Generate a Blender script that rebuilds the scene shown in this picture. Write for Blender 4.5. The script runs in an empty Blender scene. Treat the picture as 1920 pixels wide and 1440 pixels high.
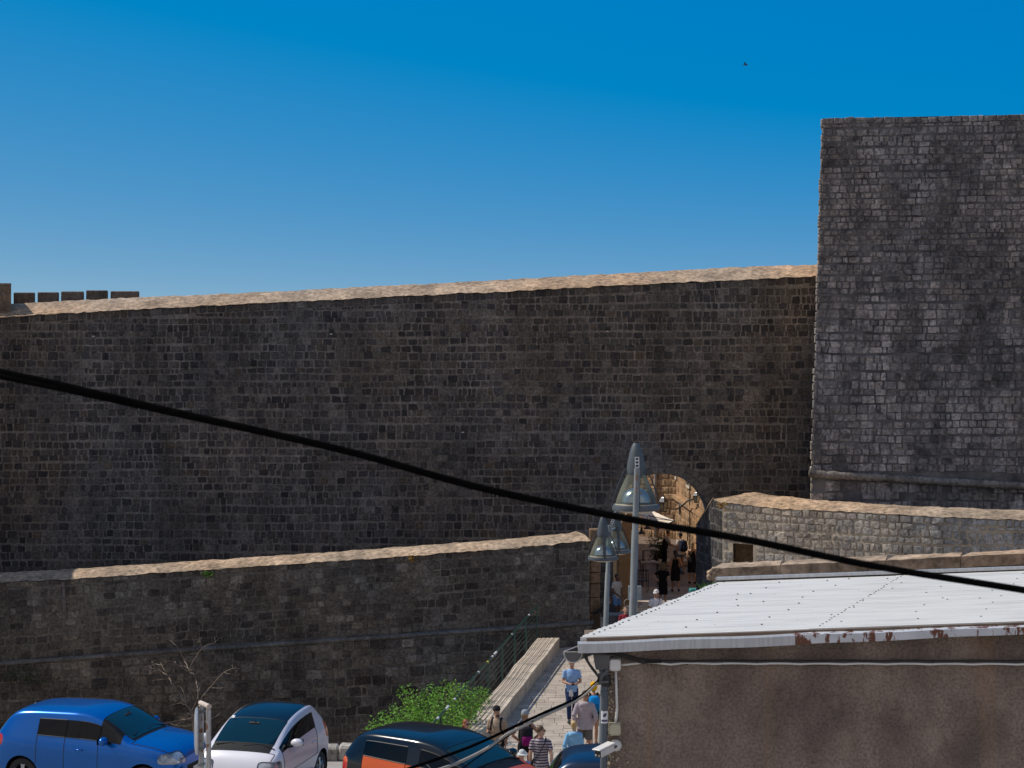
import bpy, math, random
import numpy as np
from mathutils import Vector, Matrix, noise

SC = bpy.context.scene
COL = SC.collection
F = 3000.0          # focal length in photo pixels (1920 wide)
CAMZ = 9.5
R = math.radians
rng = random.Random(11)

# ---------------------------------------------------------------- camera, sky, sun, exposure
cd = bpy.data.cameras.new('camera')
cam = bpy.data.objects.new('camera', cd)
COL.objects.link(cam)
cam.location = (0, 0, CAMZ)
cam.rotation_euler = (R(90), 0, 0)
cd.sensor_width = 36.0
cd.lens = 36.0 * F / 1920
cd.clip_start = 0.1
cd.clip_end = 3000
cd.dof.use_dof = True
cd.dof.focus_distance = 42
cd.dof.aperture_fstop = 9.0
SC.camera = cam

SUN_EL, SUN_BACK = 50.0, 17.0       # elevation; degrees behind the plane of the wall
w = bpy.data.worlds.new('World')
SC.world = w
w.use_nodes = True
nt = w.node_tree
bg = nt.nodes['Background']
sky = nt.nodes.new('ShaderNodeTexSky')
sky.sky_type = 'NISHITA'
sky.sun_disc = False
sky.sun_elevation = R(SUN_EL)
sky.sun_rotation = R(-90 + SUN_BACK)
sky.air_density = 1.0
sky.dust_density = 0.0
sky.ozone_density = 3.0
tc = nt.nodes.new('ShaderNodeTexCoord')
mp = nt.nodes.new('ShaderNodeMapping')
mp.inputs['Scale'].default_value = (1, 1, 3.0)
mp.inputs['Location'].default_value = (0, 0, 0.04)
nt.links.new(tc.outputs['Generated'], mp.inputs['Vector'])
nt.links.new(mp.outputs['Vector'], sky.inputs['Vector'])
def _math(op, a, b=None, clamp=False):
    n = nt.nodes.new('ShaderNodeMath')
    n.operation = op
    n.use_clamp = clamp
    for i, q in enumerate((a, b)):
        if q is None:
            continue
        if isinstance(q, (int, float)):
            n.inputs[i].default_value = q
        else:
            nt.links.new(q, n.inputs[i])
    return n.outputs[0]
# deeper, more saturated clear sky (values are sky radiance at strength 0.1)
sep = nt.nodes.new('ShaderNodeSeparateColor')
nt.links.new(sky.outputs['Color'], sep.inputs['Color'])
cmb = nt.nodes.new('ShaderNodeCombineColor')
for ch, k, b0, cap_ in (('Red', 1.45, -1.58, 9.0), ('Green', .80, .77, 1.29), ('Blue', .15, 5.0, 1.75)):
    q = _math('MAXIMUM', _math('ADD', _math('MULTIPLY', sep.outputs[ch], k), b0), 0.0)
    q = _math('MINIMUM', q, _math('MULTIPLY', sep.outputs[ch], cap_))
    nt.links.new(q, cmb.inputs[ch])
# added cloud veil, unseen behind the camera: neutral fill for the shaded walls
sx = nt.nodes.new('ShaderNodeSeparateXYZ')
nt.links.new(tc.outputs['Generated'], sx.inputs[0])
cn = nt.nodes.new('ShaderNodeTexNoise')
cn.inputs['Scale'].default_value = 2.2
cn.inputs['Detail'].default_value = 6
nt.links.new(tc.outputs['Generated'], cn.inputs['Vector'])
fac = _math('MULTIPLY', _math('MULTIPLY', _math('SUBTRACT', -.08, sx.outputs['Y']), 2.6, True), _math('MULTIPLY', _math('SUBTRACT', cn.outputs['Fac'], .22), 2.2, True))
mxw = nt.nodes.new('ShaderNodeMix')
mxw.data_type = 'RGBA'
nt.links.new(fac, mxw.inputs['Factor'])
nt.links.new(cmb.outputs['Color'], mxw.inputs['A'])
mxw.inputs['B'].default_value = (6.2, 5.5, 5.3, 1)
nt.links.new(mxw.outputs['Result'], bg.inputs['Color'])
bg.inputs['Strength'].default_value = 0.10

sl = bpy.data.lights.new('sun', 'SUN')
sl.energy = 4.15
sl.angle = R(0.5)
sl.color = (1.0, 0.92, 0.80)
so = bpy.data.objects.new('sun', sl)
COL.objects.link(so)
to_sun = Vector((-math.cos(R(SUN_BACK)) * math.cos(R(SUN_EL)), math.sin(R(SUN_BACK)) * math.cos(R(SUN_EL)), math.sin(R(SUN_EL))))
so.rotation_euler = to_sun.to_track_quat('Z', 'Y').to_euler()
so.location = (-30, 20, 60)

SC.view_settings.view_transform = 'Standard'
SC.view_settings.look = 'None'
SC.view_settings.exposure = 0.0
SC.view_settings.gamma = 1.0
SC.cycles.max_bounces = 8
SC.cycles.transparent_max_bounces = 12

# ---------------------------------------------------------------- helpers
def at(px, py, d):
    return Vector(((px - 960) / F * d, d, CAMZ - (py - 720) / F * d))

def interp(x, pts):
    if x <= pts[0][0]:
        a, b = pts[0], pts[1]
    elif x >= pts[-1][0]:
        a, b = pts[-2], pts[-1]
    else:
        for a, b in zip(pts, pts[1:]):
            if a[0] <= x <= b[0]:
                break
    t = (x - a[0]) / (b[0] - a[0])
    return a[1] + (b[1] - a[1]) * t

def frame(dirv):
    d = Vector(dirv).normalized()
    a = Vector((0, 0, 1)) if abs(d.z) < 0.95 else Vector((1, 0, 0))
    x = d.cross(a).normalized()
    return x, x.cross(d).normalized(), d

class MB:
    """collects faces, then links them as ONE mesh object"""
    def __init__(s):
        s.v, s.f, s.m = [], [], []
    def add(s, vs, fs, m=0):
        b = len(s.v)
        s.v.extend([tuple(p) for p in vs])
        for f in fs:
            s.f.append(tuple(b + i for i in f))
            s.m.append(m)
    def box(s, c, size, rot=None, m=0, taper=1.0):
        hx, hy, hz = size[0] / 2, size[1] / 2, size[2] / 2
        vs = []
        for z in (-1, 1):
            k = taper if z > 0 else 1.0
            for x, y in ((-1, -1), (1, -1), (1, 1), (-1, 1)):
                vs.append(Vector((x * hx * k, y * hy * k, z * hz)))
        if rot is not None:
            vs = [rot @ p for p in vs]
        c = Vector(c)
        s.add([c + p for p in vs], [(0, 3, 2, 1), (4, 5, 6, 7), (0, 1, 5, 4), (1, 2, 6, 5), (2, 3, 7, 6), (3, 0, 4, 7)], m)
    def bbox(s, c, size, rot=None, m=0, bev=0.02):
        """box with chamfered edges"""
        h = [size[i] / 2 for i in range(3)]
        b = min(bev, min(h) * 0.9)
        vs, idx = [], {}
        for sx in (-1, 1):
            for sy in (-1, 1):
                for sz in (-1, 1):
                    for ax in range(3):
                        p = [sx * h[0], sy * h[1], sz * h[2]]
                        for k in range(3):
                            if k != ax:
                                p[k] -= (sx, sy, sz)[k] * b
                        idx[(sx, sy, sz, ax)] = len(vs)
                        vs.append(Vector(p))
        fs = []
        def quad(q):
            n = (vs[q[1]] - vs[q[0]]).cross(vs[q[2]] - vs[q[1]])
            cen = sum((vs[i] for i in q), Vector()) / len(q)
            fs.append(tuple(q) if n.dot(cen) > 0 else tuple(reversed(q)))
        for ax in range(3):
            o = [k for k in range(3) if k != ax]
            for sg in (-1, 1):
                q = []
                for a, c2 in ((-1, -1), (1, -1), (1, 1), (-1, 1)):
                    k = [0, 0, 0]
                    k[ax] = sg; k[o[0]] = a; k[o[1]] = c2
                    q.append(idx[(k[0], k[1], k[2], ax)])
                quad(q)
            for a in (-1, 1):
                for c2 in (-1, 1):
                    q = []
                    for t, axs in ((-1, o[0]), (1, o[0]), (1, o[1]), (-1, o[1])):
                        k = [0, 0, 0]
                        k[ax] = t; k[o[0]] = a; k[o[1]] = c2
                        q.append(idx[(k[0], k[1], k[2], axs)])
                    quad(q)
        for sx in (-1, 1):
            for sy in (-1, 1):
                for sz in (-1, 1):
                    quad([idx[(sx, sy, sz, a)] for a in range(3)])
        if rot is not None:
            vs = [rot @ p for p in vs]
        c = Vector(c)
        s.add([c + p for p in vs], fs, m)
    def rings(s, rings, m=0, close=True, cap=True):
        n = len(rings[0])
        vs = [p for r in rings for p in r]
        fs = []
        for i in range(len(rings) - 1):
            for j in range(n if close else n - 1):
                k = (j + 1) % n
                fs.append((i * n + j, i * n + k, (i + 1) * n + k, (i + 1) * n + j))
        if cap:
            fs.append(tuple(reversed(range(n))))
            fs.append(tuple((len(rings) - 1) * n + j for j in range(n)))
        s.add(vs, fs, m)
    def tube(s, pts, rad, n=8, m=0, cap=True):
        pts = [Vector(p) for p in pts]
        if not hasattr(rad, '__len__'):
            rad = [rad] * len(pts)
        rr = []
        px = None
        for i, p in enumerate(pts):
            t = (pts[min(i + 1, len(pts) - 1)] - pts[max(i - 1, 0)])
            x, y, d = frame(t)
            if px is not None:
                x = (px - d * px.dot(d)).normalized()
                y = x.cross(d).normalized() * -1
                y = d.cross(x).normalized()
            else:
                y = d.cross(x).normalized()
            px = x
            r = rad[i]
            rx, ry = (r if hasattr(r, '__len__') else (r, r))
            rr.append([p + x * (rx * math.cos(a)) + y * (ry * math.sin(a)) for a in (2 * math.pi * k / n for k in range(n))])
        s.rings(rr, m, True, cap)
    def lathe(s, c, prof, n=24, m=0, axis=None, cap=True):
        c = Vector(c)
        M = axis if axis is not None else Matrix.Identity(3)
        rr = [[c + M @ Vector((r * math.cos(a), r * math.sin(a), z)) for a in (2 * math.pi * k / n for k in range(n))] for r, z in prof]
        s.rings(rr, m, True, cap)
    def ell(s, c, r, n=12, rot=None, m=0):
        c = Vector(c)
        rr = []
        k = max(6, n // 2 + 1)
        for i in range(k + 1):
            a = -math.pi / 2 + math.pi * i / k
            q = max(math.cos(a), 0.02)
            ring = [Vector((r[0] * q * math.cos(b), r[1] * q * math.sin(b), r[2] * math.sin(a))) for b in (2 * math.pi * j / n for j in range(n))]
            rr.append([c + ((rot @ p) if rot is not None else p) for p in ring])
        s.rings(rr, m, True, True)
    def grid(s, fn, nu, nv, m=0):
        vs = [fn(i / nu, j / nv) for i in range(nu + 1) for j in range(nv + 1)]
        fs = []
        for i in range(nu):
            for j in range(nv):
                a = i * (nv + 1) + j
                fs.append((a, a + nv + 1, a + nv + 2, a + 1))
        s.add(vs, fs, m)
    def prism(s, poly, vec, m=0):
        """closed polygon (3D points) extruded by vec"""
        poly = [Vector(p) for p in poly]
        vec = Vector(vec)
        n = len(poly)
        nrm = Vector()
        for i in range(n):
            nrm += poly[i].cross(poly[(i + 1) % n])
        if nrm.dot(vec) > 0:
            poly.reverse()
        vs = poly + [p + vec for p in poly]
        fs = [tuple(range(n)), tuple(reversed(range(n, 2 * n)))]
        for i in range(n):
            k = (i + 1) % n
            fs.append((i, i + n, k + n, k))
        s.add(vs, fs, m)
    def build(s, name, mats, parent=None, smooth=False, sharp=None):
        me = bpy.data.meshes.new(name)
        me.from_pydata(s.v, [], s.f)
        if not isinstance(mats, (list, tuple)):
            mats = [mats]
        for mm in mats:
            me.materials.append(mm)
        me.polygons.foreach_set('material_index', s.m)
        if smooth:
            me.polygons.foreach_set('use_smooth', [True] * len(s.f))
            if sharp is not None:
                me.set_sharp_from_angle(angle=R(sharp))
        me.update()
        o = bpy.data.objects.new(name, me)
        COL.objects.link(o)
        if parent is not None:
            o.parent = parent
        return o

def tag(o, label, cat, group=None):
    o['label'] = label
    o['category'] = cat
    if group:
        o['group'] = group
    return o

def thing(name, label, cat, loc=(0, 0, 0), rotz=0.0, group=None):
    o = bpy.data.objects.new(name, None)
    COL.objects.link(o)
    o.location = loc
    o.rotation_euler = (0, 0, rotz)
    o.empty_display_size = 0.2
    return tag(o, label, cat, group)

def struct(o):
    o['kind'] = 'structure'
    return o

def rotz(a):
    return Matrix.Rotation(a, 3, 'Z')

# ---------------------------------------------------------------- materials
def mat(name, c1, c2=None, scale=4.0, rough=0.8, bump=0.0, bscale=None, metal=0.0, coat=0.0, c3=None, lo=0.35, hi=0.65,
        island=0.0, detail=6.0, stretch=(1, 1, 1), spec=0.5, vari=None, trans=0.0, sheen=0.0, bdist=0.02):
    """procedural principled material: noise mix of c1/c2(/c3), optional per-island tone, optional bump"""
    m = bpy.data.materials.new(name)
    m.use_nodes = True
    nt = m.node_tree
    N, L = nt.nodes, nt.links
    b = N['Principled BSDF']
    b.inputs['Roughness'].default_value = rough
    b.inputs['Metallic'].default_value = metal
    b.inputs['Specular IOR Level'].default_value = spec
    b.inputs['Coat Weight'].default_value = coat
    if coat:
        b.inputs['Coat Roughness'].default_value = 0.04
    tcn = N.new('ShaderNodeTexCoord')
    mpn = N.new('ShaderNodeMapping')
    mpn.inputs['Scale'].default_value = stretch
    L.new(tcn.outputs['Object'], mpn.inputs['Vector'])
    nz = N.new('ShaderNodeTexNoise')
    nz.inputs['Scale'].default_value = scale
    nz.inputs['Detail'].default_value = detail
    L.new(mpn.outputs['Vector'], nz.inputs['Vector'])
    if c2 is None:
        c2 = tuple(c * 0.86 for c in c1)
    cr = N.new('ShaderNodeValToRGB')
    cr.color_ramp.elements[0].position = lo
    cr.color_ramp.elements[0].color = (*c1, 1)
    cr.color_ramp.elements[1].position = hi
    cr.color_ramp.elements[1].color = (*c2, 1)
    if c3 is not None:
        e = cr.color_ramp.elements.new((lo + hi) / 2)
        e.color = (*c3, 1)
    L.new(nz.outputs['Fac'], cr.inputs['Fac'])
    out = cr.outputs['Color']
    if island:
        g = N.new('ShaderNodeNewGeometry')
        mr = N.new('ShaderNodeMapRange')
        mr.inputs['To Min'].default_value = 1 - island
        mr.inputs['To Max'].default_value = 1 + island
        L.new(g.outputs['Random Per Island'], mr.inputs['Value'])
        mx = N.new('ShaderNodeMix')
        mx.data_type = 'RGBA'; mx.blend_type = 'MULTIPLY'
        mx.inputs['Factor'].default_value = 1.0
        L.new(out, mx.inputs['A'])
        L.new(mr.outputs['Result'], mx.inputs['B'])
        out = mx.outputs['Result']
    L.new(out, b.inputs['Base Color'])
    if bump:
        n2 = N.new('ShaderNodeTexNoise')
        n2.inputs['Scale'].default_value = bscale or scale * 4
        n2.inputs['Detail'].default_value = 5
        L.new(tcn.outputs['Object'], n2.inputs['Vector'])
        bp = N.new('ShaderNodeBump')
        bp.inputs['Strength'].default_value = bump
        bp.inputs['Distance'].default_value = bdist
        L.new(n2.outputs['Fac'], bp.inputs['Height'])
        L.new(bp.outputs['Normal'], b.inputs['Normal'])
    return m

def stone_mat(name, tones, blotch=(0.7, 1.15), bl_scale=0.35, fine=(0.55, 1.3), bump=0.5, rough=0.9, stain=None, stain_amt=0.0, fscale=9.0, speck=0.0, bl=(.32, .68), streak=(.72, 1.16), tint=.10):
    """weathered stone: one tone per stone, large weather blotches with vertical runs, fine pitting"""
    m = bpy.data.materials.new(name)
    m.use_nodes = True
    nt = m.node_tree
    N, L = nt.nodes, nt.links
    b = N['Principled BSDF']
    b.inputs['Roughness'].default_value = rough
    b.inputs['Specular IOR Level'].default_value = 0.25
    tcn = N.new('ShaderNodeTexCoord')
    g = N.new('ShaderNodeNewGeometry')
    cr = N.new('ShaderNodeValToRGB')
    els = cr.color_ramp.elements
    n = len(tones)
    els[0].position = 0.0; els[0].color = (*tones[0], 1)
    els[1].position = 1.0; els[1].color = (*tones[-1], 1)
    for i in range(1, n - 1):
        e = els.new(i / (n - 1)); e.color = (*tones[i], 1)
    L.new(g.outputs['Random Per Island'], cr.inputs['Fac'])
    out = cr.outputs['Color']
    def mul(out, scale, lo, hi, stretch=(1, 1, 1), detail=5, fmin=0.32, fmax=0.68):
        mpn = N.new('ShaderNodeMapping')
        mpn.inputs['Scale'].default_value = stretch
        L.new(tcn.outputs['Object'], mpn.inputs['Vector'])
        nz = N.new('ShaderNodeTexNoise')
        nz.inputs['Scale'].default_value = scale
        nz.inputs['Detail'].default_value = detail
        nz.inputs['Roughness'].default_value = 0.65
        L.new(mpn.outputs['Vector'], nz.inputs['Vector'])
        mr = N.new('ShaderNodeMapRange')
        mr.inputs['From Min'].default_value = fmin
        mr.inputs['From Max'].default_value = fmax
        mr.inputs['To Min'].default_value = lo
        mr.inputs['To Max'].default_value = hi
        L.new(nz.outputs['Fac'], mr.inputs['Value'])
        mx = N.new('ShaderNodeMix')
        mx.data_type = 'RGBA'; mx.blend_type = 'MULTIPLY'
        mx.inputs['Factor'].default_value = 1.0
        L.new(out, mx.inputs['A'])
        L.new(mr.outputs['Result'], mx.inputs['B'])
        return mx.outputs['Result'], nz
    out, _ = mul(out, bl_scale, blotch[0], blotch[1], (1, 1, 0.6), 8, bl[0], bl[1])
    out, _ = mul(out, 1.1, streak[0], streak[1], (1, 1, 0.12), 5)
    if tint:
        tn = N.new('ShaderNodeTexNoise')
        tn.inputs['Scale'].default_value = .16
        tn.inputs['Detail'].default_value = 4
        L.new(tcn.outputs['Object'], tn.inputs['Vector'])
        tr_ = N.new('ShaderNodeValToRGB')
        tr_.color_ramp.elements[0].position = .35; tr_.color_ramp.elements[0].color = (1.0 - tint * .5, 1.0, 1.0 + tint * .7, 1)
        tr_.color_ramp.elements[1].position = .65; tr_.color_ramp.elements[1].color = (1.0 + tint, 1.0, 1.0 - tint * .9, 1)
        L.new(tn.outputs['Fac'], tr_.inputs['Fac'])
        mx = N.new('ShaderNodeMix'); mx.data_type = 'RGBA'; mx.blend_type = 'MULTIPLY'; mx.inputs['Factor'].default_value = 1.0
        L.new(out, mx.inputs['A']); L.new(tr_.outputs['Color'], mx.inputs['B'])
        out = mx.outputs['Result']
    out, nzf = mul(out, fscale, fine[0], fine[1], (1, 1, 1), 8)
    if speck:
        sp = N.new('ShaderNodeTexNoise')
        sp.inputs['Scale'].default_value = 13
        sp.inputs['Detail'].default_value = 3
        L.new(tcn.outputs['Object'], sp.inputs['Vector'])
        mr = N.new('ShaderNodeMapRange')
        mr.inputs['From Min'].default_value = .66
        mr.inputs['From Max'].default_value = .76
        mr.inputs['To Max'].default_value = speck
        L.new(sp.outputs['Fac'], mr.inputs['Value'])
        mx = N.new('ShaderNodeMix')
        mx.data_type = 'RGBA'
        L.new(mr.outputs['Result'], mx.inputs['Factor'])
        L.new(out, mx.inputs['A'])
        mx.inputs['B'].default_value = (.34, .32, .29, 1)
        out = mx.outputs['Result']
    if stain is not None:
        nz = N.new('ShaderNodeTexNoise')
        nz.inputs['Scale'].default_value = 2.2
        nz.inputs['Detail'].default_value = 6
        L.new(tcn.outputs['Object'], nz.inputs['Vector'])
        mr = N.new('ShaderNodeMapRange')
        mr.inputs['From Min'].default_value = 0.56
        mr.inputs['From Max'].default_value = 0.70
        mr.inputs['To Max'].default_value = stain_amt
        L.new(nz.outputs['Fac'], mr.inputs['Value'])
        mx = N.new('ShaderNodeMix')
        mx.data_type = 'RGBA'
        L.new(mr.outputs['Result'], mx.inputs['Factor'])
        L.new(out, mx.inputs['A'])
        mx.inputs['B'].default_value = (*stain, 1)
        out = mx.outputs['Result']
    L.new(out, b.inputs['Base Color'])
    bp = N.new('ShaderNodeBump')
    bp.inputs['Strength'].default_value = bump
    bp.inputs['Distance'].default_value = 0.03
    L.new(nzf.outputs['Fac'], bp.inputs['Height'])
    L.new(bp.outputs['Normal'], b.inputs['Normal'])
    return m

def glass(name, tint, alpha, rough=0.02, spec=0.6):
    """thin pane: part see-through, part tinted gloss"""
    m = bpy.data.materials.new(name)
    m.use_nodes = True
    nt = m.node_tree
    N, L = nt.nodes, nt.links
    b = N['Principled BSDF']
    b.inputs['Base Color'].default_value = (*tint, 1)
    b.inputs['Roughness'].default_value = rough
    b.inputs['Specular IOR Level'].default_value = spec
    tr = N.new('ShaderNodeBsdfTransparent')
    tr.inputs['Color'].default_value = (0.75, 0.85, 0.85, 1)
    mx = N.new('ShaderNodeMixShader')
    lw = N.new('ShaderNodeLayerWeight')
    lw.inputs['Blend'].default_value = 0.25
    ma = N.new('ShaderNodeMath'); ma.operation = 'MULTIPLY_ADD'
    ma.inputs[1].default_value = 1 - alpha
    ma.inputs[2].default_value = alpha
    L.new(lw.outputs['Fresnel'], ma.inputs[0])
    L.new(ma.outputs[0], mx.inputs['Fac'])
    L.new(tr.outputs[0], mx.inputs[1])
    L.new(b.outputs[0], mx.inputs[2])
    L.new(mx.outputs[0], N['Material Output'].inputs['Surface'])
    return m

M = {}
# main city wall: dark grey-brown stones, paler joints
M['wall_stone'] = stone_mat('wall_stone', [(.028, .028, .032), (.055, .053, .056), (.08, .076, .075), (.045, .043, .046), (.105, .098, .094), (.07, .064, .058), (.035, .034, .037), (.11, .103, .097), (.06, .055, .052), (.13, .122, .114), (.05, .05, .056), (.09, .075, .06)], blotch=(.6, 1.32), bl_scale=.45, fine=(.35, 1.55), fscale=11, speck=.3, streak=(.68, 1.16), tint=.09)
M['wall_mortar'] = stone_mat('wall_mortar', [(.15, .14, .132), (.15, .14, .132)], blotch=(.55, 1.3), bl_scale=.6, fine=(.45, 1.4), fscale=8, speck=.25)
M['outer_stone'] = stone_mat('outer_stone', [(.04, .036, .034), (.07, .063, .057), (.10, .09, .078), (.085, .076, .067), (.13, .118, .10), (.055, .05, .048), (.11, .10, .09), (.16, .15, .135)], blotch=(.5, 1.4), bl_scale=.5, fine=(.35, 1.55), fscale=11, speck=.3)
M['outer_mortar'] = stone_mat('outer_mortar', [(.12, .111, .10), (.12, .111, .10)], blotch=(.5, 1.4), bl_scale=.6, fine=(.45, 1.4), fscale=8, speck=.25)
M['tower_stone'] = stone_mat('tower_stone', [(.17, .163, .166), (.275, .255, .247), (.21, .20, .203), (.31, .285, .276), (.135, .13, .134), (.245, .222, .207), (.335, .312, .303), (.19, .184, .192)], blotch=(.48, 1.3), bl_scale=.7, bl=(.36, .64), fine=(.35, 1.45), fscale=10, stain=(.028, .025, .024), stain_amt=.7, speck=.35, streak=(.42, 1.25), tint=.05)
M['tower_mortar'] = mat('tower_mortar', (.04, .04, .045), (.13, .125, .125), scale=1.6, rough=.95, bump=.4, bscale=14)
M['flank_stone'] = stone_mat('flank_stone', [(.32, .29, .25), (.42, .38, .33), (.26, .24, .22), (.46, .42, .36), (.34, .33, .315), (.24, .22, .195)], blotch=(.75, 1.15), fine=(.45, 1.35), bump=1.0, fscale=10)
M['flank_mortar'] = mat('flank_mortar', (.32, .265, .20), (.44, .37, .28), scale=3, rough=.95, bump=.5, bscale=18)
M['cap_stone'] = stone_mat('cap_stone', [(.43, .315, .215), (.46, .34, .235)], blotch=(.6, 1.2), bl_scale=1.1, fine=(.38, 1.4), bump=1.0, fscale=6.0, speck=.3)
M['string_stone'] = stone_mat('string_stone', [(.115, .116, .118), (.14, .139, .137)], blotch=(.6, 1.2), bl_scale=.8, fine=(.5, 1.3), bump=.9)
M['pale_cornice'] = stone_mat('pale_cornice', [(.20, .185, .17), (.23, .21, .195)], blotch=(.3, 1.3), bl_scale=1.2, fine=(.5, 1.3), bump=1.0)
M['voussoir'] = stone_mat('voussoir', [(.09, .085, .083), (.14, .13, .124), (.115, .108, .106), (.17, .157, .147)], blotch=(.7, 1.1))
M['city_stone'] = stone_mat('city_stone', [(.38, .235, .125), (.43, .28, .155), (.32, .195, .105), (.48, .335, .20)], blotch=(.75, 1.15), bl_scale=.9, fine=(.6, 1.25), bump=.8)
M['city_plaster'] = stone_mat('city_plaster', [(.42, .27, .145), (.46, .30, .17)], blotch=(.6, 1.15), bl_scale=1.2, fine=(.75, 1.15), bump=.4)
M['warm_brown'] = stone_mat('warm_brown', [(.20, .135, .085), (.24, .165, .105), (.16, .11, .07)], blotch=(.6, 1.2), bl_scale=1.5, fine=(.5, 1.3), bump=.9)
M['merlon'] = stone_mat('merlon', [(.20, .15, .11), (.16, .13, .10), (.23, .17, .125)], blotch=(.6, 1.2), bl_scale=1.0)
M['paving'] = mat('paving', (.33, .275, .225), (.44, .375, .31), scale=1.6, rough=.8, bump=.25, bscale=20, island=.10)
M['kerb_stone'] = mat('kerb_stone', (.42, .345, .265), (.53, .445, .35), scale=2.5, rough=.85, bump=.5, bscale=16, island=.12)
M['asphalt'] = mat('asphalt', (.30, .275, .245), (.38, .35, .31), scale=3, rough=.9, bump=.3, bscale=60)
M['soil'] = mat('soil', (.26, .215, .165), (.34, .285, .22), scale=2, rough=.95, bump=.6, bscale=10)
M['dark_gap'] = mat('dark_gap', (.02, .018, .016), (.035, .03, .027), scale=5, rough=.95)
# ---------------------------------------------------------------- masonry
def stones(mb, P, u0, u1, v0, vtop, hr, wr, gap=.016, prot=(.0, .03), jit=.012, excl=None, m=1, bulge=0.0, r=None, cap=None, cham=.035, rows=None):
    """individual stones laid in courses over the surface P(u,v,n); every stone is its own island of faces"""
    r = r or rng
    v = v0
    vmax = max(vtop(u0), vtop(u1), vtop((u0 + u1) / 2))
    while v < vmax:
        h = r.uniform(*hr)
        u = u0 - r.uniform(0, wr[0])
        drift = r.uniform(0, 10)
        while u < u1:
            wd = r.uniform(*wr) if r.random() > .12 else r.uniform(wr[0] * .55, wr[0])
            a, c = max(u, u0), min(u + wd, u1)
            u += wd
            if c - a < .07:
                continue
            um = (a + c) / 2
            top = vtop(um) - (cap or 0)
            wob = .03 * math.sin(um * .55 + drift) + .015 * math.sin(um * 1.7 + drift * 3)
            lo, hi = v + wob, v + h + wob
            if hi > top:
                hi = top
            if hi - lo < .09:
                continue
            if excl and excl(um, (lo + hi) / 2):
                continue
            one_stone(mb, P, a + gap / 2, c - gap / 2, lo + gap / 2, hi - gap / 2, r.uniform(*prot), jit, cham, m, bulge, r)
        v += h
    if cap:
        u = u0
        while u < u1:
            wd = r.uniform(wr[0], wr[1] * 1.1)
            a, c = u, min(u + wd, u1)
            u += wd
            if c - a < .08:
                continue
            t0, t1 = vtop(a), vtop(c)
            if excl and excl((a + c) / 2, t0 - cap / 2):
                continue
            one_stone(mb, P, a + gap / 2, c - gap / 2, t0 - cap + gap / 2, t0 - .005 + r.uniform(-.02, .02), r.uniform(prot[0], prot[1]) + .01, jit, cham, m, bulge, r, shear=(t1 - t0))

def one_stone(mb, P, a, c, lo, hi, pr, jit, cham, m, bulge, r, shear=0.0):
    ch = min(cham, (c - a) * .25, (hi - lo) * .25)
    cu, cv = (a + c) / 2, (lo + hi) / 2
    base = []
    for su, sv, k in ((-1, -1, 0), (1, -1, 1), (1, 1, 0), (-1, 1, 1)):
        U = cu + su * (c - a) / 2 + r.uniform(-jit, jit)
        V = cv + sv * (hi - lo) / 2 + r.uniform(-jit, jit)
        q1, q2 = r.uniform(.3, 1.2) * ch, r.uniform(.3, 1.2) * ch
        pts = [(U - su * q1, V), (U, V - sv * q2)]
        if (su, sv) in ((-1, -1), (1, 1)):
            pts.reverse()
        base += pts
    out = []
    for U, V in base:
        out.append(P(U, V + shear * (U - a) / max(c - a, .01), -.012))
    fr = []
    for U, V in base:
        k = .86 if (c - a) > .2 else .8
        UU, VV = cu + (U - cu) * k, cv + (V - cv) * k
        fr.append(P(UU, VV + shear * (UU - a) / max(c - a, .01), pr + .012 + r.uniform(-.006, .006)))
    vs = out + fr
    fs = [(i, (i + 1) % 8, 8 + (i + 1) % 8, 8 + i) for i in range(8)]
    if bulge:
        vs = vs + [P(cu + r.uniform(-.03, .03), cv + shear / 2 + r.uniform(-.03, .03), pr + .012 + r.uniform(.2, 1.0) * bulge)]
        fs += [(8 + i, 8 + (i + 1) % 8, 16) for i in range(8)]
    else:
        fs.append(tuple(range(8, 16)))
    mb.add(vs, fs, m)

def nz(p, s=1.0, amp=1.0):
    return amp * noise.noise(Vector(p) * s)

def cap_strip(mb, front, rear, n, k=5, m=0, amp=.03, edge=.03, hump=.05):
    """weathered mortar capping between a front and a rear polyline"""
    def fn(i, j):
        a, b = front(i), rear(i)
        p = a.lerp(b, j)
        p.z += math.sin(j * math.pi) * hump + nz(p, 2.3, amp) + nz(p, 7.0, amp * .6)
        if j == 0:
            p.y += nz(p, 3.1, edge) - .03
            p.z += nz(p, 5.0, edge * .6) - .01
        return p
    mb.grid(fn, n, k, m)

# ---- the city wall with its gate
YW = 60.0
S60 = F / YW
def zt60(px_y):
    return [((x - 960) / S60, CAMZ - (y - 720) / S60) for x, y in px_y]
FRONT_TOP = zt60([(-260, 608), (0, 596), (33, 592.5), (400, 573), (800, 554.5), (1160, 536), (1343, 528), (1533, 518), (1640, 513)])
REAR_PX = [(-260, 583), (33, 569), (260, 557.3), (400, 552), (800, 532), (1160, 513), (1335, 503), (1460, 497.5), (1640, 495)]
YR = 61.4
REAR_TOP = [((x - 960) / F * YR, CAMZ - (y - 720) / F * YR) for x, y in REAR_PX]
GX, GR, GZ = 5.6, 1.80, 4.34         # gate axis, radius, springing height
def Pw(u, v, n):
    return Vector((u, YW - n, v))
def gate_excl(u, v):
    if v < GZ:
        return abs(u - GX) < GR + .28
    return math.hypot(u - GX, v - GZ) < GR + .50
mb = MB()
ft = lambda u: interp(u, FRONT_TOP)
stones(mb, Pw, -24.5, 12.6, .3, ft, (.215, .325), (.17, .43), gap=.03, prot=(-.006, .012), jit=.017, excl=gate_excl, cap=.27, r=random.Random(5))
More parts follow.
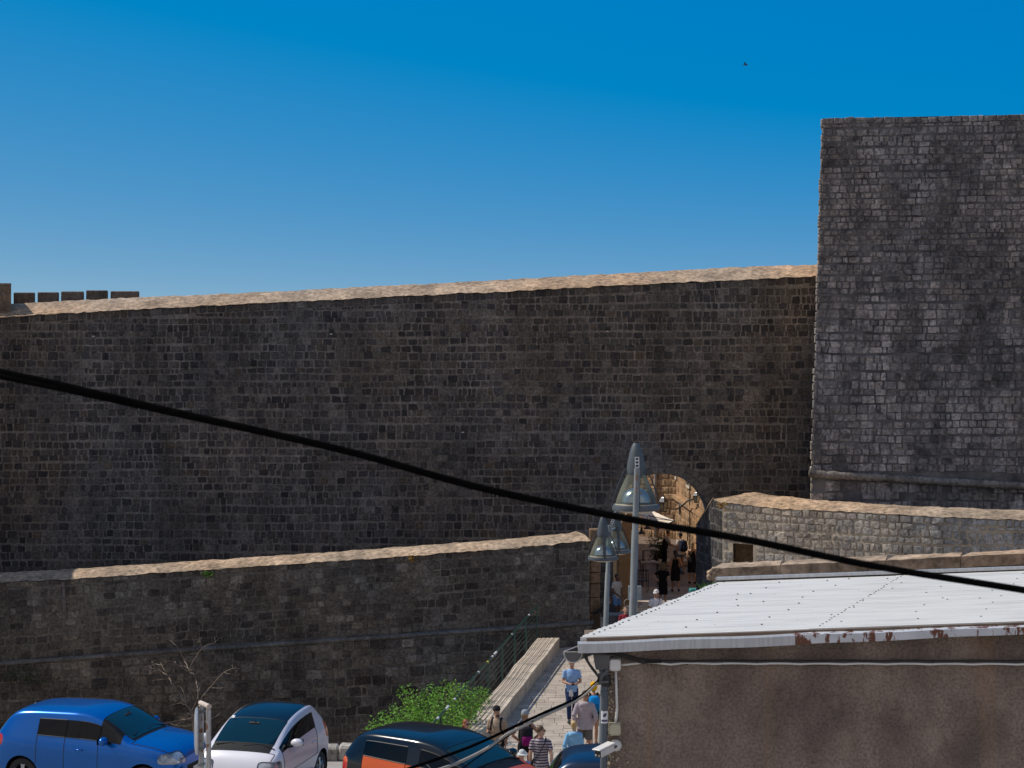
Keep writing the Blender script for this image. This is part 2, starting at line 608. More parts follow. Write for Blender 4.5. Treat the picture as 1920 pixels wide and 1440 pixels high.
# core with the arched opening
T = 1.3
def core(u0, u1, z0, n=12):
    for i in range(n):
        a, b = u0 + (u1 - u0) * i / n, u0 + (u1 - u0) * (i + 1) / n
        mb.prism([(a, YW, z0), (b, YW, z0), (b, YW, ft(b)), (a, YW, ft(a))], (0, T, 0), 0)
core(-26, GX - GR, -4, 16)
core(GX + GR, 13.5, -4, 5)
NA = 18
for i in range(NA):
    a0, a1 = math.pi - math.pi * i / NA, math.pi - math.pi * (i + 1) / NA
    p0 = (GX + GR * math.cos(a0), GZ + GR * math.sin(a0))
    p1 = (GX + GR * math.cos(a1), GZ + GR * math.sin(a1))
    mb.prism([(p0[0], YW, p0[1]), (p1[0], YW, p1[1]), (p1[0], YW, ft(p1[0])), (p0[0], YW, ft(p0[0]))], (0, T, 0), 0)
wall = thing('city_wall', 'high dark grey stone city wall with sunlit sloping top and arched gate', 'city wall', (0, YW, 0))
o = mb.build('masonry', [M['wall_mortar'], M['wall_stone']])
def reparent(o, root):
    o.parent = root
    o.matrix_parent_inverse = Matrix.Translation(root.location).inverted() if root.rotation_euler.z == 0 else root_matrix(root).inverted()
def root_matrix(root):
    return Matrix.Translation(root.location) @ Matrix.Rotation(root.rotation_euler.z, 4, 'Z')
reparent(o, wall)
mb = MB()
cap_strip(mb, lambda t: Vector((-24.5 + t * 37.3, YW - .05, ft(-24.5 + t * 37.3) + .02)),
          lambda t: Vector((-24.5 + t * 37.3, YR, interp(-24.5 + t * 37.3, REAR_TOP))), 300, 7, amp=.035, edge=.04)
# back of the parapet
mb.grid(lambda i, j: Vector((-24.5 + i * 37.3, YR + j * .02, interp(-24.5 + i * 37.3, REAR_TOP) - .03 - j * 1.6)), 40, 1)
o = mb.build('parapet', M['cap_stone'], smooth=True); reparent(o, wall)
mb = MB()
nv = 25
for i in range(nv):
    a0, a1 = math.pi * (i + .04) / nv, math.pi * (i + .96) / nv
    split = rng.random() < .55
    bands = [(GR + .015, GR + .22 + rng.uniform(0, .06)), (0, GR + .49)] if split else [(GR + .015, GR + .49 + rng.uniform(-.03, .03))]
    if split:
        bands[1] = (bands[0][1] + .02, GR + .49 + rng.uniform(-.03, .03))
    for r0, r1 in bands:
        am, rm = (a0 + a1) / 2, (r0 + r1) / 2
        n = rng.uniform(.02, .05)
        out, inn = [], []
        for a, r_ in ((a0, r0), (a1, r0), (a1, r1), (a0, r1)):
            out.append((GX + r_ * math.cos(a), YW + .02, GZ + r_ * math.sin(a)))
            a2, r2 = am + (a - am) * .86, rm + (r_ - rm) * .88
            inn.append((GX + r2 * math.cos(a2), YW - n, GZ + r2 * math.sin(a2)))
        mb.add(out + inn, [(4, 5, 6, 7)] + [(k, (k + 1) % 4, 4 + (k + 1) % 4, 4 + k) for k in range(4)], 0)
for sx in (-1, 1):
    z = -.2
    while z < GZ - .05:
        h = min(rng.uniform(.32, .5), GZ - z)
        wd = rng.choice((.26, .27, .25))
        x0 = GX + sx * (GR + .012 + wd / 2)
        mb.bbox((x0, YW + .1, z + h / 2), (wd - .02, .28 + rng.uniform(0, .03), h - .025), bev=.02)
        z += h
o = mb.build('gate_arch', M['voussoir']); reparent(o, wall)
# putlog holes with pale droppings
mb = MB()
for px, py in ((177, 626), (622, 622), (1140, 617), (869, 806)):
    p = at(px, py, YW)
    mb.box((p.x, YW - .03, p.z), (.16, .06, .14), m=0)
    mb.box((p.x - .02, YW - .045, p.z - .09), (.10, .05, .035), m=1)
o = mb.build('drain_hole', [M['dark_gap'], mat('lime', (.5, .5, .48))]); reparent(o, wall)

# ---- bastion on the right
D0 = 55.3
tdir = Vector((.993, -.115, 0)).normalized()
tnrm = Vector((-tdir.y, tdir.x, 0)) * -1      # towards the camera
if tnrm.y > 0: tnrm = -tnrm
ZT = 18.75
def tower_left(v):
    px = 1543 - (ZT - v) / (ZT - 6.46) * 21
    d = D0 + (v - 6.46) * .035
    return Vector(((px - 960) / F * d, d, v))
def Pt(u, v, n):
    return tower_left(v) + tdir * u + tnrm * n
mb = MB()
r5 = random.Random(8)
def tower_h(u):
    return ZT + .02 * math.sin(u * 1.3)
stones(mb, Pt, .0, 14.5, 12.6, tower_h, (.17, .27), (.18, .42), gap=.018, prot=(.0, .03), jit=.016, cap=.22, r=r5)
stones(mb, Pt, .0, 14.5, 6.45, lambda u: 12.6, (.22, .33), (.2, .5), gap=.02, prot=(.0, .035), jit=.018, r=r5)
stones(mb, Pt, .0, 14.5, .2, lambda u: 6.3 - u * .05, (.28, .4), (.3, .6), gap=.02, prot=(.0, .02), jit=.014, r=r5,
       excl=lambda u, v: v > 5.65 - u * .05 and math.sin(u * 7.3) * math.sin(u * 2.9 + 1) > .55)
# core, following the batter; left flank turns back just out of the camera's sight
for i in range(24):
    v0, v1 = -2 + (ZT + 2) * i / 24, -2 + (ZT + 2) * (i + 1) / 24
    q = []
    for v in (v0, v1):
        L_ = tower_left(v)
        q.append([L_, L_ + tdir * 15, L_ + tdir * 15 + Vector((1, 8, 0)), L_ + Vector((L_.x / L_.y * 8 + .10, 8, 0))])
    mb.add(q[0] + q[1], [(k, (k + 1) % 4, 4 + (k + 1) % 4, 4 + k) for k in range(4)] + ([(4, 5, 6, 7)] if i == 23 else []), 0)
bast = thing('bastion', 'tall grey stone bastion rising above the wall at the right edge', 'tower', (11, 57, 0))
o = mb.build('masonry', [M['tower_mortar'], M['tower_stone']]); reparent(o, bast)
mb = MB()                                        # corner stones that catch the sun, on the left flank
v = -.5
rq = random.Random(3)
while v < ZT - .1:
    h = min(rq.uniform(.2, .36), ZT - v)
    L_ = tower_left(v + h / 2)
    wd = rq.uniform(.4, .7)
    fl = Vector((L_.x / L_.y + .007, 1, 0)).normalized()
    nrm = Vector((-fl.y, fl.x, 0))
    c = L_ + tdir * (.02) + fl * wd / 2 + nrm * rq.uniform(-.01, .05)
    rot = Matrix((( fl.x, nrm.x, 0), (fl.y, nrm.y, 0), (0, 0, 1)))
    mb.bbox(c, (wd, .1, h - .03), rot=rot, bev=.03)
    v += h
for i in range(12):  # added warm pale sheet on the unseen flank, bounces sun onto the city wall
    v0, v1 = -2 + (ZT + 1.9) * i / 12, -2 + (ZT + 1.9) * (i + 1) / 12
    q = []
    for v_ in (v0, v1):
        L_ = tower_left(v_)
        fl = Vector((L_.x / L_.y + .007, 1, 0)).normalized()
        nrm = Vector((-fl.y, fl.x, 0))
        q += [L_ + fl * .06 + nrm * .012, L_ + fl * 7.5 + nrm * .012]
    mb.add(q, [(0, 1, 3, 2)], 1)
o = mb.build('corner_stones', [M['flank_stone'], mat('bounce_flank', (.58, .42, .27), (.66, .49, .33), scale=3, rough=.9)]); reparent(o, bast)
mb = MB()
pts, rad = [], []
for i in range(260):
    t = i / 259
    u = -.10 + t * 14.6
    v = 6.40 - .052 * u
    p = Pt(u, v, .10)
    p += Vector((0, nz((u, 3, 0), 4, .02), nz((u, 9, 0), 5, .025)))
    pts.append(p); rad.append(.135 + nz((u, 1, 7), 3, .03) + nz((u, 1, 7), 9, .04))
mb.tube(pts, rad, 10)
o = mb.build('cornice', M['pale_cornice'], smooth=True); reparent(o, bast)

# ---- outer wall in front of the city wall
YO = 55.0
SO = F / YO
OT = [((x - 960) / SO, CAMZ - (y - 720) / SO) for x, y in [(-260, 1108), (0, 1091), (100, 1087), (400, 1067), (700, 1047), (940, 1029), (1105, 1014)]]
OC = [((x - 960) / SO, CAMZ - (y - 720) / SO) for x, y in [(-260, 1262), (0, 1244), (400, 1215), (700, 1195.5), (1105, 1168)]]
ot = lambda u: interp(u, OT)
oc = lambda u: interp(u, OC)
def Po(u, v, n):
    return Vector((u, YO - n, v))
def Pob(u, v, n):
    return Vector((u, YO - .10 - n - (oc(u) - v) * .05, v))
mb = MB()
ro = random.Random(21)
# upper face: courses parallel to the string course
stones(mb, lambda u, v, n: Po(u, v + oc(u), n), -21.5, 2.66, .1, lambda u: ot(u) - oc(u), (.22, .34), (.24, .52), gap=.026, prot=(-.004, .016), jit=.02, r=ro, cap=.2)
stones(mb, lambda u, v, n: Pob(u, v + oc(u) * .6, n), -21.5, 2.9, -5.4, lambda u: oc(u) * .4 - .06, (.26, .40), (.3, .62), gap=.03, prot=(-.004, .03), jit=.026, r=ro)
for i in range(14):
    a, b = -22 + 24.66 * i / 14, -22 + 24.66 * (i + 1) / 14
    mb.prism([(a, YO, -5), (b, YO, -5), (b, YO, ot(b)), (a, YO, ot(a))], (0, 1.3, 0), 0)
    q = [[Pob(u, oc(u) - .03, 0), Pob(u, -6, 0)] for u in (a, b)]
    mb.add([q[0][0], q[1][0], q[1][1], q[0][1], q[0][0] + Vector((0, .2, 0)), q[1][0] + Vector((0, .2, 0))], [(0, 3, 2, 1), (0, 1, 5, 4)], 0)
outer = thing('outer_wall', 'lower weathered stone wall with string course, running left from the gate', 'wall', (0, YO, 0))
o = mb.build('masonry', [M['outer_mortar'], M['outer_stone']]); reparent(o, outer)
mb = MB()
cap_strip(mb, lambda t: Vector((-21.5 + t * 24.2, YO - .04, ot(-21.5 + t * 24.2) + .01)),
          lambda t: Vector((-21.5 + t * 24.2 + (0 if t < .97 else -(t - .97) / .03 * .45), YO + 1.25, ot(-21.5 + t * 24.2) + .20)), 220, 6, amp=.03, edge=.04, hump=.07)
mb.grid(lambda i, j: Vector((-21.5 + i * 23.7, YO + 1.25 + j * .02, ot(-21.5 + i * 23.7) + .18 - j * 1.2)), 30, 1)
o = mb.build('coping', M['cap_stone'], smooth=True); reparent(o, outer)
mb = MB()
pts, rad = [], []
for i in range(160):
    u = -21.5 + 24.3 * i / 159
    pts.append(Vector((u, YO - .06 + nz((u, 0, 0), 3, .02), oc(u) + nz((u, 5, 0), 4, .018))))
    rad.append((.115 + nz((u, 2, 9), 5, .02), .085 + nz((u, 8, 9), 5, .015)))
mb.tube(pts, rad, 10)
o = mb.build('string_course', M['string_stone'], smooth=True); reparent(o, outer)
mb = MB()                                        # the pale vertical joint far left
p0, p1 = at(119, 1092, YO), at(121, 1180, YO)
mb.tube([p0 + Vector((0, -.01, 0)), (p0 + p1) / 2 + Vector((.02, -.01, 0)), p1 + Vector((0, -.01, 0))], [.05, .07, .03], 6)
o = mb.build('pale_joint', M['wall_mortar']); reparent(o, outer)

# ---- flank wall right of the gate
FP = [(7.37, 56.0), (9.2, 54.63), (11, 53.28), (12, 52.53), (12.85, 51.92), (13.8, 51.47), (15, 51.25), (17, 51.1), (21, 51.05)]
flen = [0.0]
for a, b in zip(FP, FP[1:]):
    flen.append(flen[-1] + math.hypot(b[0] - a[0], b[1] - a[1]))
FZ = list(zip(flen, [5.36, 5.23, 5.24, 5.24, 5.235, 5.22, 5.19, 5.12, 5.0]))
def fpath(u):
    x = interp(u, list(zip(flen, [p[0] for p in FP])))
    y = interp(u, list(zip(flen, [p[1] for p in FP])))
    return Vector((x, y, 0))
def Pf(u, v, n):
    p = fpath(u)
    t = (fpath(u + .3) - fpath(u - .3)).normalized()
    nn = Vector((t.y, -t.x, 0))
    return Vector((p.x, p.y, v)) + nn * n
fz = lambda u: interp(u, FZ)
mb = MB()
rf = random.Random(17)
DU = (.41, 1.20)                                 # small doorway
dz = 3.95
stones(mb, Pf, .02, flen[-1], .6, fz, (.20, .31), (.2, .44), gap=.03, prot=(.005, .03), jit=.022, bulge=.014, r=rf, cap=.24,
       excl=lambda u, v: DU[0] - .1 < u < DU[1] + .1 and v < dz + .1)
us = [0, DU[0], DU[1]] + [DU[1] + (flen[-1] - DU[1]) * k / 14 for k in range(1, 15)]
for a, b in zip(us, us[1:]):
    z0 = dz if abs(a - DU[0]) < .01 else -.5
    A, B = Pf(a, 0, 0), Pf(b, 0, 0)
    mb.prism([(A.x, A.y, z0), (B.x, B.y, z0), (B.x, B.y, fz(b)), (A.x, A.y, fz(a))], (.15, .9, 0), 0)
A, B = Pf(DU[0], 0, -.8), Pf(DU[1], 0, -.8)      # dark back of the doorway
mb.add([(A.x - .3, A.y, -.5), (B.x + .3, B.y, -.5), (B.x + .3, B.y, dz + .1), (A.x - .3, A.y, dz + .1)], [(0, 1, 2, 3)], 2)
# end wall turned to the gate
e0, e1 = Vector((7.37, 56, 0)), Vector((6.9, 59.95, 0))
ed = (e1 - e0).normalized()
en = Vector((-ed.y, ed.x, 0))
el = (e1 - e0).length
def Pe(u, v, n):
    p = e0 + ed * u
    return Vector((p.x, p.y, v)) + en * n
ez = lambda u: interp(u, [(0, 5.34), (1.35, 5.36), (el, 4.15)])
stones(mb, Pe, .02, el, -.2, ez, (.24, .36), (.25, .5), gap=.025, prot=(0, .014), jit=.016, m=3, r=rf)
for k in range(6):
    a, b = el * k / 6, el * (k + 1) / 6
    A, B = e0 + ed * a, e0 + ed * b
    mb.prism([(A.x, A.y, -.5), (B.x, B.y, -.5), (B.x, B.y, ez(b)), (A.x, A.y, ez(a))], (.35, .02, 0), 4)
flank = thing('flank_wall', 'curved rough stone wall with sunlit face right of the gate', 'wall', (7.4, 56, 0))
o = mb.build('masonry', [M['flank_mortar'], M['flank_stone'], M['warm_brown'], M['wall_stone'], M['wall_mortar']]); reparent(o, flank)
mb = MB()
RZ = [(0, 5.65), (2.5, 5.52), (5, 5.45), (8, 5.43), (9.5, 5.40), (14, 5.28)]
def frear(t):
    u = t * flen[-1]
    p = Pf(u, interp(u, RZ), -1.35)
    if u < 1.0:
        p.x += (1.0 - u) * .5
    return p
cap_strip(mb, lambda t: Pf(t * flen[-1], fz(t * flen[-1]) + .02, .03), frear, 120, 6, amp=.03, edge=.03, hump=.07)
fr0, re0 = Pf(0, 5.36, .03), frear(0)
tri = [fr0, re0, Vector((7.23, 57.3, 5.38))]
mb.add([tri[0], tri[1], tri[2], tri[0] + Vector((.1, .1, -.3)), tri[1] + Vector((0, .1, -.5)), tri[2] + Vector((.1, 0, -.3))], [(0, 1, 2), (1, 4, 5, 2), (0, 2, 5, 3)], 0)
o = mb.build('coping', M['cap_stone'], smooth=True); reparent(o, flank)
mb = MB()
mb.tube([Pe(1.3, 5.40, .02), Pe(2.2, 4.98, .02), Pe(el - .1, 4.22, .02)], [.035, .03, .03], 6)
o = mb.build('raking_edge', M['cap_stone']); reparent(o, flank)

# ---- pier, warm bounced light put into its stone colour, and timber door leaf
mb = MB()
z = -.3
rp = random.Random(4)
while z < 4.0:
    h = rp.uniform(.35, .6)
    mb.bbox((2.90 + rp.uniform(-.01, .01), 56.1, z + h / 2), (.36, .6, h - .02), bev=.03)
    z += h
o = tag(mb.build('gate_pier', M['warm_brown']), 'narrow stone pier, tinted brown as by bounced light, ending the lower wall beside the lamp post', 'pier')
# ---------------------------------------------------------------- ground, street, ramp
def ramp_z(d):
    return interp(d, [(30, 0.0), (44, 0.0), (54.2, .467), (60, .76), (70, 1.26), (95, 2.4)])
mb = MB()
mb.add([(-600, -400, -5), (600, -400, -5), (600, 900, -5), (-600, 900, -5)], [(0, 1, 2, 3)])
struct(mb.build('ground', M['soil']))
mb = MB()                                        # car-park street, and its slope down to the ramp
mb.prism([(-60, -30, 2.1), (-.9, -30, 2.1), (-.9, 31.9, 2.1), (-60, 31.9, 2.1)], (0, 0, -7.6))
def slope(i, j):
    x, y = -.9 + i * 60, -30 + j * 66
    z = interp(y, [(-30, 2.1), (27.6, 2.1), (28.4, 2.0), (35.4, .06), (36, 0.0)])
    return Vector((x, y, z))
mb.grid(slope, 4, 66)
struct(mb.build('street', M['asphalt']))
# paved ramp: individual flagstones over a bed
def ramp_edge(d):
    """x of the ramp's left edge (right foot of the stone parapet)"""
    t = (54.2 - d) / 12.7
    return 1.66 - t * 2.42
mb = MB()
def bed(i, j):
    d = 35.6 + 28.4 * j
    x0 = ramp_edge(max(d, 41)) - .3 if d < 54.6 else 2.2
    xr_ = 13.5 if d < 52.2 else 8.2
    return Vector((x0 + (xr_ - x0) * i, d, ramp_z(d) - .012))
mb.grid(bed, 4, 60, 0)
rr = random.Random(2)
d = 34.0
while d < 66:
    dl = rr.uniform(.24, .36)
    x = -3 + rr.uniform(0, .5)
    while x < (13.5 if d < 52.2 else 8.2):
        wd = rr.uniform(.3, .62)
        a, b, c, e = x + .008, x + wd - .008, d + .008, d + dl - .008
        za, zb_ = ramp_z(c) + rr.uniform(0, .006), ramp_z(e) + rr.uniform(0, .006)
        if (d < 54.4 and b < ramp_edge(max(d, 41)) - .1) or (d >= 54.4 and b < 2.9):
            x += wd
            continue
        mb.add([(a, c, za), (b, c, za), (b, e, zb_), (a, e, zb_)], [(0, 1, 2, 3)], 1)
        x += wd
    d += dl
struct(mb.build('ramp', [mat('paving_joint', (.24, .205, .17), (.30, .26, .22), scale=6), M['paving']]))
mb = MB()
mb.grid(lambda i, j: Vector((2.5 + 9 * i, 64 + 40 * j, ramp_z(64 + 40 * j) - .004)), 4, 30, 0)
d = 64.0
struct(mb.build('lane', mat('lane_paving', (.15, .105, .08), (.21, .155, .12), scale=2.5, rough=.5, bump=.3, bscale=9)))
mb = MB()
mb.prism([(-1.25, 41.2, -.2), (1.0, 54.0, -.1), (13, 54.0, -.1), (13, 36, -.2), (-1.25, 36, -.2)], (0, 0, -5))
struct(mb.build('ramp_bank', M['outer_mortar']))

# ---- low stone parapet with grooved top along the left side of the ramp
mb = MB()
pr = random.Random(9)
def bench_pt(t, w_, z):
    """t 0 far .. 1 near, w_ 0 left .. 1 right, z above the top"""
    d = 54.2 - 12.9 * t
    xl = .85 - 2.34 * t * 12.9 / 12.7
    wd = .79 - .06 * t
    wob = .03 * math.sin(t * 16) + .02 * math.sin(t * 31 + 1)
    return Vector((xl + w_ * wd + wob * (1 - w_) * .5, d - .02 + w_ * .16, ramp_z(d) + .43 + z + .018 * math.sin(t * 21)))
cuts = [0, .185, .37, .555, .74, 1.0]
for k in range(5):
    t = 0.0
    while t < 1.1:
        dt = min((.085, .11, .095, .12)[int(t * 37) % 4], 1.101 - t)
        a, b = t + .0006, t + dt - .0006
        w0, w1 = cuts[k] + .02, cuts[k + 1] - .02
        dz_ = pr.uniform(-.003, .003)
        q = [bench_pt(a, w0, dz_), bench_pt(a, w1, dz_), bench_pt(b, w1, dz_), bench_pt(b, w0, dz_)]
        mb.add(q + [p - Vector((0, 0, .13)) for p in q], [(0, 3, 2, 1), (0, 1, 5, 4), (1, 2, 6, 5), (2, 3, 7, 6), (3, 0, 4, 7)], 0)
        t += dt
t = 0.0
while t < 1.1:                                   # side blocks below
    dt = min(pr.uniform(.02, .045), 1.101 - t)
    a, b = t + .0012, t + dt - .0012
    o_ = pr.uniform(.95, .985)
    q = [bench_pt(a, .03, -.1), bench_pt(a, o_, -.1), bench_pt(b, o_, -.1), bench_pt(b, .03, -.1)]
    mb.add(q + [p - Vector((0, 0, .45)) for p in q], [(0, 1, 5, 4), (1, 2, 6, 5), (2, 3, 7, 6), (3, 0, 4, 7)], 0)
    t += dt
for i in range(24):
    a, b = i / 22, (i + 1) / 22
    q = [bench_pt(a, .05, -.055), bench_pt(a, .94, -.055), bench_pt(b, .94, -.055), bench_pt(b, .05, -.055)]
    mb.add(q + [p - Vector((0, 0, 5.0)) for p in q], [(0, 3, 2, 1), (0, 1, 5, 4), (1, 2, 6, 5), (2, 3, 7, 6), (3, 0, 4, 7)], 1)
tag(mb.build('ramp_parapet', [M['kerb_stone'], M['dark_gap']]), 'low pale stone parapet with long grooves beside the paved ramp', 'parapet')

# ---- green railing
M['green_paint'] = mat('green_paint', (.008, .048, .038), (.012, .062, .05), scale=8, rough=.35, coat=.3)
M['wire'] = mat('wire', (.05, .085, .075), rough=.4, metal=.3)
def rail_base(t):
    d = 54.2 - 12.7 * t
    return Vector((.79 - 2.34 * t, d, 0))
def rail_top(t):
    p = rail_base(t)
    p.z = 1.91 - .66 * t
    return p
root = thing('railing', 'green metal handrail with thin wires climbing beside the ramp', 'railing', rail_base(0))
mb = MB()
mb.tube([rail_top(-.005 + 1.33 * k / 20) for k in range(21)], .03, 8)
o = mb.build('handrail', M['green_paint'], smooth=True); reparent(o, root)
for px in (1007, 986.5, 965, 941.7, 915.6, 888.5, 858, 826):
    k = (px - 960) / F
    t = (.79 - k * 54.2) / (2.34 - k * 12.7)
    p, q = rail_base(t), rail_top(t)
    p.z = q.z - 1.18 - .25 * max(0, t - .9) * 4
    mb = MB()
    mb.tube([p, q], .028, 8)
    mb.lathe(q + Vector((0, 0, -.03)), [(.036, 0), (.036, .05)], 8)
    o = mb.build('post', M['green_paint'], smooth=True, sharp=40); reparent(o, root)
for h in (.2, .36, .52, .68, .84):
    mb = MB()
    mb.tube([rail_top(1.3 * k / 12) - Vector((0, 0, h)) for k in range(13)], .0085, 5)
    o = mb.build('wire', M['wire']); reparent(o, root)
M['sticker_white'] = mat('sticker_white', (.75, .75, .75), (.6, .6, .62), scale=30, rough=.4)
M['sticker_yellow'] = mat('sticker_yellow', (.75, .6, .05), rough=.4)
for t, m_, l in ((.10, 0, .012), (.34, 0, .006), (.55, 0, .03), (.585, 0, .012), (.64, 1, .01), (.74, 0, .008), (.98, 0, .012), (1.05, 0, .03), (1.13, 0, .014)):
    mb = MB()
    mb.tube([rail_top(t - l / 2), rail_top(t + l / 2)], .033, 8)
    o = mb.build('sticker', [M['sticker_white'], M['sticker_yellow']][m_]); reparent(o, root)

# ---- low parapet at the back of the car park
mb = MB()
rl = random.Random(6)
x = -16.0
while x < -1.0:
    wd = rl.uniform(.5, .9)
    mb.bbox((x + wd / 2, 31.6 + rl.uniform(-.03, .03), 2.1 + .10 + rl.uniform(-.03, .03)), (wd - .01, .38, .30), rot=Matrix.Rotation(rl.uniform(-.03, .03), 3, 'Y'), bev=.04, m=0)
    x += wd
mb.box((-8.5, 31.6, -1.5), (15.2, .36, 7.4), m=1)
tag(mb.build('street_parapet', [M['flank_stone'], M['outer_mortar']]), 'low rough stone kerb wall behind the parked cars', 'parapet')

# ---------------------------------------------------------------- the lane behind the gate
M['iron'] = mat('iron', (.012, .012, .013), (.02, .02, .02), scale=20, rough=.5)
M['grey_pipe'] = mat('grey_pipe', (.24, .235, .23), (.30, .29, .28), scale=6, rough=.5)
M['pale_trim'] = mat('pale_trim', (.55, .48, .38), (.62, .55, .44), scale=4, rough=.8, bump=.2)
M['wood_dark'] = mat('wood_dark', (.085, .05, .028), (.14, .085, .05), scale=3, rough=.7, bump=.3, stretch=(6, 6, .6))
M['wood_mid'] = mat('wood_mid', (.20, .125, .065), (.28, .18, .10), scale=3, rough=.75, bump=.4, stretch=(7, 7, .5))

# timber door leaf, opened back along the passage
mb = MB()
dl0, dl1 = Vector((4.05, 60.9, .8)), Vector((4.75, 63.2, .95))
dd = (dl1 - dl0); dd.z = 0
for k in range(7):
    a, b = dl0 + dd * (k / 7 + .008), dl0 + dd * ((k + 1) / 7 - .008)
    mb.prism([(a.x, a.y, .75), (b.x, b.y, .8), (b.x, b.y, 4.1 + .5 * math.sin(k / 6 * 1.4)), (a.x, a.y, 4.1 + .5 * math.sin(max(k - 1, 0) / 6 * 1.4))], (-.07, .03, 0), 0)
for z in (1.3, 2.6, 3.7):
    a, b = dl0 + dd * .02, dl0 + dd * .98
    mb.prism([(a.x, a.y - .02, z), (b.x, b.y - .02, z), (b.x, b.y - .02, z + .14), (a.x, a.y - .02, z + .14)], (.03, -.01, 0), 0)
tag(mb.build('gate_door', M['wood_mid']), 'brown plank door leaf standing open inside the gate', 'door')

# right hand house: long facade catching the sun
fa, fb = Vector((7.95, 62.6, 0)), Vector((8.35, 88, 0))
def Pr(u, v, n):
    p = fa.lerp(fb, u / 25.4)
    return Vector((p.x - n, p.y, v))
house = thing('stone_house', 'sunlit orange stone house front lining the lane inside the gate', 'house', (8, 63, 0))
mb = MB()
mb.prism([(fa.x, fa.y, -.5), (fb.x, fb.y, -.5), (fb.x, fb.y, 8.6), (fa.x, fa.y, 8.6)], (5, 0, 0), 0)
for z, d in ((3.9, .05),):
    mb.box((8.1, 75, z), (.2, 24, .18), m=0)
stones(mb, Pr, .2, 25, 1.0, lambda u: 8.4, (.28, .42), (.35, .85), gap=.03, prot=(.0, .03), jit=.03, m=1, bulge=.025, r=random.Random(52),
       excl=lambda u, v: abs(v - 3.9) < .25 or any(abs(u - q) < .9 and 4.5 < v < 6.8 for q in (4.0, 10.5, 17.5)) or noise.noise(Vector((u * .35, v * .5, 3))) > .18)
o = mb.build('wall', [M['city_plaster'], M['city_stone']]); reparent(o, house)
for u in (4.0, 10.5, 17.5):                         # stone-framed windows with shutters
    mb = MB()
    mb.box(Pr(u, 5.65, .04), (.1, 1.3, 1.8))
    o = mb.build('window_surround', M['pale_trim']); reparent(o, house)
for u in (4.0, 10.5, 17.5):
    mb = MB()
    mb.box(Pr(u, 5.65, .10), (.05, .95, 1.45))
    for k in range(12):
        mb.box(Pr(u, 5.0 + k * .118, .135), (.03, .9, .07))
    o = mb.build('shutter', M['wood_dark']); reparent(o, house)
mb = MB()
mb.tube([Pr(1.9, 1.0, .10), Pr(1.9, 8.3, .10)], .07, 8)
mb.tube([Pr(.7, 1.0, .14), Pr(.7, 2.5, .14), Pr(.7, 3.6, .14)], .05, 8)
o = mb.build('drainpipe', M['pale_trim'], smooth=True); reparent(o, house)

# house across the end of the lane
back = thing('end_house', 'rough orange stone house closing the far end of the lane', 'house', (6, 86, 0))
mb = MB()
def Pk(u, v, n):
    return Vector((u, 86 - n, v))
def Pk2(u, v, n):
    return Vector((5.2 + u * .78 - n * .6, 82.5 - u * .62 - n * .8, v))
mb.prism([(5.2, 82.5, -.5), (8.3, 80.04, -.5), (8.3, 80.04, 9), (5.2, 82.5, 9)], (2, 4, 0), 0)
stones(mb, Pk2, 0, 3.9, 1.4, lambda u: 8.5, (.3, .45), (.35, .8), gap=.03, prot=(0, .03), m=1, bulge=.03, r=random.Random(31))
o = mb.build('wall', [M['city_plaster'], M['city_stone']]); reparent(o, back)
mb = MB()
mb.tube([Pk2(2.7, 1.6, .09), Pk2(2.7, 8.8, .09)], .085, 8)
o = mb.build('drainpipe', M['grey_pipe'], smooth=True); reparent(o, back)
mb = MB()
mb.box(Pk2(1.5, 5.6, .0), (1.0, .16, 1.5), rot=rotz(math.atan2(-.62, .78)))
o = mb.build('window', M['wood_dark']); reparent(o, back)

# left hand house, in shade, with an arched doorway
left = thing('shaded_house', 'pale plastered house in shade behind the cafe tables', 'house', (5, 70, 0))
mb = MB()
la, lb = Vector((4.55, 64.5, 0)), Vector((5.15, 79.0, 0))
mb.prism([(la.x, la.y, -.5), (lb.x, lb.y, -.5), (lb.x, lb.y, 5.5), (la.x, la.y, 5.5)], (-6, 0, 0), 0)
o = mb.build('wall', M['pale_trim']); reparent(o, left)
mb = MB()
pz = 74.0
prof = []
cx = 5.02
for k in range(9):
    a = math.pi * k / 8
    prof.append((cx, pz + .55 * math.cos(a), 2.9 + .55 * math.sin(a)))
prof = [(cx, pz + .55, .9)] + prof + [(cx, pz - .55, .9)]
mb.prism(prof, (.04, 0, 0), 0)
o = mb.build('door', M['wood_dark']); reparent(o, left)
mb = MB()
for k in range(10):
    a, b = prof[k], prof[k + 1]
    mb.tube([Vector(a) + Vector((.04, 0, 0)), Vector(b) + Vector((.04, 0, 0))], .09, 6)
o = mb.build('door_surround', M['pale_trim']); reparent(o, left)

# awning over the tables
aw = thing('awning', 'pale cafe awning catching the sun above the tables in the lane', 'awning', (6, 70, 0))
mb = MB()
c0, c1, c2, c3 = at(1196, 963, 72), at(1226, 958, 72), at(1266, 976, 70), at(1236, 990, 70)
def awf(i, j):
    p = c0.lerp(c3, i).lerp(c1.lerp(c2, i), j)
    p.z -= .05 * math.sin(math.pi * i) + .02 * math.sin(i * 20)
    return p
mb.grid(awf, 12, 6)
mb.add([tuple(p - Vector((0, 0, .03))) for p in (c0, c1, c2, c3)], [(0, 1, 2, 3)])
mb.add([c3, c2, c2 - Vector((0, 0, .22)), c3 - Vector((0, 0, .22)), c3 + Vector((0, .02, 0)), c2 + Vector((0, .02, 0)), c2 + Vector((0, .02, -.22)), c3 + Vector((0, .02, -.22))], [(0, 1, 2, 3), (4, 7, 6, 5)])
o = mb.build('canvas', mat('awning_canvas', (.72, .62, .5), (.78, .69, .57), scale=3, rough=.9)); reparent(o, aw)
mb = MB()
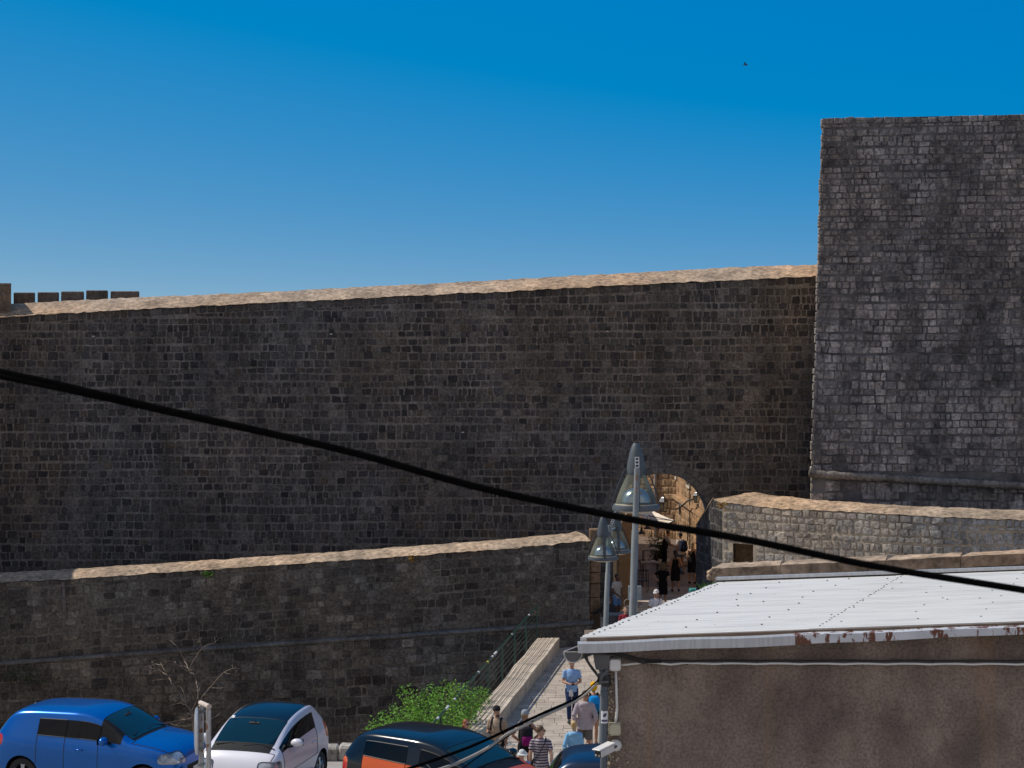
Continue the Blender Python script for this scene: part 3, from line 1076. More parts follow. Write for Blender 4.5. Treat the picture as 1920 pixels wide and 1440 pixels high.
mb.tube([at(1190, 972, 71), c3 + Vector((0, 0, -.02))], .025, 6)
mb.tube([at(1216, 967, 71.2), c2 + Vector((0, 0, -.02))], .025, 6)
mb.tube([c3, c2], .03, 6)
o = mb.build('frame', M['iron']); reparent(o, aw)

# lanterns
def lantern(name, label, p, s, bracket, group=None):
    root = thing(name, label, 'lantern', p, 0, group)
    mb = MB()
    mb.lathe((0, 0, 0), [(.21 * s, 0), (.23 * s, .02 * s), (.10 * s, .18 * s), (.05 * s, .22 * s), (.05 * s, .28 * s)], 4)
    o = mb.build('hood', mat('hood_metal', (.10, .10, .105), rough=.25, metal=.9), root)
    mb = MB()
    mb.lathe((0, 0, -.36 * s), [(.12 * s, 0), (.19 * s, .36 * s)], 4)
    o = mb.build('pane', glass('lantern_glass', (.4, .33, .25), .25), root)
    mb = MB()
    for k in range(4):
        a = math.pi / 2 * k
        mb.tube([Vector((.12 * s * math.cos(a), .12 * s * math.sin(a), -.36 * s)), Vector((.19 * s * math.cos(a), .19 * s * math.sin(a), 0))], .012 * s, 5)
    mb.tube([(0, 0, -.36 * s), (0, 0, .1 * s)], .02 * s, 5)
    mb.lathe((0, 0, -.38 * s), [(.13 * s, 0), (.13 * s, .03 * s)], 4)
    o = mb.build('frame', M['iron'], root)
    mb = MB()
    mb.tube([Vector((0, 0, .28 * s))] + [Vector(b) for b in bracket], .018, 5)
    o = mb.build('bracket', M['iron'], root)
    return root
lantern('lantern', 'black four sided lantern hanging before the rough orange wall', at(1244, 942, 74), 1.15, [(0, 0, .62), (-.9, .4, .62), (-1.0, .9, .5)])
lantern('lantern', 'black lantern on the right hand wall, above the cables', at(1306, 930, 66), .75, [(0, 0, .5), (1.0, .05, .5), (.5, .05, .5)])
def pendant(label, p, top):
    root = thing('pendant_lamp', label, 'lamp', p, 0, 'bell lamps over the cafe tables')
    mb = MB()
    mb.lathe((0, 0, 0), [(.17, 0), (.16, .03), (.06, .12), (.05, .22), (.035, .26)], 14)
    mb.build('lamp_shade', M['iron'], root, smooth=True, sharp=40)
    mb = MB()
    mb.tube([(0, 0, .25), (0, 0, .55), (-.3, 0, .62), (-top, .1, .62)], .014, 5)
    mb.build('bracket', M['iron'], root)
pendant('lower bell lamp beside the pale doorway', at(1203, 1001, 68.5), .55)
pendant('higher bell lamp nearer the waiter', at(1214, 992, 70), .9)

# cables on the sunlit house
mb = MB()
pts = [at(1268, 955, 72.6), at(1275, 951, 72.2), at(1282, 946, 72), at(1288, 940, 71), at(1294, 938, 70), at(1300, 936, 69), at(1305, 928, 68.5)]
for p in pts: p.x = min(p.x, Pr(p.y - 62.6, 0, .08).x)
mb.tube(pts, .035, 6)
for k in range(3):
    c = at(1272, 953, 73)
    c.x = Pr(c.y - 62.6, 0, .1).x - .35
    mb.tube([c + Vector((.0, .05 * k, 0)) + Vector((.0, .26 * math.cos(a), .26 * math.sin(a) - .02 * k)) for a in (2 * math.pi * j / 14 for j in range(15))], .022, 5)
mb.tube([Pr(9.6, 6.6, .08), Pr(9.6, 3.0, .08), Pr(9.6, 1.8, .08)], .025, 5)
mb.tube([Pr(5.0, 5.3, .06), Pr(2.0, 5.2, .5), Pr(1.4, 4.4, .1), Pr(1.4, 2.0, .1)], .022, 5)
tag(mb.build('wall_cable', M['iron']), 'tangled black cables looped along the sunlit house wall', 'cable')

# cafe tables and chairs
def cafe_table(x, y, h, label):
    z = ramp_z(y)
    root = thing('cafe_table', label, 'table', (x, y, z), 0, 'cafe tables in the lane')
    mb = MB(); mb.bbox((0, 0, h), (.75, .75, .04), bev=.01); mb.build('tabletop', mat('table_top', (.10, .085, .075), (.16, .14, .12), scale=8, rough=.3), root)
    for sx in (-1, 1):
        for sy in (-1, 1):
            mb = MB(); mb.tube([(sx * .30, sy * .30, h - .02), (sx * .33, sy * .33, 0)], .02, 6); mb.build('leg', M['iron'], root)
    mb = MB()
    mb.bbox((.12, -.05, h + .05), (.22, .16, .06), bev=.02)
    mb.build('napkin_box', M['pale_trim'], root)
    mb = MB()
    mb.lathe((-.15, .1, h + .02), [(.03, 0), (.03, .15), (.012, .2)], 8)
    mb.build('bottle', M['pale_trim'], root)
def chair_proto():
    root = thing('cafe_chair', 'dark metal cafe chair', 'chair', (0, 0, 0), 0, 'dark chairs around the cafe tables')
    mb = MB(); mb.bbox((0, 0, .46), (.4, .4, .035), bev=.01); mb.build('seat', M['iron'], root)
    mb = MB()
    for s in (-1, 1):
        mb.tube([(s * .18, .18, .46), (s * .185, .23, .88)], .014, 6)
    for z in (.6, .72, .86):
        mb.tube([(-.185, .21, z), (0, .235, z), (.185, .21, z)], .012, 5)
    mb.build('backrest', M['iron'], root)
    for sx in (-1, 1):
        for sy in (-1, 1):
            mb = MB(); mb.tube([(sx * .18, sy * .18, .46), (sx * .2, sy * .21, 0)], .013, 6); mb.build('leg', M['iron'], root)
    return root
def dup(root, loc, rz, label):
    r = root.copy(); COL.objects.link(r); r.location = loc; r.rotation_euler = (0, 0, rz); r['label'] = label
    for ch in list(root.children):
        c = ch.copy(); COL.objects.link(c); c.parent = r
        for g in list(ch.children):
            e = g.copy(); COL.objects.link(e); e.parent = c
    return r
cafe_table(5.75, 66.6, .98, 'nearer tall cafe table beside the woman with big hair')
cafe_table(6.05, 70.0, 1.0, 'farther cafe table just below the waiter')
ch0 = chair_proto()
ch0.location = (5.35, 65.3, ramp_z(65.3)); ch0.rotation_euler = (0, 0, 2.9); ch0['label'] = 'dark metal chair nearest the gate, in front of the near table'
dup(ch0, (5.55, 67.9, ramp_z(67.9)), .2, 'dark metal chair between the two cafe tables')
dup(ch0, (6.55, 66.9, ramp_z(66.9)), -1.5, 'dark metal chair at the right side of the near table')
dup(ch0, (5.45, 70.3, ramp_z(70.3)), 1.4, 'dark metal chair behind the far table, by the pale wall')
# step at the foot of the sunlit house
mb = MB()
mb.bbox((7.9, 72.2, ramp_z(72) + .1), (2.6, 1.0, .22), bev=.03)
tag(mb.build('stone_step', M['kerb_stone']), 'pale stone step at the foot of the sunlit house', 'step')
# red cool box with a teal lid
bx = thing('cool_box', 'red box with a teal lid standing by the end of the flank wall', 'box', (7.17, 63.0, ramp_z(63)))
mb = MB(); mb.bbox((0, 0, .17), (.5, .4, .34), bev=.03, m=0); mb.build('body', mat('red_plastic', (.30, .03, .02), rough=.5), bx)
mb = MB(); mb.bbox((.04, 0, .44), (.46, .4, .2), bev=.04, m=0); mb.build('lid', mat('teal_plastic', (.03, .26, .27), rough=.5), bx)
# navy cart with a grey panel at the gate
ct = thing('cart', 'dark navy cart with a grey panel beside the gate door', 'cart', (3.75, 54.0, ramp_z(54)))
mb = MB(); mb.bbox((.02, 0, .75), (1.15, .6, 1.1), bev=.03); mb.build('body', mat('navy_paint', (.012, .018, .03), (.02, .028, .045), scale=3, rough=.4), ct)
mb = MB(); mb.bbox((.42, .3, 1.95), (.46, .05, .5), bev=.03); mb.build('panel', mat('grey_panel', (.16, .20, .22), (.22, .26, .28), scale=4, rough=.4), ct)
mb = MB()
for sx in (-.5, .5):
    mb.tube([(sx, .3, .2), (sx, .3, 1.75)], .02, 6)
mb.tube([(.18 + .13 * math.cos(a), .22, 1.62 + .13 * math.sin(a)) for a in (2 * math.pi * j / 14 for j in range(13))], .012, 5)
mb.build('cable_loop', M['grey_pipe'], ct)
for sx in (-.4, .4):
    mb = MB(); mb.lathe((sx, -.15, .12), [(.03, -.03), (.11, -.03), (.12, 0), (.11, .03), (.03, .03)], 14, axis=Matrix.Rotation(R(90), 3, 'Y')); mb.build('wheel', M['iron'], ct)

# ---------------------------------------------------------------- merlons, turret on the far left
YM = 64.5
rearw = thing('battlement', 'row of low brown merlons on the wall walk behind the city wall', 'battlement', at(140, 570, YM))
mb = MB()
a, b = at(-100, 574, YM), at(265, 561, YM)
mb.prism([a, b, b - Vector((0, 0, 3)), a - Vector((0, 0, 3))], (0, .6, 0))
o = mb.build('wall', M['merlon']); reparent(o, rearw)
for x0, x1, y0, y1 in ((-26, 16, 551, 570), (24, 64, 550.5, 568), (69, 109, 550, 567.5), (113, 156, 548.5, 566), (160, 201, 546.5, 564.5), (206, 260, 548, 562.5)):
    mb = MB()
    p, q = at(x0, y0, YM), at(x1, y1, YM)
    mb.bbox(((p.x + q.x) / 2, YM + .12, (p.z + q.z) / 2 - .1), (q.x - p.x - .03, .2, p.z - q.z + .3), bev=.03)
    o = mb.build('merlon', M['merlon']); reparent(o, rearw)
tur = thing('turret', 'square shaded stone turret cut by the left edge of the photo', 'tower', at(-60, 600, 62))
mb = MB()
YT = 60.3
p, q = at(-330, 531, YT), at(21, 640, YT)
mb.prism([(p.x, YT, q.z), (q.x, YT, q.z), (q.x, YT, p.z), (p.x, YT, p.z)], (q.x / YT * 5, 5, 0), 0)
stones(mb, lambda u, v, n: Vector((u, YT - n, v)), p.x, q.x, q.z, lambda u: p.z, (.24, .34), (.3, .6), m=1, r=random.Random(12))
o = mb.build('masonry', [M['wall_mortar'], M['merlon']]); reparent(o, tur)
mb = MB()                                        # the taller turret block beyond the frame, whose shadow falls along the parapet
mb.bbox((-24.6, 58.3, 2.9), (5.0, 6, 16.2), bev=.05)
mb.bbox((-24.6, 58.3, 11.1), (5.4, 6.4, .5), bev=.05)
tag(mb.build('corner_tower', M['merlon']), 'stone corner tower outside the left edge, shading the wall end', 'tower')
# ---------------------------------------------------------------- the stucco house in the right foreground
def stucco():
    m = mat('stucco', (.215, .16, .13), (.31, .235, .19), scale=1.3, rough=.95, bump=.9, bscale=42, lo=.3, hi=.7, detail=9, bdist=.03)
    nt = m.node_tree
    N, L = nt.nodes, nt.links
    b = N['Principled BSDF']
    src = b.inputs['Base Color'].links[0].from_socket
    tcn = N.new('ShaderNodeTexCoord')
    # rain-dirtied band under the eaves and runs down the face
    sp = N.new('ShaderNodeSeparateXYZ'); L.new(tcn.outputs['Object'], sp.inputs[0])
    n1 = N.new('ShaderNodeTexNoise'); n1.inputs['Scale'].default_value = 2.2; n1.inputs['Detail'].default_value = 8
    mp1 = N.new('ShaderNodeMapping'); mp1.inputs['Scale'].default_value = (1, 1, .6)
    L.new(tcn.outputs['Object'], mp1.inputs['Vector']); L.new(mp1.outputs['Vector'], n1.inputs['Vector'])
    mr = N.new('ShaderNodeMapRange'); mr.inputs['From Min'].default_value = .35; mr.inputs['From Max'].default_value = .7
    mr.inputs['To Min'].default_value = .58; mr.inputs['To Max'].default_value = 1.15
    L.new(n1.outputs['Fac'], mr.inputs['Value'])
    mx = N.new('ShaderNodeMix'); mx.data_type = 'RGBA'; mx.blend_type = 'MULTIPLY'; mx.inputs['Factor'].default_value = 1
    L.new(src, mx.inputs['A']); L.new(mr.outputs['Result'], mx.inputs['B'])
    # pitted grain
    n2 = N.new('ShaderNodeTexNoise'); n2.inputs['Scale'].default_value = 38; n2.inputs['Detail'].default_value = 4
    L.new(tcn.outputs['Object'], n2.inputs['Vector'])
    mr2 = N.new('ShaderNodeMapRange'); mr2.inputs['From Min'].default_value = .35; mr2.inputs['From Max'].default_value = .6
    mr2.inputs['To Min'].default_value = .68; mr2.inputs['To Max'].default_value = 1.1
    L.new(n2.outputs['Fac'], mr2.inputs['Value'])
    mx2 = N.new('ShaderNodeMix'); mx2.data_type = 'RGBA'; mx2.blend_type = 'MULTIPLY'; mx2.inputs['Factor'].default_value = 1
    L.new(mx.outputs['Result'], mx2.inputs['A']); L.new(mr2.outputs['Result'], mx2.inputs['B'])
    # rusty runs below the eave, dark damp patches, hairline cracks
    out = mx2.outputs['Result']
    def layer(out, scale, stretch, lo, hi, amt, col, detail=6, zfade=None):
        q = N.new('ShaderNodeMapping'); q.inputs['Scale'].default_value = stretch
        L.new(tcn.outputs['Object'], q.inputs['Vector'])
        n = N.new('ShaderNodeTexNoise'); n.inputs['Scale'].default_value = scale; n.inputs['Detail'].default_value = detail
        L.new(q.outputs['Vector'], n.inputs['Vector'])
        r = N.new('ShaderNodeMapRange'); r.inputs['From Min'].default_value = lo; r.inputs['From Max'].default_value = hi; r.inputs['To Max'].default_value = amt
        L.new(n.outputs['Fac'], r.inputs['Value'])
        f = r.outputs['Result']
        if zfade:
            z = N.new('ShaderNodeMapRange'); z.inputs['From Min'].default_value = zfade[0]; z.inputs['From Max'].default_value = zfade[1]
            L.new(sp.outputs['Z'], z.inputs['Value'])
            k = N.new('ShaderNodeMath'); k.operation = 'MULTIPLY'
            L.new(f, k.inputs[0]); L.new(z.outputs['Result'], k.inputs[1]); f = k.outputs[0]
        x = N.new('ShaderNodeMix'); x.data_type = 'RGBA'
        L.new(f, x.inputs['Factor']); L.new(out, x.inputs['A']); x.inputs['B'].default_value = (*col, 1)
        return x.outputs['Result']
    out = layer(out, 2.6, (1, 1, .06), .58, .70, .32, (.30, .16, .08), 3, (4.2, 5.0))
    out = layer(out, 1.3, (1, 1, .8), .52, .72, .6, (.10, .075, .065), 10)
    out = layer(out, 3.4, (1, 1, 1), .58, .66, .30, (.34, .27, .20), 8)
    wv = N.new('ShaderNodeTexNoise'); wv.inputs['Scale'].default_value = 1.1; wv.inputs['Detail'].default_value = 7; wv.inputs['Roughness'].default_value = .6
    L.new(tcn.outputs['Object'], wv.inputs['Vector'])
    a1 = N.new('ShaderNodeMath'); a1.operation = 'SUBTRACT'; a1.inputs[1].default_value = .5; L.new(wv.outputs['Fac'], a1.inputs[0])
    a2 = N.new('ShaderNodeMath'); a2.operation = 'ABSOLUTE'; L.new(a1.outputs[0], a2.inputs[0])
    a3 = N.new('ShaderNodeMapRange'); a3.inputs['From Max'].default_value = .0035; a3.inputs['To Min'].default_value = .55; a3.inputs['To Max'].default_value = 0
    L.new(a2.outputs[0], a3.inputs['Value'])
    x = N.new('ShaderNodeMix'); x.data_type = 'RGBA'
    L.new(a3.outputs['Result'], x.inputs['Factor']); L.new(out, x.inputs['A']); x.inputs['B'].default_value = (.06, .045, .04, 1)
    L.new(x.outputs['Result'], b.inputs['Base Color'])
    return m
M['stucco'] = stucco()
M['pebble'] = stone_mat('pebble', [(.45, .36, .25), (.55, .46, .34), (.30, .24, .17), (.6, .52, .4)], blotch=(.8, 1.1))
M['roof_white'] = mat('roof_white', (.57, .55, .515), (.72, .70, .655), scale=3.5, rough=.4, stretch=(.22, 5, 5), lo=.32, hi=.55, detail=9)
M['screw'] = mat('screw', (.03, .03, .03), rough=.6)
M['fascia'] = mat('fascia', (.42, .42, .425), (.52, .52, .52), scale=5, rough=.4, metal=.3, stretch=(8, 1, .7), bump=.1)
def rusty():
    m = mat('rusty_fascia', (.50, .50, .51), (.60, .60, .61), scale=5, rough=.5, metal=.1)
    nt = m.node_tree; N, L = nt.nodes, nt.links
    b = N['Principled BSDF']; src = b.inputs['Base Color'].links[0].from_socket
    tcn = N.new('ShaderNodeTexCoord'); mpn = N.new('ShaderNodeMapping'); mpn.inputs['Scale'].default_value = (1, 1, .3)
    L.new(tcn.outputs['Object'], mpn.inputs['Vector'])
    n1 = N.new('ShaderNodeTexNoise'); n1.inputs['Scale'].default_value = 10.5; n1.inputs['Detail'].default_value = 7; n1.inputs['Roughness'].default_value = .7
    L.new(mpn.outputs['Vector'], n1.inputs['Vector'])
    cr = N.new('ShaderNodeValToRGB'); cr.color_ramp.elements[0].position = .515; cr.color_ramp.elements[1].position = .54
    L.new(n1.outputs['Fac'], cr.inputs['Fac'])
    mx = N.new('ShaderNodeMix'); mx.data_type = 'RGBA'
    L.new(cr.outputs['Color'], mx.inputs['Factor']); L.new(src, mx.inputs['A']); mx.inputs['B'].default_value = (.13, .042, .018, 1)
    L.new(mx.outputs['Result'], b.inputs['Base Color'])
    return m
M['rusty_fascia'] = rusty()
M['eave_wood'] = mat('eave_wood', (.14, .10, .07), (.22, .15, .10), scale=6, rough=.9)
M['pvc_grey'] = mat('pvc_grey', (.085, .085, .09), (.11, .11, .115), scale=5, rough=.45)
M['pvc_lip'] = mat('pvc_lip', (.45, .42, .38), (.5, .47, .43), scale=5, rough=.5)
M['pipe_blue'] = mat('pipe_blue', (.06, .075, .095), (.08, .095, .115), scale=4, rough=.4)
M['white_plastic'] = mat('white_plastic', (.62, .60, .58), (.68, .66, .64), scale=5, rough=.4)
M['beige_plastic'] = mat('beige_plastic', (.40, .37, .26), (.46, .42, .30), scale=5, rough=.45)
M['black_rubber'] = mat('black_rubber', (.010, .010, .011), (.014, .014, .015), scale=10, rough=.45)

house = thing('stucco_house', 'brown rendered house with white corrugated roof in the right foreground', 'house', (.64, 15, 2.1))
AX = Vector((1, 0, .036))                        # roof falls to the left
LX = Vector((1.81, 4.1, 0))                      # skewed flank
RO = Vector((.64, 15, 7.125))
mb = MB()
YH = 15.06
xl = .905
def wtop(x): return 7.02 + .036 * (x - .64)
mb.prism([(xl, YH, 1.6), (8.2, YH, 1.6), (8.2, YH, wtop(8.2) + .06), (xl, YH, wtop(xl) + .06)], LX * .98, 0)
# bumpy face sheet
def face(i, j):
    x = xl + (8.2 - xl) * i
    z = 2.0 + (wtop(x) + .04 - 2.0) * j
    k = .006 if 0 < i < 1 else 0
    return Vector((x, YH - .006 - k * noise.noise(Vector((x * 3, z * 3, 0))) - .004 * noise.noise(Vector((x * 14, z * 14, 4))), z))
mb.grid(face, 150, 70, 0)
o = mb.build('wall', M['stucco'], smooth=True, sharp=35); reparent(o, house)
mb = MB()                                        # crumbled corner showing its pebbles
rp = random.Random(14)
for k in range(900):
    z = rp.uniform(2.2, 6.9)
    ch = abs(rp.gauss(0, .055)) * (1.4 if z < 6.1 else .8)
    x = xl + ch
    s = rp.uniform(.005, .014)
    mb.ell((x, YH - .008 - rp.uniform(0, .008), z), (s, s * .8, s * rp.uniform(.6, 1)), 5)
for k in range(700):
    z = rp.uniform(2.2, 6.95)
    s = rp.uniform(.006, .016)
    t = rp.uniform(-.01, .012)
    mb.ell((xl + t * .2 - rp.uniform(0, .006), YH + t, z), (s, s, s * .8), 5)
o = mb.build('worn_corner', M['pebble']); reparent(o, house)
for px, py in ((1347, 1349), (1275, 1369), (1322, 1420), (1411, 1427), (1640, 1412)):
    mb = MB()
    p = at(px, py, YH)
    s = rp.uniform(.009, .02)
    mb.ell((p.x, YH - .008, p.z), (s, .006, s * .8), 10)
    o = mb.build('pit', M['eave_wood']); reparent(o, house)

# corrugated roof: ribs run left-right
NR = 33
def roof_pt(u, w_, h):
    return RO + AX * u + LX * w_ + Vector((0, 0, h))
mb = MB()
prof = []
for i in range(NR):
    a = i / NR
    for k, h in ((0, 0), (.30, 0), (.40, .011), (.90, .011)):
        prof.append((a + k / NR, h))
prof.append((1.0, 0))
rows = []
for j in range(13):
    u = 8.0 * j / 12
    rows.append([roof_pt(u + (.012 * math.sin(q * 40) if j == 0 else 0), q, h) for q, h in prof])
mb.rings(rows, 0, close=False, cap=False)
rows2 = [[p - Vector((0, 0, .035)) for p in rr_] for rr_ in rows]
mb.rings([list(reversed(r_)) for r_ in rows2], 0, close=False, cap=False)
n = len(prof)
vs = rows[0] + rows2[0]
mb.add(vs, [(i, i + 1, n + i + 1, n + i) for i in range(n - 1)], 0)
vs = [r_[0] for r_ in rows] + [r_[0] for r_ in rows2]
mb.add(vs, [(i, 13 + i, 14 + i, i + 1) for i in range(12)], 0)
# screws
rs = random.Random(77)
def screw(u, i):
    w_ = (i + .65) / NR
    p = roof_pt(u, w_, .011)
    mb.lathe(p, [(.011, 0), (.011, .005), (.006, .009)], 8, m=1)
for i in range(NR):
    if rs.random() < .85:
        screw(.10 + rs.uniform(-.01, .01), i)
    if rs.random() < .97:
        screw(2.22 + rs.uniform(-.012, .012), i)
for i in range(2, NR, 4):
    for k in range(9):
        screw(.75 + k * .72 + (i % 3) * .07 + rs.uniform(-.1, .1), i)
for k in range(46):
    screw(rs.uniform(.3, 6), rs.randrange(NR)) if rs.random() < .35 else mb.lathe(roof_pt(rs.uniform(.3, 6), (rs.randrange(NR) + .65) / NR, .0115), [(.005, 0), (.004, .002)], 6, m=1)
# overlap joint of the sheets
mb.rings([[roof_pt(u, q, h + .003) for q, h in prof] for u in (2.14, 6.0, 8.0)], 0, close=False, cap=False)
o = mb.build('roof', [M['roof_white'], M['screw']]); reparent(o, house)
mb = MB()                                        # rear flashing
a, b = roof_pt(-.02, 1.0, .03), roof_pt(8, 1.0, .03)
mb.prism([a, b, b + Vector((0, 0, .035)), a + Vector((0, 0, .035))], (0.03, .07, 0), 0)
o = mb.build('ridge_flashing', M['fascia']); reparent(o, house)
mb = MB()                                        # timber under the sheet edge
for z0, z1, y in ((-.045, -.004, -.005),):
    a, b = RO + AX * .06, RO + AX * 8
    mb.prism([(a.x, a.y - .02, a.z - .075), (b.x, b.y - .02, b.z - .075), (b.x, b.y - .02, b.z - .008), (a.x, a.y - .02, a.z - .008)], (0, .5, 0), 0)
o = mb.build('eave_board', M['eave_wood']); reparent(o, house)
def fascia(name, x0, x1, m, dz=0, taper=0.0):
    mb = MB()
    zs = lambda x: 7.085 + .0375 * (x - .63) + dz
    a, b = (x0, 14.86, zs(x0)), (x1, 14.86, zs(x1))
    nseg = 24
    # folded sheet: top ledge, face, small return
    for i in range(nseg):
        xa, xb = x0 + (x1 - x0) * i / nseg, x0 + (x1 - x0) * (i + 1) / nseg
        w1, w2 = .004 * math.sin(xa * 5), .004 * math.sin(xb * 5)
        prof_ = [(14.99, .004), (14.86, 0), (14.855, -.085), (14.89, -.09), (14.89, -.06), (14.99, -.05)]
        k1, k2 = 1 - taper * (xa - x0) / (x1 - x0), 1 - taper * (xb - x0) / (x1 - x0)
        r1 = [Vector((xa, y, zs(xa) + z_ * k1 + w1)) for y, z_ in prof_]
        r2 = [Vector((xb, y, zs(xb) + z_ * k2 + w2)) for y, z_ in prof_]
        mb.rings([r1, r2], 0, True, i in (0, nseg - 1))
    o = mb.build(name, m); reparent(o, house)
fascia('fascia', .615, 2.63, M['fascia'])
fascia('fascia', 2.635, 8.2, M['rusty_fascia'], .004, .62)
house.children[-1]['label'] = 'rust streaked fascia length'
# half-round gutter seen end on
gut = Vector((.57, 14.93, 7.0))
gl = Vector((1.81, 4.1, -.03))
mb = MB()
gx = Vector((1, 0, 0))
def garc(c, r_):
    return [c + gx * (r_ * math.cos(a)) + Vector((0, 0, r_ * 1.15 * math.sin(a))) for a in (math.pi + math.pi * k / 12 for k in range(13))]
outr = [garc(gut + gl * t, .085) for t in (0, .5, 1)]
inr = [garc(gut + gl * t, .078) for t in (0, .5, 1)]
mb.rings(outr, 0, False, False)
mb.rings([list(reversed(r_)) for r_ in inr], 0, False, False)
for t in (0, 1):
    c = garc(gut + gl * t, .0845)
    mb.add(c, [tuple(range(13))], 0)
    mb.add([p + Vector((0, .012, 0)) for p in c], [tuple(reversed(range(13)))], 0)
for s in (-1, 1):
    mb.tube([gut + gx * (.085 * s), gut + gl + gx * (.085 * s)], .008, 6, m=1)
mb.tube(garc(gut + Vector((0, -.002, 0)), .086), .006, 5, m=1)
mb.tube([gut + gx * -.085, gut + gx * .085], .004, 5, m=1)
o = mb.build('gutter', [M['pvc_grey'], M['pvc_lip']]); reparent(o, house)
hp = at(1127.5, 1236, 15.05)
mb = MB()
rr_ = [[Vector((hp.x + sx * wx, 15.02 + sy * .06, hp.z + dz)) for sx, sy in ((-1, -1), (1, -1), (1, 1), (-1, 1))] for wx, dz in ((.082, .07), (.08, .06), (.058, -.075), (.05, -.085))]
mb.rings(list(reversed(rr_)), 0)
o = mb.build('rain_hopper', M['pvc_grey']); reparent(o, house)
mb = MB()
dtop = at(1134, 1262, 15.0)
mb.tube([hp + Vector((0, -.03, -.08)), hp + Vector((.01, -.03, -.12)), dtop + Vector((0, 0, .02)), dtop], .034, 10)
dbot = Vector((dtop.x - .05, 15.0, 2.1))
mb.tube([dtop, dbot], .035, 14)
for z in (6.6, 4.6, 3.0):
    mb.lathe((dtop.x - .05 * (6.8 - z) / 4.7, 15.0, z), [(.041, -.025), (.041, .025)], 14)
o = mb.build('downpipe', M['pipe_blue'], smooth=True, sharp=40); reparent(o, house)
mb = MB()                                        # sticker wrapped on the pipe
def stk(p, z0, z1, m, a0=-2.6, a1=-.5, r_=.0365):
    mb.rings([[Vector((p.x - .05 * (6.8 - z) / 4.7 + r_ * math.cos(a), 15.0 + r_ * math.sin(a), z)) for a in (a0 + (a1 - a0) * k / 8 for k in range(9))] for z in (z0, z1)], m, False, False)
zc = lambda py: CAMZ - (py - 720) / 200
stk(dtop, zc(1355), zc(1332), 0)
stk(dtop, zc(1343), zc(1339), 1, -2.0, -1.2, .037)
stk(dtop, zc(1340), zc(1336), 1, -1.8, -1.0, .037)
stk(dtop, zc(1352), zc(1348), 1, -2.4, -.7, .037)
o = mb.build('sticker', [M['sticker_white'], mat('sticker_navy', (.05, .06, .12), rough=.4)]); reparent(o, house)

# wall fittings
def jbox(name, label, px, py, sz, m, d=15.0):
    p = at(px, py, d)
    root = thing(name, label, 'junction box', p, 0, 'junction boxes on the house wall')
    mb = MB(); mb.bbox((0, .0, 0), (sz, .07, sz * 1.02), bev=.008); mb.build('lid', m, root)
    for sx in (-1, 1):
        for sz_ in (-1, 1):
            mb = MB()
            mb.lathe((sx * sz * .42, -.036, sz_ * sz * .42), [(.005, 0), (.005, .003)], 6, axis=Matrix.Rotation(R(90), 3, 'X'))
            mb.build('screw', M['screw'], root)
    mb = MB(); mb.bbox((0, .04, 0), (sz * 1.06, .04, sz * 1.08), bev=.006); mb.build('base', m, root)
jbox('junction_box', 'white plastic junction box under the eave at the wall corner', 1153, 1246, .108, M['white_plastic'])
jbox('junction_box', 'beige plastic junction box just above the security camera', 1153, 1367, .108, M['beige_plastic'])
mb = MB()
mb.tube([at(1154.5, 1257, 15.02), at(1155.5, 1290, 15.02), at(1157, 1330, 15.02), at(1155.5, 1345, 15.02), at(1154, 1356, 15.02)], .0125, 10)
tag(mb.build('conduit', M['white_plastic'], smooth=True), 'thin white vertical conduit joining the two junction boxes', 'conduit')
mb = MB()
pts = [at(1163, 1247, 15.02)]
for k in range(31):
    px = 1176 + k * 27
    pts.append(at(px, 1243.5 + 2.2 * math.cos(k * 2.1) * (.4 if px > 1300 else 1) + (px - 1160) * .002, 15.01))
mb.tube(pts, .011, 8)
for k in range(14):
    px = 1222 + 66 * k
    p = at(px, 1243, 15.0)
    mb.box((p.x, 15.02, p.z), (.012, .03, .045), m=1)
tag(mb.build('wall_conduit', [M['white_plastic'], M['black_rubber']], smooth=True), 'long white conduit clipped along the house wall under the eave', 'conduit')
mb = MB()
pts = [at(1118, 1262, 14.9), at(1106, 1247, 14.88), at(1097, 1232, 14.88), at(1096, 1223, 14.88), at(1103, 1219.5, 14.9), at(1116, 1218.5, 14.9), at(1140, 1220, 14.95), at(1170, 1228, 14.97), at(1200, 1236, 14.98), at(1222, 1238.5, 14.99), at(1240, 1239.5, 15)]
for k in range(24):
    pts.append(at(1262 + k * 32, 1239.5 + .6 * math.sin(k * 1.7), 15.0))
sm = []
for a, b in zip(pts, pts[1:]):
    sm += [a, a.lerp(b, .5)]
mb.tube(sm + [pts[-1]], .0125, 8)
pts2 = [p + Vector((.02, -.02, -.03)) for p in pts[:9]]
mb.tube([at(1122, 1275, 14.9)] + pts2 + [at(1240, 1241, 14.99)], .011, 8)
tag(mb.build('eave_cable', M['black_rubber'], smooth=True), 'black cable looping around the gutter and along the house wall', 'cable')
# cable clamp at the pipe
cl = thing('cable_clamp', 'dark steel cable clamp strapped to the downpipe', 'clamp', at(1124, 1276, 14.95))
mb = MB()
mb.tube([at(1139, 1256, 14.95), at(1128, 1270, 14.94), at(1121, 1283, 14.92)], .014, 8)
mb.tube([at(1112, 1285, 14.92), at(1126, 1279, 14.92), at(1140, 1278, 14.95)], .012, 8)
for k in range(5):
    mb.tube([at(1122 + k * 2, 1262, 14.93), at(1127 - k * 2, 1284, 14.92)], .005, 5)
o = mb.build('hook', M['pvc_grey']); reparent(o, cl)
mb = MB()
mb.lathe(at(1136, 1276, 15.0), [(.045, -.05), (.048, -.03), (.048, .03), (.045, .05)], 12)
o = mb.build('strap', M['black_rubber']); reparent(o, cl)
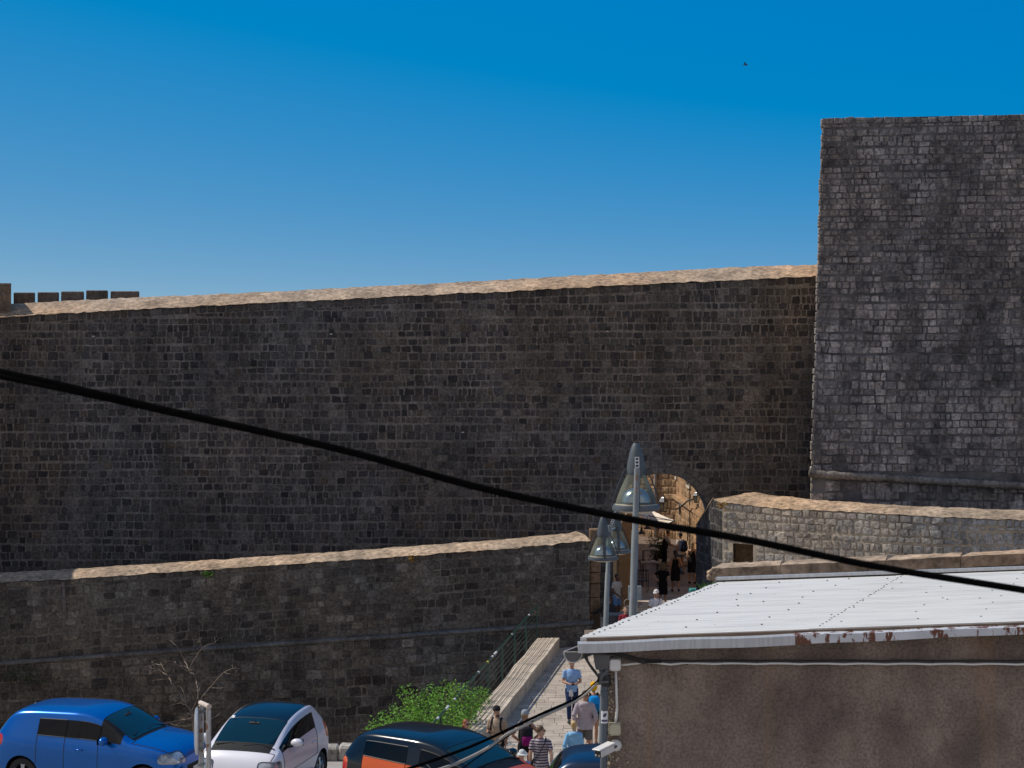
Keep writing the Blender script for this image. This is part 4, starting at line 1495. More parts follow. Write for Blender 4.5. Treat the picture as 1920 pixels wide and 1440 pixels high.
# security camera
cam_root = thing('security_camera', 'white bullet security camera on a round mount at the wall corner', 'security camera', at(1155, 1398, 15.03))
mb = MB()
mp_ = at(1155, 1398, 15.0)
mb.lathe(mp_, [(.052, -.035), (.055, -.02), (.055, -.0), (.04, .025), (.02, .035)], 20, axis=Matrix.Rotation(R(90), 3, 'X'))
o = mb.build('mount', M['white_plastic'], smooth=True, sharp=40); reparent(o, cam_root)
mb = MB()
mb.tube([mp_ + Vector((0, -.03, 0)), at(1150, 1402, 14.93), at(1146, 1402, 14.9)], .014, 8)
o = mb.build('bracket', M['pvc_grey'], smooth=True); reparent(o, cam_root)
c0, c1 = at(1147, 1401, 14.9), at(1121, 1414, 14.72)
dirc = (c1 - c0).normalized()
xa, ya, za = frame(dirc)
rotc = Matrix((dirc, -xa.cross(dirc).cross(dirc).normalized() * 0 + Vector((0, 0, 1)).cross(dirc).normalized(), dirc.cross(Vector((0, 0, 1)).cross(dirc).normalized()))).transposed()
mb = MB()
mid = (c0 + c1) / 2
mb.bbox(mid, ((c1 - c0).length, .072, .075), rot=rotc, bev=.012)
up = rotc @ Vector((0, 0, 1))
mb.bbox(mid + up * .045 + dirc * .012, ((c1 - c0).length + .03, .09, .012), rot=rotc, bev=.004)
o = mb.build('housing', M['white_plastic']); reparent(o, cam_root)
mb = MB()
mb.bbox(c1 + dirc * .001, (.012, .064, .066), rot=rotc, bev=.003)
o = mb.build('lens', mat('lens_black', (.01, .01, .012), rough=.15)); reparent(o, cam_root)
mb = MB()
for s in (-1, 1):
    mb.ell(c1 + dirc * .006 + up * (-.012) + (rotc @ Vector((0, s * .017, 0))), (.006, .011, .011), 10, rot=rotc)
o = mb.build('lens_ring', M['pvc_lip']); reparent(o, cam_root)

# ---- thick cable across the view, and the service cables from the clamp
def sag_cable(name, label, pts, rad, m, seg=10, extra=None):
    mb = MB()
    P = [at(*p) for p in pts]
    sm = []
    for i in range(len(P) - 1):
        p0 = P[max(i - 1, 0)]; p1 = P[i]; p2 = P[i + 1]; p3 = P[min(i + 2, len(P) - 1)]
        for k in range(seg):
            t = k / seg
            sm.append(.5 * ((2 * p1) + (-p0 + p2) * t + (2 * p0 - 5 * p1 + 4 * p2 - p3) * t * t + (-p0 + 3 * p1 - 3 * p2 + p3) * t ** 3))
    sm.append(P[-1])
    mb.tube(sm, rad, 10)
    return tag(mb.build(name, m, smooth=True), label, 'cable')
M['cable_black'] = mat('cable_black', (.003, .003, .0035), (.005, .005, .005), scale=30, rough=.9, spec=.0)
M['cable_grey'] = mat('cable_grey', (.34, .29, .23), (.42, .36, .29), scale=12, rough=.6)
sag_cable('overhead_cable', 'thick black cable crossing the whole view, upper of the twisted pair', [(-4200, -420, 7.4), (-2200, 130, 6.4), (-900, 480, 5.7), (-220, 648, 5.3), (0, 696, 5.2), (120, 722, 5.15), (330, 772, 5.08), (640, 842, 5.0), (900, 913, 4.95), (1190, 974, 4.9), (1400, 1011, 4.85), (1640, 1061, 4.8), (1920, 1106, 4.7), (2150, 1146, 4.6), (3400, 1330, 4.2), (5400, 1560, 3.8)], .0096, M['cable_black'])
sag_cable('overhead_cable', 'second black cable slung just below its twin across the view', [(-4200, -412, 7.42), (-2200, 138, 6.42), (-900, 489, 5.72), (-220, 659, 5.32), (0, 706.5, 5.22), (120, 731, 5.17), (330, 777, 5.1), (640, 845.5, 5.02), (900, 916.5, 4.97), (1190, 977, 4.92), (1400, 1014, 4.87), (1640, 1063, 4.82), (1920, 1108, 4.72), (2150, 1148, 4.62), (3400, 1333, 4.22), (5400, 1564, 3.82)], .0082, M['cable_black'])
sag_cable('service_cable', 'black service cable sagging left from the downpipe clamp', [(1121, 1277, 14.92), (1085, 1307, 14.7), (1023, 1335, 14.3), (965, 1362, 13.9), (912, 1387, 13.5), (860, 1408.5, 13.1), (773, 1439, 12.5), (690, 1463, 12), (400, 1530, 10.2), (-200, 1640, 7.6)], .0125, M['cable_black'])
sag_cable('service_cable', 'pale grey service cable hanging below the black one', [(1120, 1280, 14.9), (1085, 1311, 14.68), (1023, 1341, 14.28), (968, 1368, 13.88), (947, 1379, 13.7), (918, 1400, 13.5), (887, 1417, 13.3), (846, 1435, 12.9), (790, 1452, 12.4), (600, 1500, 11.2), (0, 1620, 8.4)], .0125, M['cable_grey'])
sag_cable('service_cable', 'thin dark wire under the grey cable over the windscreen', [(1000, 1351, 14.1), (947, 1384, 13.8), (902, 1415.5, 13.4), (871, 1438, 13.0), (840, 1462, 12.7), (700, 1560, 11.6), (300, 1760, 9.0)], .005, M['cable_black'])

# ---- stone-coped wall behind the house roof
cw = thing('coped_wall', 'low wall with thick stone coping just behind the white roof', 'wall', at(1600, 1060, 24))
mb = MB()
DW = 23.5
def cslab(px0, px1, y0f, y1f, y0t, y1t, y0b, y1b, m=0):
    a, b = at(px0, y0f, DW), at(px1, y1f, DW)
    depth = .62
    ra, rb = at(px0 + 18, y0b, DW + depth), at(px1 + 4, y1b, DW + depth)
    la_, lb_ = at(px0, y0t, DW), at(px1, y1t, DW)
    nS = 14
    for i in range(nS):
        t0, t1 = i / nS, (i + 1) / nS
        def j_(t, k): return Vector((0, .012 * noise.noise(Vector((t * 9 + px0, k, 0))), .014 * noise.noise(Vector((t * 11 + px0, k * 3, 5)))))
        q = [la_.lerp(lb_, t0) + j_(t0, 1), la_.lerp(lb_, t1) + j_(t1, 1), a.lerp(b, t1) + j_(t1, 2), a.lerp(b, t0) + j_(t0, 2),
             ra.lerp(rb, t0) + j_(t0, 3), ra.lerp(rb, t1) + j_(t1, 3)]
        bk = [q[4] - Vector((0, 0, .25)), q[5] - Vector((0, 0, .25))]
        mb.add(q + bk, [(0, 1, 2, 3), (3, 2, 5, 4), (4, 5, 7, 6), (0, 6, 7, 1)] + ([(0, 3, 4, 6)] if i == 0 else []) + ([(1, 7, 5, 2)] if i == nS - 1 else []), m)
cslab(1335, 1462, 1066, 1060, 1087, 1081, 1056, 1050.5)
cslab(1463, 1660, 1059, 1051, 1080, 1071, 1050, 1041)
cslab(1661, 1800, 1051, 1043, 1071, 1064, 1041, 1036)
cslab(1801, 2100, 1043, 1030, 1064, 1050, 1036, 1020)
for k in range(30):
    p = at(1334 + rp.uniform(-4, 12), 1072 + rp.uniform(-6, 14), DW + rp.uniform(0, .3))
    s = rp.uniform(.02, .05)
    mb.ell(p, (s, s, s * .8), 6)
o = mb.build('coping', M['cap_stone']); reparent(o, cw)
mb = MB()
a, b = at(1346, 1085, DW + .1), at(2100, 1048, DW + .1)
mb.prism([(a.x, a.y, -.5), (b.x, b.y, -.5), (b.x, b.y, b.z), (a.x, a.y, a.z)], (0, .4, 0), 0)
o = mb.build('wall', M['outer_mortar']); reparent(o, cw)

# ---------------------------------------------------------------- street lamps
M['lamp_grey'] = mat('lamp_grey', (.055, .068, .08), (.075, .09, .10), scale=4, rough=.55)
M['lamp_dark'] = mat('lamp_dark', (.03, .035, .045), (.045, .05, .06), scale=4, rough=.4)
M['galv'] = mat('galv', (.16, .18, .185), (.24, .26, .262), scale=5, rough=.5, metal=.1, stretch=(3, 3, .6), bump=.05)
M['reflector'] = mat('reflector', (.62, .62, .62), rough=.28, metal=.75)
M['lamp_glass'] = glass('lamp_glass', (.5, .46, .36), .13, rough=.05)
M['lamp_rim'] = mat('lamp_rim', (.07, .085, .10), (.10, .115, .13), scale=5, rough=.5)
M['yellowed'] = mat('yellowed', (.42, .36, .22), (.5, .44, .3), scale=6, rough=.4)
M['label_white'] = mat('label_white', (.7, .7, .7), rough=.4)
M['label_black'] = mat('label_black', (.015, .015, .015), rough=.4)
M['rust'] = mat('rust', (.20, .085, .035), (.30, .14, .06), scale=20, rough=.9, bump=.3)
def lamp_head(root, c, label_dir=None, rz=0.0):
    """bell-shaped head; c = centre of the lower rim"""
    c = Vector(c)
    def b(name, mb, m, parent, **k):
        o = mb.build(name, m, **k)
        if parent is root:
            reparent(o, root)
        else:
            o.parent = parent
        return o
    mb = MB()
    mb.lathe(c, [(.127, .44), (.131, .455), (.128, .50), (.112, .62), (.085, .74), (.055, .83), (.040, .852), (.036, .858)], 28)
    cone = b('cone', mb, M['lamp_grey'], root, smooth=True, sharp=50)
    mb = MB()
    prof = [(.125, .445), (.155, .38), (.20, .28), (.24, .18), (.268, .10), (.286, .035)]
    mb.lathe(c, list(reversed(prof)), 28, cap=False)
    b('glass_bell', mb, M['lamp_glass'], root, smooth=True)
    mb = MB()
    mb.lathe(c, [(.20, .075), (.195, .12), (.17, .18), (.12, .23), (.05, .255), (.01, .258)], 28, cap=False)
    mb.lathe(c, [(.05, .08), (.05, .16), (.02, .18)], 12)
    b('reflector', mb, M['reflector'], root, smooth=True)
    mb = MB()
    mb.lathe(c, [(.285, -.04), (.316, -.038), (.32, -.02), (.318, .02), (.312, .038), (.285, .04)], 32)
    rim = b('rim', mb, M['lamp_rim'], root, smooth=True, sharp=40)
    mb = MB()
    mb.lathe(c, [(.02, -.085), (.12, -.078), (.21, -.062), (.286, -.039)], 28, cap=False)
    mb.lathe(c, [(.288, .03), (.292, .045), (.286, .05)], 28, cap=False)
    b('lower_diffuser', mb, M['yellowed'], root, smooth=True)
    for k in range(4):
        mb = MB()
        a = rz + 2 * math.pi * k / 4
        dv = Vector((math.cos(a), math.sin(a), 0)); sv = Vector((-dv.y, dv.x, 0))
        pf = [(.135, .52, .10), (.165, .455, .11), (.205, .36, .12), (.25, .25, .12), (.285, .14, .11), (.312, .02, .10)]
        rows = []
        for r_, z_, w_ in pf:
            p = c + dv * (r_ + .015) + Vector((0, 0, z_))
            rows.append([p - sv * w_ / 2 * .5, p + sv * w_ / 2 * .5, p + sv * w_ / 2 * .5 - dv * .015, p - sv * w_ / 2 * .5 - dv * .015])
        mb.rings(rows, 0)
        b('rib', mb, M['lamp_dark'], root)
    return cone
l1 = at(1192.5, 951, 21.5)
lp = thing('street_lamp', 'large bell shaped street lamp on a single pole in front of the gate', 'street lamp', (l1.x, 21.15, 2.1), 0, 'bell shaped street lamps')
lamp_head(lp, l1, rz=0.0)
ptop, pbot = at(1194.5, 878, 21.13), at(1186, 1160, 21.13)
dv = pbot - ptop
pgr = ptop + dv * ((ptop.z - 2.1) / (ptop.z - pbot.z))
mb = MB()
mb.tube([pgr, ptop + dv * .42, ptop + dv * .415, ptop], [.055, .047, .042, .036], 14)
o = mb.build('pole', M['galv'], smooth=True, sharp=40); reparent(o, lp)
mb = MB()
for y0, y1 in ((878, 893), (884, 888)):
    pass
mb.tube([at(1194.3, 880, 21.13), at(1194.2, 893, 21.13)], .039, 14, m=0)
mb.box(at(1195, 885, 21.3), (.05, .34, .05), m=0)
mb.box(at(1193, 946, 21.25), (.05, .24, .05), m=0)
o = mb.build('bracket', M['galv']); reparent(o, lp)
mb = MB()
for px, py, s in ((1194.5, 890, .010), (1193, 897, .016), (1193.2, 916, .012), (1193, 923, .008)):
    p = at(px, py, 21.13)
    mb.ell((p.x, p.y - .038, p.z), (s * .7, .003, s * 2.4), 8)
o = mb.build('rust_patch', M['rust']); reparent(o, lp)
mb = MB()
lb_ = at(1194.5, 867, 21.5 - .115)
tilt = Matrix.Rotation(R(-9), 3, 'X')
mb.box(lb_, (.058, .006, .145), rot=tilt, m=0)
for k in (-1, 0, 1):
    mb.box(lb_ + Vector((0, -.003 , 0)) + tilt @ Vector((0, 0, k * .046)), (.036, .006, .028), rot=tilt, m=1)
o = mb.build('label_plate', [M['label_white'], M['label_black']]); reparent(o, lp)

px0 = Vector(((1140.5 - 960) / F * 34, 34.0, 0))
lp2 = thing('street_lamp', 'smaller twin headed street lamp standing behind the taller lamp', 'street lamp', px0, 0, 'bell shaped street lamps')
lamp_head(lp2, at(1130.5, 1046, 33.4), rz=.06)
lamp_head(lp2, at(1155, 1033, 34.7), rz=.15)
mb = MB()
zt = at(0, 990, 34).z
tq, bq = at(1143, 985, 34), at(1136, 1165, 34)
dv = bq - tq
mb.tube([tq + dv * ((tq.z - 0) / (tq.z - bq.z)), tq + dv * .5, tq + dv * .495, tq], [.062, .055, .047, .042], 14)
o = mb.build('pole', M['galv'], smooth=True, sharp=40); reparent(o, lp2)
mb = MB()
for c in (at(1130.5, 1000, 33.4), at(1155, 990, 34.7)):
    mb.tube([tq + Vector((0, 0, -.12)), c], .025, 8)
o = mb.build('bracket', M['galv']); reparent(o, lp2)
mb = MB()
lb_ = at(1149, 976, 34.58)
tl = Matrix.Rotation(R(-9), 3, 'X') @ Matrix.Rotation(R(25), 3, 'Y')
mb.box(lb_, (.058, .006, .13), rot=tl, m=0)
for k in (-1, 0, 1):
    mb.box(lb_ + Vector((0, -.004, 0)) + tl @ Vector((0, 0, k * .042)), (.034, .006, .026), rot=tl, m=1)
o = mb.build('label_plate', [M['label_white'], M['label_black']]); reparent(o, lp2)

# ---------------------------------------------------------------- rusty sign frame at the left
sp = thing('sign_post', 'rusty grey sign frame seen edge on, between the blue and white cars', 'sign post', (-4.63, 24.0, 2.1))
def worn_paint():
    m = mat('worn_paint', (.33, .31, .29), (.48, .46, .44), scale=9, rough=.6, stretch=(3, 3, .5), bump=.1)
    nt = m.node_tree; N, L = nt.nodes, nt.links
    b = N['Principled BSDF']; src = b.inputs['Base Color'].links[0].from_socket
    tcn = N.new('ShaderNodeTexCoord')
    n1 = N.new('ShaderNodeTexNoise'); n1.inputs['Scale'].default_value = 9; n1.inputs['Detail'].default_value = 7
    L.new(tcn.outputs['Object'], n1.inputs['Vector'])
    cr = N.new('ShaderNodeValToRGB'); cr.color_ramp.elements[0].position = .55; cr.color_ramp.elements[1].position = .62
    L.new(n1.outputs['Fac'], cr.inputs['Fac'])
    mx = N.new('ShaderNodeMix'); mx.data_type = 'RGBA'
    L.new(cr.outputs['Color'], mx.inputs['Factor']); L.new(src, mx.inputs['A']); mx.inputs['B'].default_value = (.22, .11, .055, 1)
    L.new(mx.outputs['Result'], b.inputs['Base Color'])
    return m
M['worn_paint'] = worn_paint()
pA, pB = at(377.5, 1322, 24.25), at(391, 1328, 23.75)
for p in (pA, pB):
    mb = MB(); mb.bbox((p.x, p.y, (2.1 + p.z) / 2), (.068, .068, p.z - 2.1), bev=.008)
    o = mb.build('post', M['worn_paint']); reparent(o, sp)
mb = MB()
dr = (pB - pA)
mb.tube([pA - dr * .12 + Vector((0, 0, .03)), pB + dr * .10 + Vector((0, 0, .03))], .036, 12)
o = mb.build('top_bar', mat('rusty_white', (.50, .40, .34), (.58, .48, .41), scale=5, rough=.6)); reparent(o, sp)
mb = MB()
dn = Vector((dr.x, dr.y, 0)).normalized()
nn = Vector((-dn.y, dn.x, 0))
if nn.x > 0: nn = -nn
dn = Vector((.153 + .055, -.98, 0)).normalized(); nn = Vector((dn.y, -dn.x, 0))
if nn.x > 0: nn = -nn
cs = at(372, 1371, 24.15)
ringA = []
for k in range(32):
    a = 2 * math.pi * k / 32
    ringA.append((dn * (.34 * math.cos(a)) + Vector((0, 0, .355 * math.sin(a)))))
rows = []
for s, off in ((.94, .0), (1.0, .012), (1.0, .03), (.9, .05), (.6, .062), (.05, .066)):
    rows.append([cs + q * s + nn * off for q in ringA])
mb.rings(rows, 0)
o = mb.build('sign_disc', mat('alu_back', (.42, .44, .47), (.5, .52, .55), scale=4, rough=.35, metal=.6), smooth=True, sharp=50); reparent(o, sp)
for z in (-.28, .28, -.52):
    mb = MB()
    mb.box((pA.x, pA.y, cs.z + z), (.09, .09, .04))
    o = mb.build('clamp', M['galv']); reparent(o, sp)
# ---------------------------------------------------------------- cars
M['tyre'] = mat('tyre', (.018, .018, .018), (.028, .028, .028), scale=20, rough=.9)
M['alloy'] = mat('alloy', (.45, .46, .48), rough=.3, metal=.9)
M['car_glass'] = glass('car_glass', (.006, .02, .026), .22, .02)
M['car_glass_dark'] = glass('car_glass_dark', (.003, .004, .006), .82, .02, .3)
M['trim_black'] = mat('trim_black', (.007, .007, .008), (.012, .012, .012), scale=20, rough=.45, spec=.15)
M['seat_fabric'] = mat('seat_fabric', (.035, .036, .04), (.05, .05, .055), scale=30, rough=.95)
M['dash'] = mat('dash', (.02, .022, .024), (.03, .032, .035), scale=20, rough=.7)
M['tail_red'] = mat('tail_red', (.42, .012, .008), (.5, .02, .012), scale=12, rough=.12, coat=1)
M['tail_orange'] = mat('tail_orange', (.75, .12, .02), rough=.12, coat=1)
M['head_glass'] = mat('head_glass', (.10, .12, .14), (.42, .45, .48), scale=7, rough=.06, coat=1, metal=.3, lo=.42, hi=.6)
M['chrome'] = mat('chrome', (.7, .7, .72), rough=.12, metal=1)
M['plate'] = mat('plate', (.7, .7, .7), rough=.4)
def paint(name, c, metal=.25, rough=.3):
    return mat(name, c, tuple(k * .93 for k in c), scale=2, rough=rough, metal=metal, coat=.35)

def car(name, label, stations, ids, mats, loc, yaw, wheels, wheel_r, groups=None, glass_m=None, preds=(), seats=True, roof_ant=True, plate_front=True, mirror_m=None, wiper=True, cowl_at=None):
    """stations: rear to front (x, zTop, zBelt, halfW, roofHalfW or None, zBottom); ids(i,row,stations)->part key"""
    root = thing(name, label, 'car', loc, yaw, groups)
    rows = []
    for x, zt, zb, hw, rw, z0 in stations:
        if rw:
            sec = [(0, z0), (hw * .8, z0), (hw * .955, z0 + .05), (hw, (z0 + zb) * .47), (hw * .985, zb - .12), (hw * .935, zb),
                   (rw + .035, zt - .13), (rw - .015, zt - .045), (rw * .58, zt - .006), (0, zt)]
        else:
            sec = [(0, z0), (hw * .8, z0), (hw * .955, z0 + .05), (hw, (z0 + zb) * .47), (hw * .985, zb - .12), (hw * .935, zb),
                   (hw * .865, zb + (zt - zb) * .45), (hw * .76, zb + (zt - zb) * .72), (hw * .44, zb + (zt - zb) * .95), (0, zt)]
        ring = [Vector((x, y, z)) for y, z in sec] + [Vector((x, -y, z)) for y, z in reversed(sec[1:-1])]
        rows.append(ring)
    n = len(rows[0])                               # 18
    keys = []
    V, Fc, K = [], [], []
    for r_ in rows: V += r_
    def key(k):
        if k not in keys: keys.append(k)
        return keys.index(k)
    for i in range(len(rows) - 1):
        for j in range(n):
            k = (j + 1) % n
            row = j if j < 9 else 17 - j
            Fc.append((i * n + j, (i + 1) * n + j, (i + 1) * n + k, i * n + k))
            K.append(key(ids(i, row, 1 if j < 9 else -1)))
    for base, rev in ((0, False), ((len(rows) - 1) * n, True)):
        for r_ in range(9):
            a, b = r_, r_ + 1
            c, d = (n - b) % n, (n - a) % n
            if r_ == 0: f = (a, b, c)
            elif r_ == 8: f = (a, b, d)
            else: f = (a, b, c, d)
            f = tuple(base + q for q in f)
            Fc.append(tuple(reversed(f)) if rev else f)
            K.append(key('bumper_front' if rev else 'bumper_rear'))
    me = bpy.data.meshes.new('tmp')
    me.from_pydata([tuple(v) for v in V], [], Fc)
    for k in keys:
        me.materials.append(bpy.data.materials.get('tmpm') or bpy.data.materials.new('tmpm'))
    me.polygons.foreach_set('material_index', K)
    ob = bpy.data.objects.new('tmp', me)
    COL.objects.link(ob)
    md = ob.modifiers.new('s', 'SUBSURF'); md.levels = 3; md.render_levels = 3
    dg = bpy.context.evaluated_depsgraph_get()
    ev = bpy.data.meshes.new_from_object(ob.evaluated_get(dg), depsgraph=dg)
    bpy.data.objects.remove(ob)
    bpy.data.meshes.remove(me)
    nv = len(ev.vertices)
    co = np.empty(nv * 3); ev.vertices.foreach_get('co', co); co = co.reshape(-1, 3)
    no = np.empty(nv * 3); ev.vertices.foreach_get('normal', no); no = no.reshape(-1, 3)
    faces = [tuple(p.vertices) for p in ev.polygons]
    part = [keys[p.material_index] for p in ev.polygons]
    bpy.data.meshes.remove(ev)
    # wheel openings
    ar = wheel_r + .055
    keep = []
    for f, pt in zip(faces, part):
        c = co[list(f)].mean(0)
        inside = any((c[0] - wx) ** 2 + (c[2] - wheel_r) ** 2 < ar * ar for wx in wheels) and abs(c[1]) > .45
        keep.append(not inside)
    used = {}
    for f, kf in zip(faces, keep):
        for v in f:
            used.setdefault(v, [0, 0])[0 if kf else 1] += 1
    for v, (a, b) in used.items():
        if a and b:
            for wx in wheels:
                dx, dz = co[v, 0] - wx, co[v, 2] - wheel_r
                r_ = math.hypot(dx, dz)
                if r_ < ar * 1.35 and abs(co[v, 1]) > .4:
                    co[v, 0], co[v, 2] = wx + dx / r_ * ar, wheel_r + dz / r_ * ar
    # predicate parts
    for q, (f, kf) in enumerate(zip(faces, keep)):
        if not kf: continue
        c = co[list(f)].mean(0)
        for pk, fn in preds:
            if fn(c[0], abs(c[1]), c[2], c[1], part[q]):
                part[q] = pk
                break
    groups_ = {}
    for f, pt, kf in zip(faces, part, keep):
        if kf:
            groups_.setdefault(pt, []).append(f)
    # round off the outlines of lamps and grilles
    SM = ('headlight', 'tail_light', 'grille')
    nbr = {}
    ed = {}
    for f, pt, kf in zip(faces, part, keep):
        if kf:
            for a, b in zip(f, f[1:] + f[:1]):
                ed.setdefault((min(a, b), max(a, b)), []).append(pt)
    for (a, b), pts in ed.items():
        if len(pts) == 2 and pts[0] != pts[1] and any(p.split(':')[0] in SM for p in pts):
            nbr.setdefault(a, set()).add(b); nbr.setdefault(b, set()).add(a)
    for _ in range(10):
        new = {v: co[v] * .4 + .6 * np.mean([co[u] for u in ns], axis=0) for v, ns in nbr.items() if len(ns) == 2}
        for v, p in new.items(): co[v] = p
    def islands(fs):
        par = {}
        def find(v):
            while par.setdefault(v, v) != v:
                par[v] = par[par[v]]; v = par[v]
            return v
        for f in fs:
            r0 = find(f[0])
            for v in f[1:]: par[find(v)] = r0
        out = {}
        for f in fs: out.setdefault(find(f[0]), []).append(f)
        return sorted(out.values(), key=len, reverse=True)
    # split left/right for paired parts
    objs = {}
    for pt, fl in groups_.items():
        base = pt.split(':')[0]
        sides = [(str(q), fs) for q, fs in enumerate(islands(fl)) if len(fs) > 3]
        for s, fs in sides:
            if not fs: continue
            idx = {}
            mb = MB()
            lift = .004 if base in ('headlight', 'tail_light') else (-.003 if base in ('window', 'windscreen', 'rear_window', 'quarter_window') else 0)
            for f in fs:
                for v in f:
                    if v not in idx:
                        idx[v] = len(mb.v)
                        mb.v.append(tuple(co[v] + no[v] * lift))
            for f in fs:
                mb.f.append(tuple(idx[v] for v in f)); mb.m.append(0)
            mm = mats.get(pt, mats.get(base, mats['body']))
            o = mb.build(base, mm, root, smooth=True)
            objs[pt + s] = o
        # seams between parts
    edge = {}
    for f, pt, kf in zip(faces, part, keep):
        if not kf: continue
        for a, b in zip(f, f[1:] + f[:1]):
            edge.setdefault((min(a, b), max(a, b)), []).append(pt)
    seam, seal = [], []
    GL = ('window', 'windscreen', 'rear_window', 'quarter_window')
    for (a, b), pts in edge.items():
        if len(pts) == 2 and pts[0] != pts[1]:
            g = any(p.split(':')[0] in GL for p in pts)
            if g:
                seal.append((a, b))
            elif any(p.split(':')[0] in ('door', 'bonnet') for p in pts):
                seam.append((a, b))
    for nm, el_, rad_, off_, mm in (('window_seal', seal, .009, .001, mats.get('seal', M['trim_black'])), ('panel_gap', seam, .0055, -.002, M['dark_gap'])):
        for grp in islands(el_):
            if len(grp) < 4: continue
            sb = MB()
            for a, b in grp:
                sb.tube([Vector(co[a]) + Vector(no[a]) * off_, Vector(co[b]) + Vector(no[b]) * off_], rad_, 4, cap=False)
            sb.build(nm, mm, root)
    # wheel wells and wheels
    hw = max(s[3] for s in stations)
    for wx in wheels:
        for sy in (-1, 1):
            mb = MB()
            mb.lathe((0, 0, 0), [(ar + .002, .0), (ar + .002, -.28), (.02, -.28)], 28, axis=Matrix(((1, 0, 0), (0, 0, sy), (0, 1, 0))), cap=False)
            o = mb.build('wheel_arch', M['trim_black'], root); o.location = (wx, sy * (hw - .05), wheel_r)
            A = Matrix(((1, 0, 0), (0, 0, sy), (0, 1, 0)))
            wh = MB()
            wh.lathe((0, 0, 0), [(.05, -.16), (wheel_r * .62, -.16)], 20, axis=A)
            w_o = wh.build('wheel', M['trim_black'], root); w_o.location = (wx, sy * (hw - .055), wheel_r)
            mb = MB()
            R_ = wheel_r
            mb.lathe((0, 0, 0), [(R_ * .66, -.19), (R_ * .93, -.19), (R_, -.16), (R_, -.03), (R_ * .95, -.003), (R_ * .70, -.0), (R_ * .66, -.02)], 36, axis=A, cap=False)
            mb.build('tyre', M['tyre'], w_o, smooth=True, sharp=50)
            mb = MB()
            mb.lathe((0, 0, 0), [(R_ * .67, -.14), (R_ * .67, -.02), (R_ * .63, -.005), (R_ * .60, -.03), (R_ * .60, -.1)], 36, axis=A, cap=False)
            for k in range(5):
                for dd_ in (-.14, .14):
                    a0 = 2 * math.pi * k / 5 + .3
                    p0 = A @ Vector((R_ * .12 * math.cos(a0), R_ * .12 * math.sin(a0), -.02))
                    p1 = A @ Vector((R_ * .63 * math.cos(a0 + dd_), R_ * .63 * math.sin(a0 + dd_), -.03))
                    mb.tube([p0, p1], [.028, .02], 6)
            mb.lathe((0, 0, 0), [(.06, -.05), (.06, -.012), (.03, -.004)], 14, axis=A)
            mb.build('rim', M['alloy'], w_o, smooth=True, sharp=40)
    # interior
    cab = [s for s in stations if s[4]]
    xr, xf = cab[0][0], cab[-1][0]
    zb = cab[-1][2]
    cowl_x = cowl_at or [s[0] for s in stations if s[0] > xf][0]
    if seats:
        for sy in (-1, 1):
            mb = MB()
            x0 = xf - .62
            rot = Matrix.Rotation(R(-12), 3, 'Y')
            mb.bbox((x0 + .05, sy * .35, zb - .42), (.5, .48, .16), bev=.06)
            mb.bbox((x0 - .24, sy * .35, zb - .10), (.16, .46, .62), rot=rot, bev=.06)
            mb.bbox((x0 - .31, sy * .35, zb + .28), (.10, .25, .17), rot=rot, bev=.05)
            mb.build('seat', M['seat_fabric'], root)
        if xf - xr > 1.3:
            mb = MB()
            mb.bbox((xr + .42, 0, zb - .12), (.16, 1.15, .5), rot=Matrix.Rotation(R(-14), 3, 'Y'), bev=.06)
            mb.build('rear_seat', M['seat_fabric'], root)
        mb = MB()
        mb.bbox((cowl_x - .34, 0, zb - .12), (.52, 1.32, .2), bev=.07)
        mb.build('dashboard', M['dash'], root)
        mb = MB()
        c = Vector((xf - .02, .35, zb - .06))
        rot = Matrix.Rotation(R(-62), 3, 'Y')
        mb.tube([c + rot @ Vector((.17 * math.cos(a), .17 * math.sin(a), 0)) for a in (2 * math.pi * k / 20 for k in range(21))], .014, 6, cap=False)
        for a in (0, 2.1, 4.2):
            mb.tube([c, c + rot @ Vector((.17 * math.cos(a), .17 * math.sin(a), 0))], .012, 5)
        mb.ell(c, (.05, .05, .03), 10)
        mb.build('steering_wheel', M['dash'], root)
        mb = MB()
        mb.bbox((xf + .16, 0, cab[-1][1] - .13), (.03, .22, .06), bev=.015)
        mb.tube([(xf + .16, 0, cab[-1][1] - .11), (xf + .16, 0, cab[-1][1] - .05)], .01, 5)
        mb.build('inner_mirror', M['dash'], root)
    # mirrors
    bw = cab[-1][3] * .93
    for sy in (-1, 1):
        mb = MB()
        mb.ell((cowl_x - .40, sy * (bw + .16), zb + .07), (.075, .12, .078), 14)
        mr = mb.build('wing_mirror', mirror_m or mats['body'], root, smooth=True)
        mb = MB()
        mb.tube([(cowl_x - .36, sy * (bw - .02), zb + .0), (cowl_x - .38, sy * (bw + .1), zb + .03)], .028, 8)
        mb.bbox((cowl_x - .475, sy * (bw + .16), zb + .07), (.012, .19, .11), bev=.005)
        mb.build('mirror_foot', M['trim_black'], mr)
    # door handles
    for hx in [s for s in mats.get('handles', ())]:
        for sy in (-1, 1):
            mb = MB()
            yy = hw * .985
            mb.tube([(hx - .08, sy * (yy + .005), zb - .14), (hx, sy * (yy + .02), zb - .135), (hx + .08, sy * (yy + .005), zb - .14)], .014, 6)
            mb.build('door_handle', mats['body_handle'] if 'body_handle' in mats else mats['body'], root, smooth=True)
    if wiper:
        for y0, y1 in ((.62, .02), (.05, -.5)):
            mb = MB()
            zc = stations[[s[0] for s in stations].index(cowl_x)][1]
            mb.tube([(cowl_x - .02, y0, zc - .0), (cowl_x - .10, (y0 + y1) / 2, zc + .055), (cowl_x - .05, y1, zc + .03)], .010, 5)
            mb.build('wiper', M['trim_black'], root)
